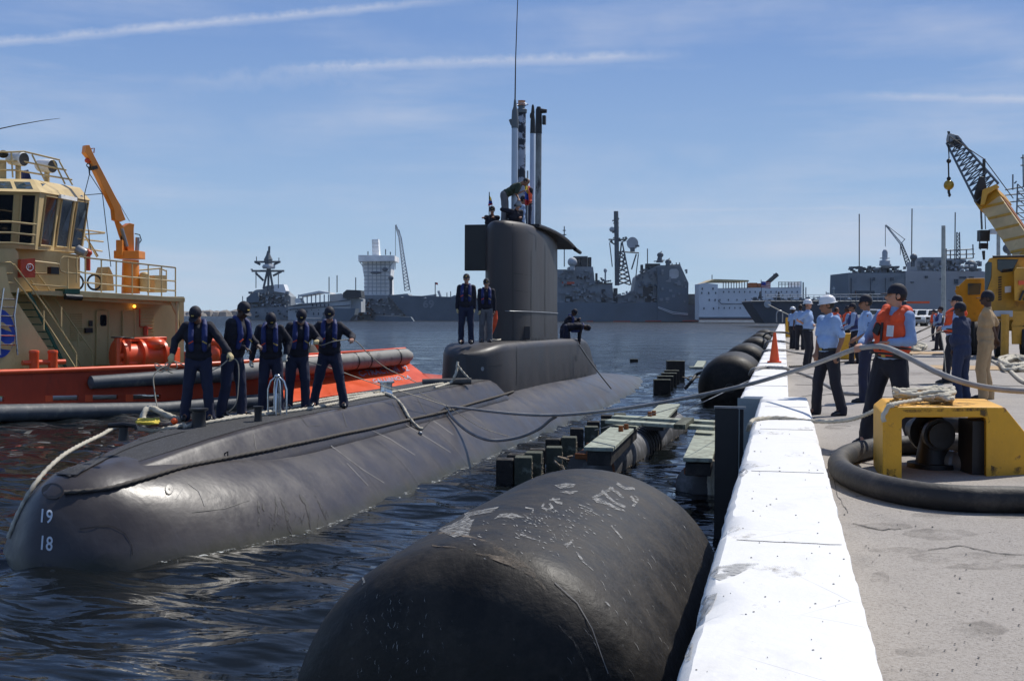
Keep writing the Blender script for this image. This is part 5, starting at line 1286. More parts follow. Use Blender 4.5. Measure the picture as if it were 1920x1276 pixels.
mb = MB(); mb.prism([T(x, y, co - .14) for x, y in ((216, 412), (214, 392), (168, 296), (160, 286), (162, 272), (168, 272), (177, 292), (226, 386), (236, 412), (226, 416))], TN * .26); bm_ = mb.build('boom', 'tug_crane', ck, bevel=.01)
mb = MB(); mb.prism([T(x, y, co - .15) for x, y in ((172, 312), (182, 310), (184, 316), (175, 319))], TN * .28); mb.build('boom_band', 'sub_black', ck)
mb = MB(); mb.tube([T(x, y, co) for x, y in ((171, 279), (177, 278), (176, 287))], .02, 5); mb.build('boom_tip_bar', 'rust', ck)
mb = MB(); mb.cyl(T(257, 470, co), T(258, 445, co), .07); mb.cyl(T(228, 428, co - .1), T(238, 462, co - .1), .06); mb.build('ram', 'grey_steel', ck, smooth=40)
mb = MB(); mb.tube([T(x, y, co) for x, y in ((253, 438), (262, 440), (265, 450), (259, 459))], .02, 5); mb.tube([T(x, y, co) for x, y in ((227, 436), (228, 452), (232, 460))], .02, 5); mb.build('hydraulic_hose', 'sub_black', ck, smooth=60)
mb = MB(); mb.tube([T(208, 355, co), T(243, 415, co)], .010, 4); mb.build('luff_wire', 'sub_black', ck)
mb = MB(); mb.ell(T(165, 301, co), (.12, .08, .09)); mb.build('hook_block', 'tug_red', ck, smooth=60)
mb = MB(); mb.torus(T(166, 310, co), .06, .018, FW, 14, 6); mb.tube([T(167, 314, co), T(168, 326, co)], .025, 5); mb.build('hook', 'sub_black', ck, smooth=60)
mb = MB()
for a, b_ in (((168, 326), (158, 366)), ((168, 326), (192, 363)), ((158, 366), (192, 363)), ((158, 366), (170, 470)), ((192, 363), (208, 500))): mb.tube([T(*a, co - .3), T(*b_, co - .3)], .014, 5)
mb.build('sling', 'sub_black', ck)
# ================================================================== FAR SHIPS AND SHORE
def fp(pts, d, thick, name, mat, parent, **k):
    mb = MB(); mb.prism([V(x, y, d) for x, y in pts], FW * thick); return mb.build(name, mat, parent, **k)
def fbox(x0, y0, x1, y1, d, thick): return [V(x, y, d) for x, y in ((x0, y0), (x1, y0), (x1, y1), (x0, y1))], FW * thick
def fboxes(L, d, thick, name, mat, parent, **k):
    mb = MB()
    for x0, y0, x1, y1 in L: P, v = fbox(x0, y0, x1, y1, d, thick); mb.prism(P, v)
    return mb.build(name, mat, parent, **k)
def flines(L, d, r, name, mat, parent, n=5):
    mb = MB()
    for l in L: mb.tube([V(x, y, d) for x, y in l], r, n)
    return mb.build(name, mat, parent)
def grid_win(x0, x1, n, y, w_, h_): return [(x0 + (x1 - x0) * i / max(1, n - 1) - w_ / 2, y - h_ / 2, x0 + (x1 - x0) * i / max(1, n - 1) + w_ / 2, y + h_ / 2) for i in range(n)]
def greeble(x0, x1, y0, y1, n, d, name, mat, parent, seed, smin=1.2, smax=5):
    rr = random.Random(seed); mb = MB()
    for i in range(n):
        x, y = rr.uniform(x0, x1), rr.uniform(y0, y1); w_, h_ = rr.uniform(smin, smax), rr.uniform(smin, smax * .8)
        P, v = fbox(x, y, min(x + w_, x1 + 1), min(y + h_, y1 + 1), d - rr.uniform(.1, 1.2), 2); mb.prism(P, v)
    return mb.build(name, mat, parent)
# ---- destroyer
D1 = 430; s1 = empty('destroyer', V(500, 604, D1), 'blue grey warship with tall crossed mast, farthest left of the moored ships', 'warship')
fp([(457, 604.5), (460, 584), (476, 577), (545, 574), (545, 604.5)], D1, 16, 'hull', 'haze_grey', s1)
fp([(463, 580), (461, 566), (468, 562), (470, 549), (480, 543), (492, 542), (498, 536), (512, 534), (528, 541), (536, 548), (545, 556), (545, 577)], D1 + 2, 11, 'superstructure', 'haze_grey', s1)
fp([(462, 568), (462, 558), (472, 550), (484, 548), (486, 566)], D1 - 1, 6, 'bridge_wing', 'ship_dark', s1)
fp([(512, 537), (515, 533), (532, 533), (536, 545), (534, 549), (514, 546)], D1, 7, 'funnel', 'barge_white', s1)
greeble(464, 540, 546, 574, 60, D1 + 1, 'deck_fittings', 'haze_grey', s1, 1, 1.5, 6); greeble(466, 540, 550, 596, 26, D1, 'openings', 'far_black', s1, 2, 1.2, 4); greeble(480, 534, 552, 575, 18, D1, 'pale_lockers', 'ship_light', s1, 5, 1.2, 4)
flines([[(503, 545), (504, 488), (505, 462)], [(494, 541), (503, 500)], [(512, 541), (505, 500)], [(472, 508), (533, 508)], [(477, 491), (526, 491)], [(479, 511), (494, 526)], [(528, 509), (512, 517)], [(472, 506), (472, 504)], [(501, 484), (508, 484)], [(502, 479), (507, 479)], [(478, 491), (488, 496)], [(524, 491), (514, 496)]], D1, .42, 'mast', 'mast_grey', s1)
flines([[(481, 491), (481, 481)], [(523, 491), (523, 483)], [(522, 508), (522, 540)], [(480, 508), (480, 540)], [(505, 470), (505, 461)], [(455, 580), (455, 555)]], D1, .16, 'aerials', 'mast_grey', s1)
mb = MB(); c = V(504, 500, D1); mb.lathe(c, [(2.1, -.7), (2.4, 0), (2.1, .7), (.5, 1.2)], 12); mb.build('mast_drum', 'ship_light', s1, smooth=30)
mb = MB(); mb.lathe(V(503, 486, D1), [(1.2, -2), (1.6, 0), (.8, 1.5), (.4, 3)], 10); mb.build('mast_top', 'mast_grey', s1, smooth=30)
# ---- barracks barge behind it
D2 = 415; s2 = empty('barracks_barge', V(600, 603, D2), 'pale two storey accommodation barge with canopy roof beside the destroyer', 'barge')
fp([(540, 603), (540, 574), (560, 569), (657, 562), (657, 603)], D2, 18, 'hull', 'ship_light', s2)
fp([(618, 570), (618, 552), (640, 550), (657, 556), (677, 560), (677, 585), (657, 590)], D2 + 3, 12, 'white_block', 'ship_light', s2)
fboxes(grid_win(586, 616, 5, 572, 2.2, 5) + grid_win(555, 575, 4, 584, 2, 4) + grid_win(588, 606, 3, 588, 2, 5) + grid_win(545, 650, 9, 581, 1.4, 2), D2 - .3, .4, 'windows', 'far_window', s2)
fp([(558, 553), (598, 545), (618, 548), (618, 551), (598, 549), (560, 556)], D2 - 1, 14, 'canopy', 'white_paint', s2)
flines([[(x, 552), (x, 568)] for x in (560, 568, 576, 584, 592, 600, 608, 616)], D2, .22, 'canopy_posts', 'ship_light', s2)
fp([(643, 549), (650, 543), (676, 544), (678, 558), (643, 558)], D2 - 1, 10, 'dark_canopy', 'far_black', s2)
flines([[(617, 548), (617, 519)], [(632, 548), (632, 516)], [(667, 545), (667, 520)], [(540, 574), (657, 562)], [(540, 580), (657, 572)]], D2 - .6, .18, 'aerials', 'mast_grey', s2)
fp([(553, 568), (553, 560), (562, 558), (566, 568)], D2 - 1, 6, 'tank', 'white_paint', s2)
# ---- dark stern in front
D3 = 395; s3 = empty('moored_hull', V(630, 604, D3), 'low dark blue hull lying in front of the pale accommodation barge', 'ship')
fp([(598, 604.5), (611, 584), (625, 578), (667, 578), (664, 590), (652, 604.5)], D3, 10, 'hull', 'ship_dark', s3)
fp([(560, 604.5), (560, 596), (602, 597), (600, 604.5)], D3 + 2, 8, 'low_deck', 'haze_grey', s3)
# ---- scaffolded ship
D4 = 440; s4 = empty('scaffolded_ship', V(715, 603, D4), 'ship whose tower is wrapped in white scaffold sheeting', 'ship')
fp([(664, 604), (664, 562), (684, 553), (735, 553), (764, 550), (769, 556), (773, 604)], D4, 18, 'hull', 'haze_grey', s4)
greeble(666, 765, 556, 590, 70, D4 - 1, 'deck_fittings', 'ship_light', s4, 3, 1.2, 5); greeble(666, 765, 556, 596, 30, D4 - 1.5, 'openings', 'far_black', s4, 4, 1.0, 4); greeble(666, 700, 560, 596, 16, D4 - 1, 'rusty_patches', 'rust', s4, 6, 1, 4)
fp([(679, 490), (735, 489), (732, 520), (733, 556), (683, 556), (683, 520), (680, 505)], D4 + 2, 12, 'tower', 'scaffold_white', s4)
fp([(672, 478), (740, 479), (740, 489), (672, 490)], D4 - 1, 17, 'platform', 'scaffold_white', s4)
fp([(697, 449), (709, 448), (711, 479), (698, 479)], D4 + 4, 5, 'top_column', 'scaffold_white', s4)
L = [[(682, y), (733, y)] for y in (496, 503, 510, 517, 524, 531, 538, 545)] + [[(x, 490), (x, 552)] for x in (690, 698, 706, 714, 722, 730)] + [[(672, 484), (740, 484)], [(698, 456), (710, 456)], [(698, 463), (710, 463)], [(698, 471), (711, 471)], [(674, 490), (681, 500)], [(738, 490), (731, 500)]]
flines(L, D4 + 1.6, .16, 'scaffold_poles', 'ship_light', s4)
flines([[(690, 478), (690, 471)], [(723, 478), (723, 467)], [(732, 478), (732, 472)]], D4, .2, 'aerials', 'mast_grey', s4)
mb = MB(); mb.ell(V(733, 521, D4 - 2), (1.0, 1, 1)); mb.cyl(V(733, 552, D4 - 2), V(733, 524, D4 - 2), .5, .5); mb.ell(V(722, 505, D4 - 1), (1.1, 1, .8)); mb.ell(V(705, 511, D4 - 1), (2.2, 1, .5)); mb.build('radar', 'mast_grey', s4, smooth=60)
fp([(700, 604), (704, 594), (712, 591), (770, 594), (777, 604)], 400, 5, 'boat_hull', 'ship_dark', None, label='low workboat moored under the bow numbered 69', cat='boat')
# ---- lattice crane far left
def lattice(pts_a, pts_b, d, r, name, mat, parent, n, **k):
    mb = MB(); (ax0, ay0), (ax1, ay1) = pts_a; (bx0, by0), (bx1, by1) = pts_b
    for o in (0, 1.2):
        mb.tube([V(ax0, ay0, d + o), V(ax1, ay1, d + o)], r, 4); mb.tube([V(bx0, by0, d + o), V(bx1, by1, d + o)], r, 4)
    for i in range(n):
        t, u = i / n, (i + 1) / n; p = lambda a0, a1, t: a0 + (a1 - a0) * t
        A_ = (p(ax0, ax1, t), p(ay0, ay1, t)); B_ = (p(bx0, bx1, u), p(by0, by1, u)); A2 = (p(ax0, ax1, u), p(ay0, ay1, u))
        mb.tube([V(*A_, d), V(*B_, d)], r * .7, 4); mb.tube([V(*B_, d), V(*A2, d)], r * .7, 4)
    return mb.build(name, mat, parent, **k)
ck1 = empty('lattice_crane', V(765, 550, 460), 'pale lattice boom crane rising behind the bow numbered 69', 'crane')
lattice(((748, 446), (759, 545)), ((752, 444), (768, 543)), 460, .22, 'boom', 'ship_light', ck1, 16); lattice(((741, 422), (748, 446)), ((742.5, 421), (752, 444)), 460, .18, 'jib', 'ship_light', ck1, 6)
flines([[(741.5, 424), (741.5, 505)], [(752, 444), (770, 548)], [(748, 430), (752, 444)]], 460, .1, 'wire', 'mast_grey', ck1)
# ---- cruiser 69
D5 = 437; s5 = empty('cruiser', V(1000, 602, D5), 'large grey cruiser with hull number 69 and lattice mast, spanning behind the sail', 'warship')
fp([(728, 552), (770, 554), (851, 556.5), (960, 562), (1050, 567), (1190, 568), (1236, 566), (1310, 573), (1310, 602.5), (1050, 604), (785, 605.5), (765, 596), (748, 578)], D5, 17, 'hull', 'ship_dark', s5)
P, fs = text_px('69', 793, 561, 814, 577, skewy=1.0, bold=.03); mb = MB(); mb.add([V(x, y, D5 - .15) for x, y in P], fs); mb.build('hull_number', 'haze_grey', s5)
fp([(780, 556), (812, 552), (817, 551), (817, 558)], D5 + 3, 6, 'breakwater', 'haze_grey', s5); fp([(838, 560), (852, 553), (870, 556), (870, 562)], D5 + 3, 6, 'gun_shield', 'haze_grey', s5)
mb = MB(); mb.cyl(V(826, 556, D5 + 4), V(822, 545, D5 + 4), .5, .5); mb.ell(V(754, 557, D5 - .2), (.5, .3, .2)); mb.ell(V(797, 559, D5 - .2), (.6, .3, .25)); mb.build('bow_fittings', 'ship_light', s5)
flines([[(816, 556), (816, 529)], [(838, 556), (838, 548)], [(845, 562), (845, 546)]], D5, .16, 'staffs', 'mast_grey', s5)
fp([(816.5, 529), (821, 530), (821, 534), (816.5, 533)], D5, .1, 'jack', 'flag_red', s5)
fp([(1044, 570), (1044, 505), (1058, 505), (1066, 506), (1066, 500), (1112, 500), (1115, 526), (1120, 530), (1148, 530), (1150, 552), (1172, 553), (1188, 545), (1192, 520), (1197, 515), (1234, 497), (1276, 497), (1290, 528), (1291, 568), (1236, 568)], D5 + 3, 12, 'superstructure', 'haze_grey', s5)
fp([(1233, 602), (1233, 500), (1275, 498), (1291, 530), (1290, 602)], D5 - .4, 4, 'aft_wall', 'ship_dark', s5)
fboxes([(1076, 482, 1088, 500), (1089, 482, 1101.5, 500), (1103.5, 482, 1109, 500)], D5 + 5, 6, 'funnels', 'far_black', s5)
fboxes([(1076, 480, 1102, 483)], D5 + 4, 8, 'funnel_cap', 'mast_grey', s5)
mb = MB(); mb.ell(V(1073, 491, D5 + 1), (1.75, 1.75, 1.7), nu=18, nv=12); mb.cyl(V(1073, 506, D5 + 1), V(1073, 496, D5 + 1), .9); mb.ell(V(1135, 507, D5 + 3), (.65, .6, .8)); mb.cyl(V(1135, 530, D5 + 3), V(1135, 509, D5 + 3), .3); mb.ell(V(1147.5, 430, D5 + 2), (1.0, 1, .95)); mb.build('radomes', 'ship_light', s5, smooth=60)
mb = MB(); mb.add([V(x, y, D5 - .6) for x, y in ((1255, 507), (1258, 504), (1269, 504), (1272.5, 508), (1272.5, 518), (1268, 522), (1259, 522), (1255, 518))], [tuple(range(8))]); mb.build('radar_panel', 'ship_light', s5)
fboxes(grid_win(1083, 1104, 4, 520, 3.2, 5.5) + grid_win(1088, 1107, 5, 556, 2.6, 2.6) + [(1060, 556, 1075, 566), (1128, 542, 1135, 550), (1128, 558, 1136, 566), (1150, 540, 1158, 568), (1206, 536, 1224, 556), (1210, 556, 1232, 566), (1190, 556, 1230, 558), (1116, 530, 1149, 531.5)], D5 + 2.6, .5, 'openings', 'far_black', s5)
fboxes([(1054, 528, 1077, 533)], D5 + 2, 1, 'orange_raft', 'tug_red', s5)
greeble(1048, 1112, 504, 566, 70, D5 + 2.4, 'deck_fittings', 'haze_grey', s5, 11, 1.4, 7); greeble(1115, 1232, 545, 566, 60, D5 + 2.4, 'lockers', 'haze_grey', s5, 12, 1.4, 6); greeble(1192, 1236, 500, 540, 34, D5 + 2.4, 'shields', 'ship_dark', s5, 13, 1.4, 6)
greeble(1118, 1145, 520, 530, 16, D5 + 2, 'gun_fittings', 'ship_dark', s5, 14, 1.4, 5); greeble(1236, 1288, 504, 566, 24, D5 - .2, 'panels', 'haze_grey', s5, 15, 2, 8)
fboxes([(1117, 512, 1120.5, 530), (1202, 496, 1206, 514), (1211, 494, 1238, 512)], D5 + 4, 3, 'uptakes', 'far_black', s5)
L = [[(1157, 535), (1156, 440), (1155, 396)], [(1160, 533), (1157, 470)], [(1183, 534), (1166, 452)], [(1158, 533), (1165, 455)], [(1163, 472), (1198, 474)], [(1184, 505), (1193, 476)], [(1166, 505), (1172, 476)], [(1141, 449), (1175, 449)], [(1143, 452), (1152, 458)], [(1148, 436), (1160, 434)], [(1148, 414), (1157, 412)], [(1152, 402), (1158, 402)]]
for i in range(8):
    y = 470 + i * 8; xr = 1169 + i * 1.8; L.append([(1158, y), (xr, y + 8)]); L.append([(1158, y + 8), (xr, y)])
flines([L[0]], D5 + 2, .85, 'main_mast', 'mast_grey', s5, 8); flines(L[1:], D5 + 2, .28, 'mast_lattice', 'mast_grey', s5)
greeble(1150, 1160, 398, 440, 14, D5 + 2, 'mast_aerials', 'mast_grey', s5, 16, 1, 3.5); greeble(1144, 1176, 442, 452, 18, D5 + 1.6, 'mast_platforms', 'mast_grey', s5, 17, 1.5, 4)
mb = MB(); c = V(1186, 456, D5 + 1); mb.lathe(c, [(2.3, 0), (2.1, .15), (1.2, .5), (.2, .6)], 16, (FW - RT * .3)); mb.build('dish', 'ship_light', s5, smooth=40)
mb = MB(); mb.box(V(1186, 468, D5 + 1), (1.6, 1, 1.4)); mb.box(V(1195, 461, D5), (1.4, 1, .7)); mb.build('dish_mount', 'mast_grey', s5)
mb = MB()
for x, y in ((1237, 478), (1252, 491)):
    mb.lathe(V(x, y + 9, D5 + 3), [(1.4, -1), (1.0, 0), (.7, 1.2)], 10); mb.ell(V(x + 1, y, D5 + 3), (1.2, .8, 1.0)); mb.tube([V(x - 1, y - 3, D5 + 3), V(x + 4, y - 7, D5 + 3)], .15, 4)
mb.build('directors', 'mast_grey', s5, smooth=40)
flines([[(1226, 490), (1246, 488)], [(1256, 497), (1276, 496)], [(1260, 497), (1260, 493)], [(1268, 497), (1268, 492)], [(1274, 497), (1274, 492)], [(1214, 495), (1214, 466)], [(1058, 500), (1058, 424)], [(1054, 440), (1062, 440)], [(1055, 450), (1061, 450)], [(1055, 432), (1061, 432)], [(1148, 500), (1143, 455)], [(1192, 520), (1197, 476)]], D5 + 2, .2, 'aerials', 'mast_grey', s5)
flines([[(1234, 575), (1262, 585), (1290, 588)], [(1234, 577), (1262, 588), (1290, 590)]], D5 - 1, .12, 'side_ropes', 'barge_white', s5)
fboxes([(1046, 602.6, 1310, 604.6)], D5 - 3, 1, 'boom_dark', 'far_black', s5); fboxes([(1100, 601.5, 1112, 602.8), (1150, 601.5, 1182, 603), (1210, 601, 1240, 602.6), (1280, 600.5, 1310, 602)], D5 - 4, .6, 'spill_boom', 'tug_red', s5)
fboxes([(1291, 551, 1310, 573)], D5 + 6, 4, 'aft_deckhouse', 'mast_grey', s5)
# ---- white barracks ship
D6 = 420; s6 = empty('barracks_ship', V(1400, 596, D6), 'big white slab sided accommodation barge with rows of small windows', 'barge')
M('barge_shade', (.34, .41, .49), .65, .07, .1)
fp([(1311, 599), (1311, 532), (1322, 530), (1346, 533), (1346, 599)], D6 - 1, 10, 'front_block', 'barge_white', s6)
fp([(1346, 599), (1346, 540), (1501, 538), (1501, 527), (1503, 527), (1503, 599)], D6, 18, 'long_block', 'barge_white', s6)
W_ = grid_win(1317, 1337, 2, 541, 2, 4) + grid_win(1316, 1342, 3, 549, 1.8, 3.6) + grid_win(1330, 1341, 2, 562, 1.8, 3.6) + grid_win(1320, 1338, 2, 578, 1.8, 4)
fboxes(W_, D6 - 1.3, .4, 'front_windows', 'far_window', s6)
W_ = grid_win(1357, 1495, 15, 547, 1.5, 3.2) + grid_win(1350, 1430, 6, 562, 1.5, 3.2) + grid_win(1348, 1428, 9, 577, 1.4, 3.2) + grid_win(1440, 1496, 5, 553, 1.4, 3)
fboxes(W_, D6 - .3, .4, 'side_windows', 'far_window', s6)
fp([(1322, 530), (1340, 523), (1404, 525), (1404, 528), (1342, 528)], D6 - 1, 18, 'canopy', 'tug_cream', s6)
flines([[(x, 527), (x, 540)] for x in range(1356, 1404, 5)] + [[(1335, 524), (1335, 515)]], D6 - .5, .16, 'canopy_posts', 'mast_grey', s6)
fboxes([(1406, 530, 1420, 540), (1422, 531, 1436, 540)], D6 + 2, 5, 'roof_boxes', 'rust', s6)
flines([[(1437, 532), (1458, 514)]], D6 + 2, .8, 'crane_arm', 'far_black', s6); fboxes([(1452, 513, 1459, 517)], D6 + 1.5, 2, 'crane_head', 'far_black', s6)
flines([[(1346, 562), (1352, 569), (1420, 570)], [(1460, 529), (1500, 529)], [(1460, 533), (1500, 533)]] + [[(x, 528), (x, 539)] for x in range(1460, 1502, 6)], D6 - .5, .14, 'pipes', 'mast_grey', s6)
fboxes([(1311, 594, 1503, 599.5)], D6 - 1.6, 1, 'waterline_band', 'ship_dark', s6); fboxes([(1313, 597.6, 1420, 599)], D6 - 3, .5, 'spill_boom', 'rust', s6)
# ---- dark bow ship close to the quay end
D7 = 300; s7 = empty('dark_bow_ship', V(1480, 604, D7), 'dark navy ship bow lying beyond the far end of the quay', 'warship')
fp([(1407, 565), (1412, 563), (1462, 562), (1700, 560), (1700, 606), (1500, 606), (1434, 606), (1420, 586)], D7, 12, 'hull', 'ship_navy', s7)
mb = MB()
mb.tube([V(x, 565 + .0 * x, D7 - .2) for x in (1407, 1700)], .22, 5); mb.build('gunwale', 'mast_grey', s7)
greeble(1410, 1600, 556, 563, 60, D7 + 3, 'deck_gear', 'mast_grey', s7, 21, 1.5, 5); greeble(1415, 1600, 557, 563, 12, D7 + 2, 'pale_gear', 'barge_white', s7, 22, 1.5, 4)
mb = MB()
for x in (1425, 1460): mb.lathe(V(x, 562, D7 + 3), [(.45, 0), (.5, .6), (.25, 1.2), (.18, 2.0), (.05, 2.1)], 8)
mb.build('bollards', 'far_black', s7, smooth=40)
flines([[(1434, 553), (1700, 551)], [(1434, 557), (1700, 556)]] + [[(x, 553), (x, 563)] for x in range(1436, 1700, 10)], D7, .07, 'railing', 'ship_light', s7)
flines([[(1440, 571), (1462, 582), (1486, 594)]], D7 - 4, .16, 'bow_line', 'rope_pale', s7); mb = MB(); mb.lathe(V(1439, 570, D7 - .4), [(.9, 0), (.9, .1), (.1, .2)], 14, -FW); mb.build('rat_guard', 'ship_light', s7)
# US flag on its staff at the bow ship
fl_ = empty('national_flag', V(1428, 540, D7 - 2), 'striped flag with blue canton flying above the dark bow', 'flag')
flines([[(1428, 562), (1427, 524)]], D7 - 2, .09, 'flagpole', 'mast_grey', fl_)
def wavy(x0, y0, x1, y1, d, slope=0):
    mb = MB(); R_ = []
    for i in range(9):
        u = i / 8; x = x0 + (x1 - x0) * u; R_.append([V(x, y0 + slope * u, d + .25 * math.sin(u * 7)), V(x, y1 + slope * u, d + .25 * math.sin(u * 7))])
    mb.rows(R_, closed=False, caps=False); return mb
for i in range(7): wavy(1428, 527.4 + i * 1.6, 1445, 529 + i * 1.6, D7 - 2, 1.5).build('stripe_red' if i % 2 == 0 else 'stripe_white', 'flag_red' if i % 2 == 0 else 'white_paint', fl_, smooth=180)
wavy(1428, 527.3, 1436, 533.6, D7 - 2.15, .7).build('canton', 'flag_blue', fl_, smooth=180)
# ---- auxiliary ship behind the quay
D8 = 330; s8 = empty('auxiliary_ship', V(1720, 590, D8), 'broad grey amphibious ship filling the background behind the parked trucks', 'warship')
fp([(1590, 606), (1592, 540), (1593, 511), (1700, 511), (1698, 560), (1690, 606)], D8, 20, 'stern_block', 'ship_dark', s8)
fp([(1593, 553), (1592, 512), (1697, 512), (1697, 553)], D8 - .5, 1, 'stern_face', 'haze_grey', s8)
M('ship_pale', (.36, .36, .375), .7, .12, .1)
fp([(1697, 606), (1698, 508), (1840, 508), (1905, 520), (1960, 530), (1960, 606)], D8 - 1, 22, 'side_block', 'ship_pale', s8)
fboxes([(1595, 521, 1597, 552), (1632, 521, 1633, 552), (1660, 521, 1661, 552), (1605, 545, 1640, 552), (1637, 520, 1641, 526), (1670, 520, 1676, 526), (1735, 517, 1740, 521), (1763, 521, 1767, 524), (1708, 528, 1714, 530), (1790, 523, 1797, 532), (1800, 518, 1812, 522), (1818, 518, 1826, 522)], D8 - 1.4, .4, 'openings', 'far_window', s8)
fboxes([(1604, 545, 1640, 551)], D8 - 1.0, .4, 'rust_band', 'rust', s8)
fboxes([(1720, 489, 1775, 508), (1730, 482, 1768, 489), (1775, 486, 1800, 508), (1655, 500, 1668, 511)], D8 + 2, 9, 'upper_house', 'haze_grey', s8)
greeble(1594, 1698, 498, 511, 80, D8 + 1, 'deck_fittings', 'mast_grey', s8, 31, 1.5, 7); greeble(1722, 1840, 484, 508, 50, D8 + 1, 'upper_fittings', 'haze_grey', s8, 32, 2, 8); greeble(1722, 1800, 490, 506, 16, D8 + .5, 'pale_tanks', 'ship_light', s8, 33, 2, 6)
mb = MB(); mb.lathe(V(1659, 494, D8), [(1.5, -.6), (1.4, .8), (.7, 1.0), (.75, 3.2), (.4, 3.8), (.05, 3.9)], 14); mb.ell(V(1661, 497, D8), (1.5, 1, .9)); mb.tube([V(1650, 484, D8), V(1668, 484, D8)], .15, 4); mb.build('gun_mount', 'ship_light', s8, smooth=40)
mb = MB(); mb.ell(V(1713, 482, D8), (1.0, 1, 1.0)); mb.cyl(V(1713, 500, D8), V(1713, 487, D8), .35); mb.ell(V(1820, 500, D8), (1.7, 1.5, 1.9)); mb.build('radomes', 'mast_grey', s8, smooth=60)
mb = MB()
for x, y in ((1803, 499), (1812, 499), (1804, 506), (1813, 506), (1822, 499)): mb.cyl(V(x - 3, y, D8 - 3), V(x + 3, y, D8 - 3), .35, .35, 10)
mb.build('liferafts', 'ship_light', s8, smooth=40)
flines([[(1611, 500), (1611, 401)], [(1709, 500), (1710, 391)], [(1790, 508), (1791, 398)]], D8 + 2, .16, 'whips', 'far_black', s8)
lattice(((1794, 435), (1793, 505)), ((1799, 435), (1801, 505)), D8 + 4, .16, 'mast', 'mast_grey', s8, 10)
flines([[(1772, 470), (1826, 467)], [(1772, 478), (1828, 476)], [(1776, 486), (1824, 484)], [(1774, 466), (1774, 492)], [(1824, 458), (1825, 484)], [(1782, 468), (1782, 486)], [(1812, 467), (1812, 484)]], D8 + 4, .18, 'yards', 'mast_grey', s8)
s9 = empty('lattice_crane', V(1700, 500, 420), 'thin lattice crane standing behind the grey amphibious ship', 'crane')
lattice(((1660, 422), (1688, 458)), ((1661, 421), (1691, 456)), 420, .16, 'jib', 'ship_light', s9, 8); lattice(((1688, 458), (1700, 500)), ((1691, 456), (1709, 498)), 420, .2, 'boom', 'mast_grey', s9, 8)
flines([[(1662, 422), (1697, 449)], [(1660, 422), (1660, 462)], [(1688, 458), (1697, 448)], [(1688, 462), (1688, 478)]], 420, .12, 'wire', 'mast_grey', s9)
# tall mast section of a hidden ship at the right edge
s10 = empty('ship_mast', V(1905, 470, 260), 'grey ship mast with yardarms rising behind the yellow crane boom', 'mast')
lattice(((1908, 345), (1904, 480)), ((1922, 345), (1926, 480)), 260, .16, 'tower', 'mast_grey', s10, 10)
flines([[(1885, 356), (1922, 350)], [(1885, 366), (1930, 362)], [(1918, 290), (1919, 350)], [(1899, 327), (1899, 356)], [(1902, 344), (1906, 340)], [(1914, 296), (1922, 296)], [(1914, 310), (1922, 310)], [(1880, 380), (1925, 376)]], 260, .16, 'yardarms', 'mast_grey', s10)
# poles
def pole(px, y0, y1, d, r, label, head=None):
    o = empty('light_pole', V(px, y1, d), label, 'pole'); mb = MB(); mb.tube([V(px, y1, d), V(px, y0, d)], [r, r * .8], 8); mb.build('pole_shaft', 'concrete_pale' if r > .1 else 'grey_steel', o, smooth=60)
    if head:
        mb = MB()
        for dx in head: mb.obox(V(px + dx, y0 + 4, d), RT * .35, FW * .3, UP * .18)
        mb.build('lamp_head', 'ship_light', o)
pole(1769, 423, 600, 110, .22, 'plain tall pole rising in front of the grey amphibious ship')
pole(1872, 430, 560, 90, .16, 'pole with two floodlights behind the yellow crane cab', (-7, 7))
pole(1506, 529, 566, 400, .3, 'thin pole at the right end of the white accommodation barge'); pole(1511, 538, 566, 380, .2, 'short lamp post right of the white accommodation barge'); pole(1563, 537, 566, 330, .2, 'lamp post standing over the dark ship railing', (0,))
pole(1549, 546, 566, 330, .12, 'tiny lamp post left of the lamp over the dark ship railing', (3,))
mb = MB(); mb.ell(V(1890, 466, 200), (.85, .8, .85)); mb.cyl(V(1892, 490, 200), V(1892, 474, 200), .3); mb.build('radome', 'mast_grey', label='grey radome ball above the roof of the crane cab', cat='radome', smooth=60)

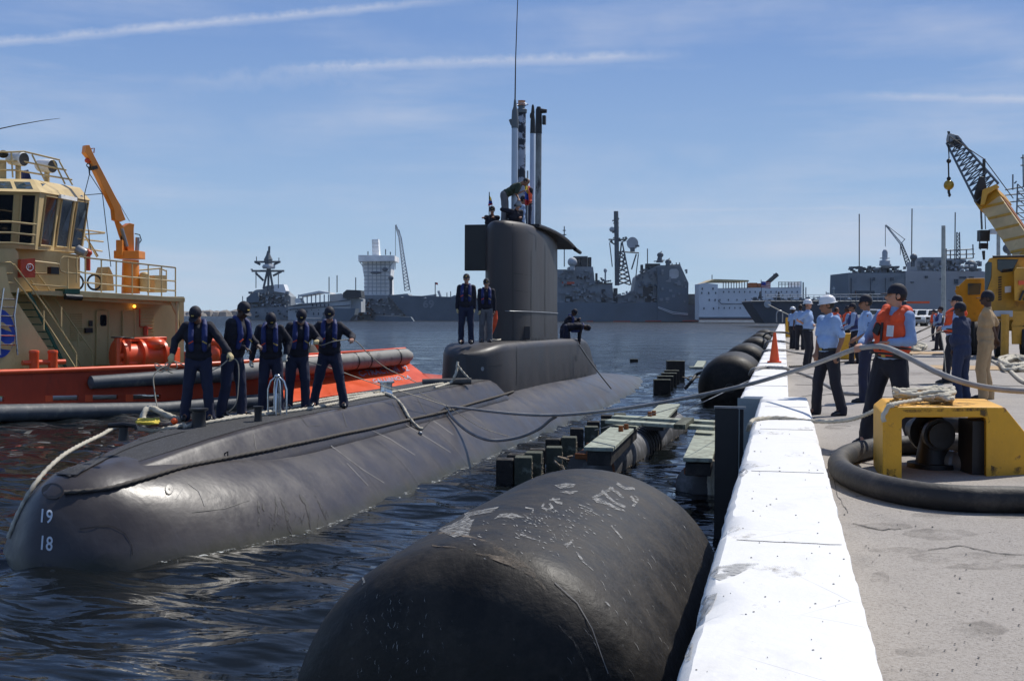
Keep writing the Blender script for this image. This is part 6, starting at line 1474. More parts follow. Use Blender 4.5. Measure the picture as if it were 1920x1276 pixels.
# ================================================================== PICKUP TRUCKS
def GZp(px, py):
    q = V(px, py, 128); q.z = 1.91; return q
def truck(label, px, py, rz, group='white pickup trucks parked across the quay', mat='white_paint'):
    r = empty('pickup_truck', (0, 0, 0), label, 'truck', group)
    # local: x width, y length, front at -y
    mb = MB()
    prof = [(-2.6, .35), (-2.65, .95), (-2.45, 1.08), (-1.35, 1.15), (-.75, 1.72), (.5, 1.76), (.75, 1.15), (2.6, 1.12), (2.65, .45), (2.2, .35)]
    mb.prism([(-.92, y, z) for y, z in prof], (1.84, 0, 0)); b_ = mb.build('body', mat, r, bevel=.05)
    mb = MB(); mb.add([(-.76, -1.33, 1.18), (.76, -1.33, 1.18), (.68, -.80, 1.66), (-.68, -.80, 1.66)], [(0, 1, 2, 3)]); mb.v = [(x, y - .03, z + .02) for x, y, z in mb.v]; mb.build('windscreen', 'glass_dark', r)
    for s in (-1, 1):
        mb = MB(); mb.add([(s * .93, -1.1, 1.2), (s * .93, -.7, 1.62), (s * .93, .4, 1.64), (s * .93, .55, 1.2)], [(0, 1, 2, 3)]); mb.build('side_window', 'glass_dark', r)
        mb = MB(); mb.box((s * .72, -2.66, .85), (.34, .06, .2)); mb.build('headlight', 'bright_steel', r)
        mb = MB(); mb.box((s * 1.05, -.95, 1.22), (.2, .1, .2)); mb.build('mirror', 'sub_black', r)
        for y in (-1.75, 1.6):
            mb = MB(); mb.lathe((s * .82, y, .38), [(.3, -.12), (.38, -.1), (.38, .1), (.3, .12)], 20, (1, 0, 0)); w_ = mb.build('wheel', 'tyre', r, smooth=30)
            mb = MB(); mb.lathe((s * .82 + s * .1, y, .38), [(.22, .0), (.2, .03), (.0, .035)], 14, (s, 0, 0)); mb.build('rim', 'grey_steel', w_)
    mb = MB(); mb.box((0, -2.66, .84), (1.0, .05, .26)); mb.build('grille', 'sub_black', r)
    mb = MB(); mb.box((0, -2.72, .52), (1.86, .14, .2)); mb.build('bumper', 'grey_steel', r, bevel=.02)
    q = GZp(px, py); r.location = q; r.rotation_euler.z = YAW + rz; return r
t1 = truck('white pickup truck nearest in the row, seen from the front', 1748, 602, R(-28))
for px, py, rz, lab in ((1727, 601, -30, 'second white pickup, just left of the nearest one'), (1708, 600, -34, 'white pickup half hidden behind the orange life jacket'), (1640, 600, 50, 'white pickup showing between the capped heads left of the life jacket')):
    o = copy_tree(t1); o['label'] = lab; q = GZp(px, py); o.location = q; o.rotation_euler.z = YAW + R(rz)
mb = MB(); q0, q1 = GZp(1700, 598.5) + UP * 1.0, GZp(1745, 598.5) + UP * 1.0; mb.beam(V(1700, 567, 190), V(1742, 566.5, 190), .5, .35); mb.build('barrier', 'orange_plastic', label='long low orange barrier beyond the white pickups', cat='barrier')

# ================================================================== MOBILE CRANE
DC = 41.0
mc = empty('mobile_crane', V(1890, 660, DC), 'yellow mobile crane with lattice jib and hanging hook ball on the quay', 'crane')
def cpz(pts, d, thick, name, mat, parent=None, bevel=.02, **k):
    cx_ = sum(p[0] for p in pts) / len(pts); dr_ = ray(cx_, 585); dr_.z = 0
    mb = MB(); mb.prism([V(x, y, d) for x, y in pts], dr_ * thick); return mb.build(name, mat, parent or mc, bevel=bevel, **k)
cpz([(1797, 604), (1797, 560), (1790, 545), (1797, 536), (1812, 522), (1846, 521), (1850, 560), (1850, 604)], DC + 3.5, 1.6, 'driver_cab', 'crane_yellow')
cpz([(1815, 531), (1840, 531), (1838, 552), (1815, 553)], DC + 3.45, .05, 'cab_window', 'glass_blue')
cpz([(1792, 536), (1799, 535), (1799, 541), (1792, 541)], DC + 3.2, .2, 'cab_lamp', 'crane_yellow')
cpz([(1862, 582), (1850, 575), (1846, 560), (1849, 495), (1855, 484), (1870, 481), (1925, 482), (1925, 585), (1866, 585)], DC, 2.2, 'operator_cab', 'crane_yellow')
cpz([(1870, 486), (1910, 486), (1898, 509), (1878, 511), (1870, 505)], DC - .03, .05, 'cab_window', 'glass_dark')
cpz([(1847, 495), (1852, 490), (1860, 492), (1859, 520), (1850, 548), (1846, 545)], DC - .03, .05, 'cab_window', 'glass_blue')
cpz([(1860, 479), (1925, 478), (1925, 482), (1862, 483)], DC - .1, 2.4, 'cab_roof', 'black_steel')
cpz([(1901, 509), (1905, 502), (1940, 500), (1960, 500), (1960, 566), (1902, 564)], DC - .6, 2.8, 'engine_house', 'crane_yellow')
mb = MB()
for i in range(10): P, v = [V(x, y, DC - .02) for x, y in ((1872, 519 + i * 4.6), (1878, 518 + i * 4.6), (1878, 520.5 + i * 4.6), (1872, 521.5 + i * 4.6))], FW * .04; mb.prism(P, v)
mb.build('louvre', 'sub_black', mc)
mb = MB(); mb.prism([V(x, y, DC - .64) for x, y in ((1910, 526), (1960, 524), (1960, 531), (1910, 534))], FW * .03); mb.build('stripe', 'tug_orange', mc)
cpz([(1884, 537), (1896, 536), (1896, 548), (1884, 549)], DC - .03, .04, 'notice_plate', 'white_paint')
mb = MB()
for i in range(5): x = 1910 + i * 8; mb.prism([V(px, py, DC - .65) for px, py in ((x, 563), (x + 4, 563), (x + 12, 544), (x + 8, 544))], FW * .03)
mb.build('hazard_stripes', 'sub_black', mc)
cpz([(1862, 582), (1960, 584), (1960, 600), (1866, 598)], DC + .2, 2.0, 'slew_ring', 'black_steel')
cpz([(1858, 597), (1885, 581), (1960, 585), (1960, 645), (1897, 645), (1896, 608), (1900, 600)], DC - .9, .4, 'carrier_side', 'crane_yellow')
cpz([(1845, 600), (1960, 600), (1960, 620), (1845, 620)], DC + .2, 2.4, 'carrier_frame', 'crane_yellow')
cpz([(1863, 582), (1899, 582), (1899, 594), (1863, 593)], DC - .95, .4, 'grey_box', 'ship_light')
for x, d in ((1876, DC - .2), (1836, DC + 3), (1925, DC - .6), (1818, DC + 3.3)):
    mb = MB(); c = V(x, 632, d); c.z = GZ + .62; axw = (RT * .94 - FW * .34); mb.lathe(c, [(.45, -.2), (.62, -.17), (.62, .17), (.45, .2)], 28, axw); w_ = mb.build('wheel', 'tyre', mc, smooth=30)
    mb = MB(); mb.lathe(c - axw * .1, [(.38, -.08), (.3, -.12), (.14, -.05), (.0, -.05)], 18, axw); mb.build('rim', 'crane_yellow', w_, smooth=30)
mb = MB(); c = V(1884, 640, DC - 1.1); mb.cyl(Vector((c.x, c.y, GZ)), Vector((c.x, c.y, GZ + 1.5)), .13, .13, 12); mb.cyl(Vector((c.x, c.y, GZ)), Vector((c.x, c.y, GZ + .06)), .35, .35, 16); mb.build('outrigger', 'crane_yellow', mc, smooth=30)
cpz([(1897, 612), (1930, 612), (1930, 645), (1897, 645)], DC - 1.0, .3, 'outrigger_box', 'crane_yellow')
# boom: box section coming down toward the camera side
bA, bB = V(1857, 374, DC + 4), V(1975, 545, DC + .5)
bd = (bB - bA).normalized(); bs = bd.cross(FW).normalized(); bn = bs.cross(bd).normalized(); rq = Matrix.Rotation(R(38), 3, bd); bs = rq @ bs; bn = rq @ bn
wB = .40
mb = MB(); mb.obox((bA + bB) / 2, bd * (bB - bA).length / 2, bs * wB, bn * .40); bo = mb.build('boom', 'crane_pale', mc, bevel=.03)
mb = MB(); L_ = (bB - bA).length
side = -bn if (-bn).dot(CAMP - bA) > 0 else bn
for i in range(13):
    t = .4 + i * .62; 
    if t > L_ - .2: break
    for k in (-1, 1): pass
    mb.beam(bA + bd * t - bs * wB * .95 + side * .402, bA + bd * (t + .45) + bs * wB * .95 + side * .402, .10, .03, side)
mb.build('boom_ribs', 'crane_yellow', bo)
up_ = bs if bs.z > 0 else -bs
mb = MB(); mb.obox((bA + bB) / 2 + up_ * (wB + .01) , bd * L_ / 2 * .9, up_ * .02, bn * .22); mb.build('boom_top_plate', 'rust', bo)
mb = MB(); mb.obox(bA + bd * 3.6 + side * .5, bd * .28, bs * .14, bn * .12); mb.obox(bA + bd * .2, bd * .25, bs * (wB + .05), bn * .45); mb.build('boom_collar', 'crane_yellow', mc, bevel=.02)
# lattice jib
jA, jB = V(1783, 262, DC + 5.5), bA
j0 = [(1779, 255), (1792, 250)]; 
def lat4(A4, B4, n, r):
    mb = MB()
    for a, b_ in zip(A4, B4): mb.tube([a, b_], r, 5)
    for i in range(n):
        t, u = i / n, (i + 1) / n
        for k in range(4):
            a = A4[k].lerp(B4[k], t); b_ = A4[(k + 1) % 4].lerp(B4[(k + 1) % 4], u); mb.tube([a, b_], r * .55, 4)
            a2 = A4[k].lerp(B4[k], u); mb.tube([a2, b_], r * .5, 4)
    return mb
A4 = [V(1775, 268, DC + 5.2), V(1793, 255, DC + 5.2), V(1793, 255, DC + 5.8), V(1775, 268, DC + 5.8)]
B4 = [V(1830, 378, DC + 3.6), V(1872, 344, DC + 3.6), V(1872, 344, DC + 4.7), V(1830, 378, DC + 4.7)]
lat4(A4, B4, 12, .045).build('jib', 'mast_grey', mc)
cpz([(1774, 262), (1776, 252), (1782, 250), (1797, 254), (1804, 262), (1798, 276), (1782, 268)], DC + 5.2, .6, 'jib_head', 'grey_steel', bevel=.01)
cpz([(1776, 246), (1781, 246), (1782, 251), (1777, 251)], DC + 5.4, .2, 'jib_lamp', 'sub_black', bevel=.0)
cpz([(1842, 298), (1848, 297), (1848, 334), (1842, 334)], DC + 4, .15, 'jib_mast', 'black_steel')
cpz([(1786, 262), (1802, 262), (1800, 280), (1790, 274)], DC + 5.0, .3, 'jib_plate', 'sub_black')
cpz([(1826, 366), (1836, 330), (1846, 332), (1850, 352), (1838, 384), (1830, 380)], DC + 3.6, 1.0, 'jib_foot', 'black_steel')
cpz([(1838, 384), (1842, 356), (1868, 345), (1874, 350), (1852, 364), (1846, 384)], DC + 3.3, .4, 'boom_nose', 'crane_yellow')
mb = MB()
for a, b_ in (((1781, 256), (1845, 298)), ((1845, 298), (1900, 372)), ((1780, 256), (1779, 300)), ((1777, 266), (1780, 300)), ((1840, 384), (1842, 430)), ((1846, 384), (1848, 430)), ((1838, 384), (1840, 430))): mb.tube([V(*a, DC + 4.6), V(*b_, DC + 4.6)], .018, 4)
mb.build('wires', 'sub_black', mc)
mb = MB(); mb.tube([V(1778, 300, DC + 4.6), V(1779, 338, DC + 4.6)], .03, 5); mb.ell(V(1779, 302, DC + 4.6), .09); mb.ell(V(1779, 335, DC + 4.6), .08); mb.tube([V(1779, 354, DC + 4.6), V(1779, 361, DC + 4.6), V(1781, 366, DC + 4.6), V(1779, 368, DC + 4.6)], .05, 6); mb.build('ball_link', 'sub_black', mc, smooth=60)
M('ball_gold', (.40, .24, .02), .4, .1, 5)
mb = MB(); mb.ell(V(1779, 347, DC + 4.6), (.19, .19, .19), nu=20, nv=14); mb.build('hook_ball', 'ball_gold', mc, smooth=60)
mb = MB(); mb.obox(V(1844, 442, DC + 3.4), RT * .18, FW * .15, UP * .20); mb.obox(V(1844, 461, DC + 3.4), RT * .13, FW * .12, UP * .10); mb.cyl(V(1836, 440, DC + 3.4), V(1838, 468, DC + 3.4), .02); mb.cyl(V(1852, 440, DC + 3.4), V(1851, 468, DC + 3.4), .02); mb.cyl(V(1844, 470, DC + 3.4), V(1845, 487, DC + 3.4), .06, .04); mb.build('hook_block', 'sub_black', mc)
# ================================================================== PEOPLE
def remesh(mb, vox, smooth_it=4, wrinkle=0, wscale=9, seed=0, name='body'):
    me = bpy.data.meshes.new('tmp'); me.from_pydata(mb.v, [], mb.f); me.update()
    bm = bmesh.new(); bm.from_mesh(me); bmesh.ops.recalc_face_normals(bm, faces=bm.faces); bm.to_mesh(me); bm.free()
    o = bpy.data.objects.new('tmp', me); COL.objects.link(o)
    r = o.modifiers.new('r', 'REMESH'); r.mode = 'VOXEL'; r.voxel_size = vox; r.adaptivity = 0
    s = o.modifiers.new('s', 'SMOOTH'); s.factor = .5; s.iterations = smooth_it
    dg = bpy.context.evaluated_depsgraph_get(); m2 = bpy.data.meshes.new_from_object(o.evaluated_get(dg)); bpy.data.objects.remove(o)
    if wrinkle:
        n = len(m2.vertices); co = np.empty(n * 3); m2.vertices.foreach_get('co', co); co = co.reshape(-1, 3); nr = np.empty(n * 3); m2.vertices.foreach_get('normal', nr); nr = nr.reshape(-1, 3)
        k = np.array([noise.noise((c[0] * wscale + seed, c[1] * wscale, c[2] * wscale * .7)) + .5 * noise.noise((c[0] * wscale * 2.3, c[1] * wscale * 2.3 + seed, c[2] * wscale * 1.5 )) for c in co])
        co += nr * (k * wrinkle)[:, None]; m2.vertices.foreach_set('co', co.ravel()); m2.update()
    m2.name = name; m2.polygons.foreach_set('use_smooth', [True] * len(m2.polygons)); return m2
def ik(a, b, l1, l2, pole):
    a, b, pole = Vector(a), Vector(b), Vector(pole); d = b - a; L = d.length; mx = (l1 + l2) * .998
    if L > mx: b = a + d * (mx / L); d = b - a; L = mx
    L = max(L, abs(l1 - l2) + .02); d.normalize()
    x = (l1 * l1 - l2 * l2 + L * L) / (2 * L); h = math.sqrt(max(0, l1 * l1 - x * x)); p = pole - d * pole.dot(d); p.normalize()
    return a + d * x + p * h, b
PCOUNT = 0
def person(label, px, py, z, H, face, hands=None, feet=((-.11, .03), (.11, -.03)), lean=0., side=0., head=(0, 0), skin='skin_light', top='sailor_navy', legs='trouser_navy',
           sleeve='long', hat='cap_navy', vest=None, gloves=None, hair=True, belly=0., vox=.013, depth=None, hip=(0, 0, 0), belt=False, group='sailors and dock hands', pos=None, curl=1.0, strap=True, glovehand=(1, 1), crouch=0., stripe=True):
    """face: 0 looks away from the camera, 180 towards it, 90 right, -90 left. hands: ((px,py,ddepth),(px,py,ddepth)) left hand, right hand"""
    global PCOUNT; PCOUNT += 1; seed = PCOUNT * 3.7
    P0 = Vector(pos) if pos is not None else G(px, py, z); d0 = D(P0); k = H / 1.76
    rz = YAW - R(face); rot = Matrix.Rotation(rz, 3, 'Z'); inv = rot.transposed()
    root = empty('person', P0, label, 'person', group)
    W = lambda p: P0 + rot @ (Vector(p) * k)
    hipz = min([.93 - crouch] + [.020 + .085 + math.sqrt(max(.2, .829 ** 2 - math.hypot(f[0] - (-.095, .095)[i], f[1]) ** 2)) for i, f in enumerate(feet)]); hipc = Vector((hip[0], hip[1], hipz + hip[2])); tr = Matrix.Rotation(R(side), 3, 'Y') @ Matrix.Rotation(R(-lean), 3, 'X')
    T_ = lambda x, y, zz: hipc + tr @ Vector((x, y, zz - .93))
    sh = [T_(-.185, 0, 1.43), T_(.185, 0, 1.43)]
    hd = []
    for i in range(2):
        if hands and hands[i] is not None:
            h = hands[i]
            t = inv @ (V(h[0], h[1], d0 + h[2]) - P0) / k if len(h) == 3 and abs(h[0]) > 5 else T_(*h)
        else: t = T_((-.27, .27)[i], .03, .80)
        hd.append(t)
    arms = []
    for i in range(2):
        tgt = Vector(hd[i]); dirn = (tgt - sh[i]).normalized(); w_ = tgt - dirn * .075
        pole = tr @ Vector(((-.6, .6)[i], -.8, -.5)); e, w2 = ik(sh[i], w_, .285, .255, pole); arms.append((sh[i], e, w2))
    leg = []
    for i in range(2):
        hx = T_((-.095, .095)[i], 0, .91); f = feet[i]; fz = f[2] if len(f) > 2 else 0
        ank = Vector((f[0], f[1], .085 + fz)); kn, an = ik(hx, ank, .415, .415, Vector(((-.12, .12)[i] , 1, 0))); leg.append((hx, kn, an, Vector((f[0], f[1], fz))))
    # head frame
    hr = tr @ Matrix.Rotation(R(head[0]), 3, 'Z') @ Matrix.Rotation(R(-head[1]), 3, 'X') @ Matrix.Identity(3)
    nb_ = T_(0, -.012, 1.475); Hd = lambda x, y, zz: nb_ + tr @ Vector((0, .0, .05)) + hr @ Vector((x, y, zz))
    hc = Hd(0, .025, .125)
    def tag_obj(me, name, mat, parent=root, lab=None):
        o = bpy.data.objects.new(name, me); me.materials.clear(); me.materials.append(MATS[mat]); COL.objects.link(o); WP[o] = WP[root]; o.parent = parent; o.location = (0, 0, 0)
        if lab: o['label'] = lab
        return o
    def fin(mb, name, mat, v=vox, it=4, wr=0, ws=9, parent=root, lab=None):
        mb.v = [tuple(rot @ (Vector(q) * k)) for q in mb.v]; return tag_obj(remesh(mb, v * k, it, wr, ws, seed, name), name, mat, parent, lab)
    def raw(mb, name, mat, parent=root, sm=50):
        me = bpy.data.meshes.new(name); me.from_pydata([tuple(rot @ (Vector(q) * k)) for q in mb.v], [], mb.f); me.update()
        bm = bmesh.new(); bm.from_mesh(me); bmesh.ops.recalc_face_normals(bm, faces=bm.faces); bm.to_mesh(me); bm.free(); o = tag_obj(me, name, mat, parent)
        smooth_(o, sm); return o
    # ---- body (skin): continuous
    b = MB()
    b.ell(Hd(0, .01, .150), (.074, .092, .098), hr); b.ell(Hd(0, .035, .085), (.056, .070, .078), hr); b.cap(Hd(0, .085, .055), Hd(0, .07, .06), .030, .04)
    b.cap(Hd(0, .100, .125), Hd(0, .122, .098), .012, .017); b.ell(Hd(0, .098, .068), (.024, .012, .009), hr); b.cap(Hd(-.028, .094, .148), Hd(.028, .094, .148), .011)
    for s in (-1, 1): b.ell(Hd(s * .077, .0, .115), (.011, .020, .032), hr); b.ell(Hd(s * .04, .078, .10), (.022, .02, .02), hr)
    b.cap(T_(0, -.005, 1.42), Hd(0, 0, .06), .062, .054)
    b.ell(T_(0, 0, 1.28), (.165, .10, .20), tr); b.ell(T_(0, 0, 1.05), (.14, .095, .20), tr); b.ell(T_(0, 0, .93), (.15, .10, .12), tr)
    for i, (s_, e, w_) in enumerate(arms): b.cap(s_, e, .050, .040); b.cap(e, w_, .040, .027)
    for hx, kn, an, ft in leg: b.cap(hx, kn, .085, .058); b.cap(kn, an, .055, .036); b.cap(an, an + Vector((0, .10, -.045)), .038, .03)
    def hand(i, b, gr=0.):
        s_, e, w_ = arms[i]; dr = (w_ - e).normalized(); up = Vector((0, 0, 1)); lat = dr.cross(up)
        if lat.length < .2: lat = Vector((0, 1, 0)) - dr * dr.y
        lat.normalize(); pn = lat.cross(dr).normalized()          # palm normal (roughly down/inward)
        if pn.z > 0: pn = -pn
        sg = 1
        p0 = w_ + dr * .02; p1 = w_ + dr * .085
        for j in range(4):
            o_ = lat * (.030 - .020 * j); b.cap(p0 + o_ * .7, p1 + o_, .015 + gr, .0135 + gr)
            L1, L2, L3 = (.036, .040, .037, .030)[j], .026, .020; c = curl * (1 + .12 * j)
            a0 = R(28 * c); a1 = R(75 * c); a2 = R(115 * c)
            q1 = p1 + o_ + (dr * math.cos(a0) + pn * math.sin(a0)) * L1; q2 = q1 + (dr * math.cos(a1) + pn * math.sin(a1)) * L2; q3 = q2 + (dr * math.cos(a2) + pn * math.sin(a2)) * L3
            b.cap(p1 + o_, q1, .0105 + gr, .0095 + gr, 7); b.cap(q1, q2, .0095 + gr, .0088 + gr, 7); b.cap(q2, q3, .0088 + gr, .0075 + gr, 7)
        t0 = p0 + dr * .015 + lat * .032 * sg; t1 = t0 + (dr * .55 + lat * .5 + pn * .55).normalized() * .038; t2 = t1 + (dr * .7 - lat * .15 + pn * .7).normalized() * .030
        b.cap(t0, t1, .0135 + gr, .0115 + gr, 7); b.cap(t1, t2, .0112 + gr, .009 + gr, 7)
    for i in range(2): hand(i, b)
    fin(b, 'body', skin, v=min(vox, .0125), it=2)
    # face details
    for s in (-1, 1):
        e_ = MB(); e_.ell(Hd(s * .030, .094, .130), (.0075, .005, .0035), hr, 8, 6); raw(e_, 'eye', 'hair')
    e_ = MB(); e_.ell(Hd(0, .1115, .068), (.022, .003, .004), hr, 8, 6); raw(e_, 'lips', 'skin_mid' if skin == 'skin_light' else 'skin_dark')
    # ---- trousers
    b = MB()
    b.ell(T_(0, -.005, .95), (.172 + belly * .3, .125 + belly * .4, .12), tr); b.ell(hipc + Vector((0, -.01, -.06)), (.165, .13, .11))
    for hx, kn, an, ft in leg:
        b.cap(hx, kn, .112, .088); b.cap(kn, an + Vector((0, -.01, .02)), .085, .080); b.cap(an + Vector((0, -.012, .03)), an + Vector((0, -.008, -.035)), .082, .086)
    fin(b, 'trousers', legs, wr=.009, ws=10, it=3)
    # ---- shoes
    for i, (hx, kn, an, ft) in enumerate(leg):
        b = MB(); tdir = Vector(((-.15, .15)[i], 1, 0)).normalized(); b.cap(ft + Vector((0, -.045, .045)), ft + tdir * .10 + Vector((0, 0, .04)), .043, .044); b.cap(ft + tdir * .08 + Vector((0, 0, .036)), ft + tdir * .165 + Vector((0, 0, .030)), .042, .030); b.cap(ft + Vector((0, -.05, .018)), ft + tdir * .17 + Vector((0, 0, .018)), .040, .034)
        fin(b, 'shoe', 'shoe', it=2)
    # ---- shirt / jacket
    b = MB(); fat = .012 if top != 'sailor_navy' else .032
    b.ell(T_(0, .0, 1.28), (.190 + fat, .125 + fat, .20), tr); b.ell(T_(0, .01 + belly * .6, 1.10), (.168 + fat + belly, .122 + fat + belly, .17), tr); b.ell(T_(0, .0, 1.00), (.170 + fat, .125 + fat, .09 if top != 'sailor_navy' else .12), tr)
    b.cap(T_(-.14, -.005, 1.41), T_(.14, -.005, 1.41), .072 + fat * .5); b.cap(T_(0, -.01, 1.44), T_(0, -.008, 1.495), .078, .064)
    for i, (s_, e, w_) in enumerate(arms):
        b.cap(s_ + (T_(0, 0, 1.40) - s_) * .10, s_.lerp(e, .95), .068 + fat * .5, .054 + fat * .4)
        if sleeve == 'long': b.cap(s_.lerp(e, .95), e.lerp(w_, .93), .054 + fat * .4, .038 + fat * .4)
        if sleeve == 'short': pass
    if sleeve == 'short':
        b2 = MB(); b2.v, b2.f = list(b.v), list(b.f); b = MB()
        b.ell(T_(0, .0, 1.28), (.190 + fat, .125 + fat, .20), tr); b.ell(T_(0, .01 + belly * .6, 1.10), (.168 + fat + belly, .122 + fat + belly, .17), tr); b.ell(T_(0, .0, 1.00), (.170 + fat, .125 + fat, .09), tr)
        b.cap(T_(-.14, -.005, 1.41), T_(.14, -.005, 1.41), .072 + fat * .5); b.cap(T_(0, -.01, 1.44), T_(0, -.008, 1.495), .078, .064)
        for s_, e, w_ in arms: b.cap(s_ + (T_(0, 0, 1.40) - s_) * .10, s_.lerp(e, .80), .068 + fat * .5, .064)
    shirt_o = fin(b, 'jacket' if top == 'sailor_navy' else ('coverall_top' if top == 'coverall' else 'shirt'), top, wr=.010, ws=11, it=3)
    if belt:
        b = MB(); b.rows([[T_(.186 * math.cos(a) , .140 * math.sin(a), zz) for a in np.linspace(0, 2 * math.pi, 25)[:-1]] for zz in (.975, .982, 1.012, 1.018)]); raw(b, 'belt', 'belt')
        b = MB(); b.obox(T_(0, .144, .996), tr @ Vector((.024, 0, 0)), tr @ Vector((0, .006, 0)), tr @ Vector((0, 0, .018))); raw(b, 'buckle', 'gold')
    # ---- hair, hat
    if hair:
        b = MB(); b.ell(Hd(0, -.012, .140), (.082, .092, .092), hr); o_ = b.v; b.v = []
        cut = []
        for v in o_:
            q = hr.transposed() @ (Vector(v) - nb_ - tr @ Vector((0, 0, .05)))
            if q.y > .045 and q.z < .19: q.y = .045
            if q.z < .070: q.z = .070
            b.v.append(tuple(nb_ + tr @ Vector((0, 0, .05)) + hr @ q))
        raw(b, 'hair', 'hair')
    hz_ = .165
    if hat in ('cap_navy', 'cap_black'):
        rows_ = []
        for t in (0, 12, 28, 45, 62, 78, 88): rows_.append([Hd(.092 * math.cos(R(t)) ** .8 * math.cos(a), .003 + .108 * math.cos(R(t)) ** .8 * math.sin(a), .146 + .118 * math.sin(R(t))) for a in np.linspace(0, 2 * math.pi, 23)[:-1]])
        b = MB(); b.rows(rows_); c_ = raw(b, 'cap', 'cap_navy')
        b = MB(); A_ = [Hd(.082 * math.sin(u), .003 + .098 * math.cos(u), .150) for u in np.linspace(-1.05, 1.05, 11)]; B_ = [Hd(.074 * math.sin(u), .085 + .098 * math.cos(u * .95), .140 - .0 * abs(u)) for u in np.linspace(-1.05, 1.05, 11)]
        n = len(A_); dn = hr @ Vector((0, 0, -.007)); b.rows([A_, B_, [q + dn for q in B_], [q + dn for q in A_]], closed=False, caps=False); raw(b, 'visor', 'cap_navy', c_)
        if hat == 'cap_navy': 
            b = MB(); b.obox(Hd(0, .103, .195), hr @ Vector((.020, 0, 0)), hr @ Vector((0, .004, -.001)), hr @ Vector((0, -.004, .006))); raw(b, 'cap_badge', 'gold', c_)
    elif hat == 'hardhat':
        rows_ = [[Hd(.102 * cr_ * math.cos(a), .0 + .122 * cr_ * math.sin(a), zz) for a in np.linspace(0, 2 * math.pi, 29)[:-1]] for cr_, zz in ((1.22, .150), (1.24, .156), (1.03, .163), (1.02, .19), (.94, .225), (.78, .252), (.5, .270), (.2, .276))]
        b = MB(); b.rows(rows_); c_ = raw(b, 'hard_hat', 'hat_white')
        b = MB(); b.tube([Hd(0, .0 + .118 * math.cos(u), .165 + .112 * math.sin(u)) for u in np.linspace(.25, 2.9, 13)], .009, 6); raw(b, 'ridge', 'hat_white', c_)
    elif hat == 'headset':
        b = MB(); b.ell(Hd(0, -.005, .155), (.098, .11, .105), hr); raw(b, 'helmet', 'grey_steel')
        for s in (-1, 1): b = MB(); b.ell(Hd(s * .09, 0, .11), (.03, .04, .05), hr); raw(b, 'ear_muff', 'sub_black')
    # ---- vests
    if vest == 'collar':
        for s in (-1, 1):
            b = MB(); b.cap(T_(s * .095, .150, 1.10), T_(s * .100, .158, 1.30), .042, .048); b.cap(T_(s * .100, .158, 1.30), T_(s * .100, .085, 1.455), .048, .044); b.cap(T_(s * .100, .085, 1.455), T_(s * .085, -.02, 1.505), .044, .042); b.cap(T_(s * .085, -.02, 1.505), T_(0, -.085, 1.49), .042, .046)
            if s == -1: keep = b
            else: keep.add(b.v, b.f)
        cv = fin(keep, 'life_collar', 'vest_blue', wr=.005, ws=14, it=3)
        if stripe:
            for s in (-1, 1):
                b = MB(); b.obox(T_(s * .10, .197, 1.215), tr @ Vector((.034, 0, -s * .020)), tr @ Vector((0, .006, 0)), tr @ Vector((s * .004, 0, .008))); raw(b, 'stripe', 'vest_orange' if s == 1 else 'gold', cv)
    if vest in ('orange', 'blue'):
        b = MB(); th = .034 if vest == 'orange' else .025
        b.ell(T_(0, .012, 1.25), (.215 + th * .3, .155 + th, .20), tr); b.ell(T_(0, .012, 1.09), (.205 + th * .3, .155 + th, .13), tr)
        for s in (-1, 1): b.cap(T_(s * .12, .06, 1.40), T_(s * .11, -.06, 1.42), .062, .060)
        if vest == 'orange':
            for s in (-1, 1): b.cap(T_(s * .085, .12, 1.40), T_(s * .105, .0, 1.50), .055, .060); b.cap(T_(s * .105, .0, 1.50), T_(s * .05, -.125, 1.50), .060, .062)
            b.cap(T_(-.06, -.13, 1.49), T_(.06, -.13, 1.49), .066); b.cap(T_(0, -.14, 1.47), T_(0, -.20, 1.43), .07, .05)
        else: b.cap(T_(-.07, -.06, 1.46), T_(.07, -.06, 1.46), .05)
        cv = fin(b, 'life_vest', 'vest_orange' if vest == 'orange' else 'vest_blue', wr=.010, ws=12, it=4)
        b = MB(); ry = .155 + th + .014
        for zz in (1.09, 1.02) if vest == 'orange' else (1.10,):
            b2 = MB(); b2.rows([[T_((.222 + th * .3) * math.cos(a), .012 + ry * math.sin(a), q) for a in np.linspace(0, 2 * math.pi, 25)[:-1]] for q in (zz - .012, zz + .012)], caps=False); raw(b2, 'strap', 'belt', cv)
        b2 = MB(); b2.obox(T_(.0, ry + .012, 1.20), tr @ Vector((.012, 0, 0)), tr @ Vector((0, .006, 0)), tr @ Vector((0, 0, .15))); raw(b2, 'strap', 'belt', cv)
        if vest == 'orange':
            b2 = MB(); b2.obox(T_(-.095, ry - .002, 1.265), tr @ Vector((.045, -.012, 0)), tr @ Vector((0, .010, 0)), tr @ Vector((0, 0, .06))); raw(b2, 'reflective_patch', 'vest_white', cv)
            b2 = MB(); b2.obox(T_(.06, ry + .004, 1.275), tr @ Vector((.032, .0, .02)), tr @ Vector((0, .02, 0)), tr @ Vector((-.02, 0, .05))); raw(b2, 'light_pouch', 'belt', cv)
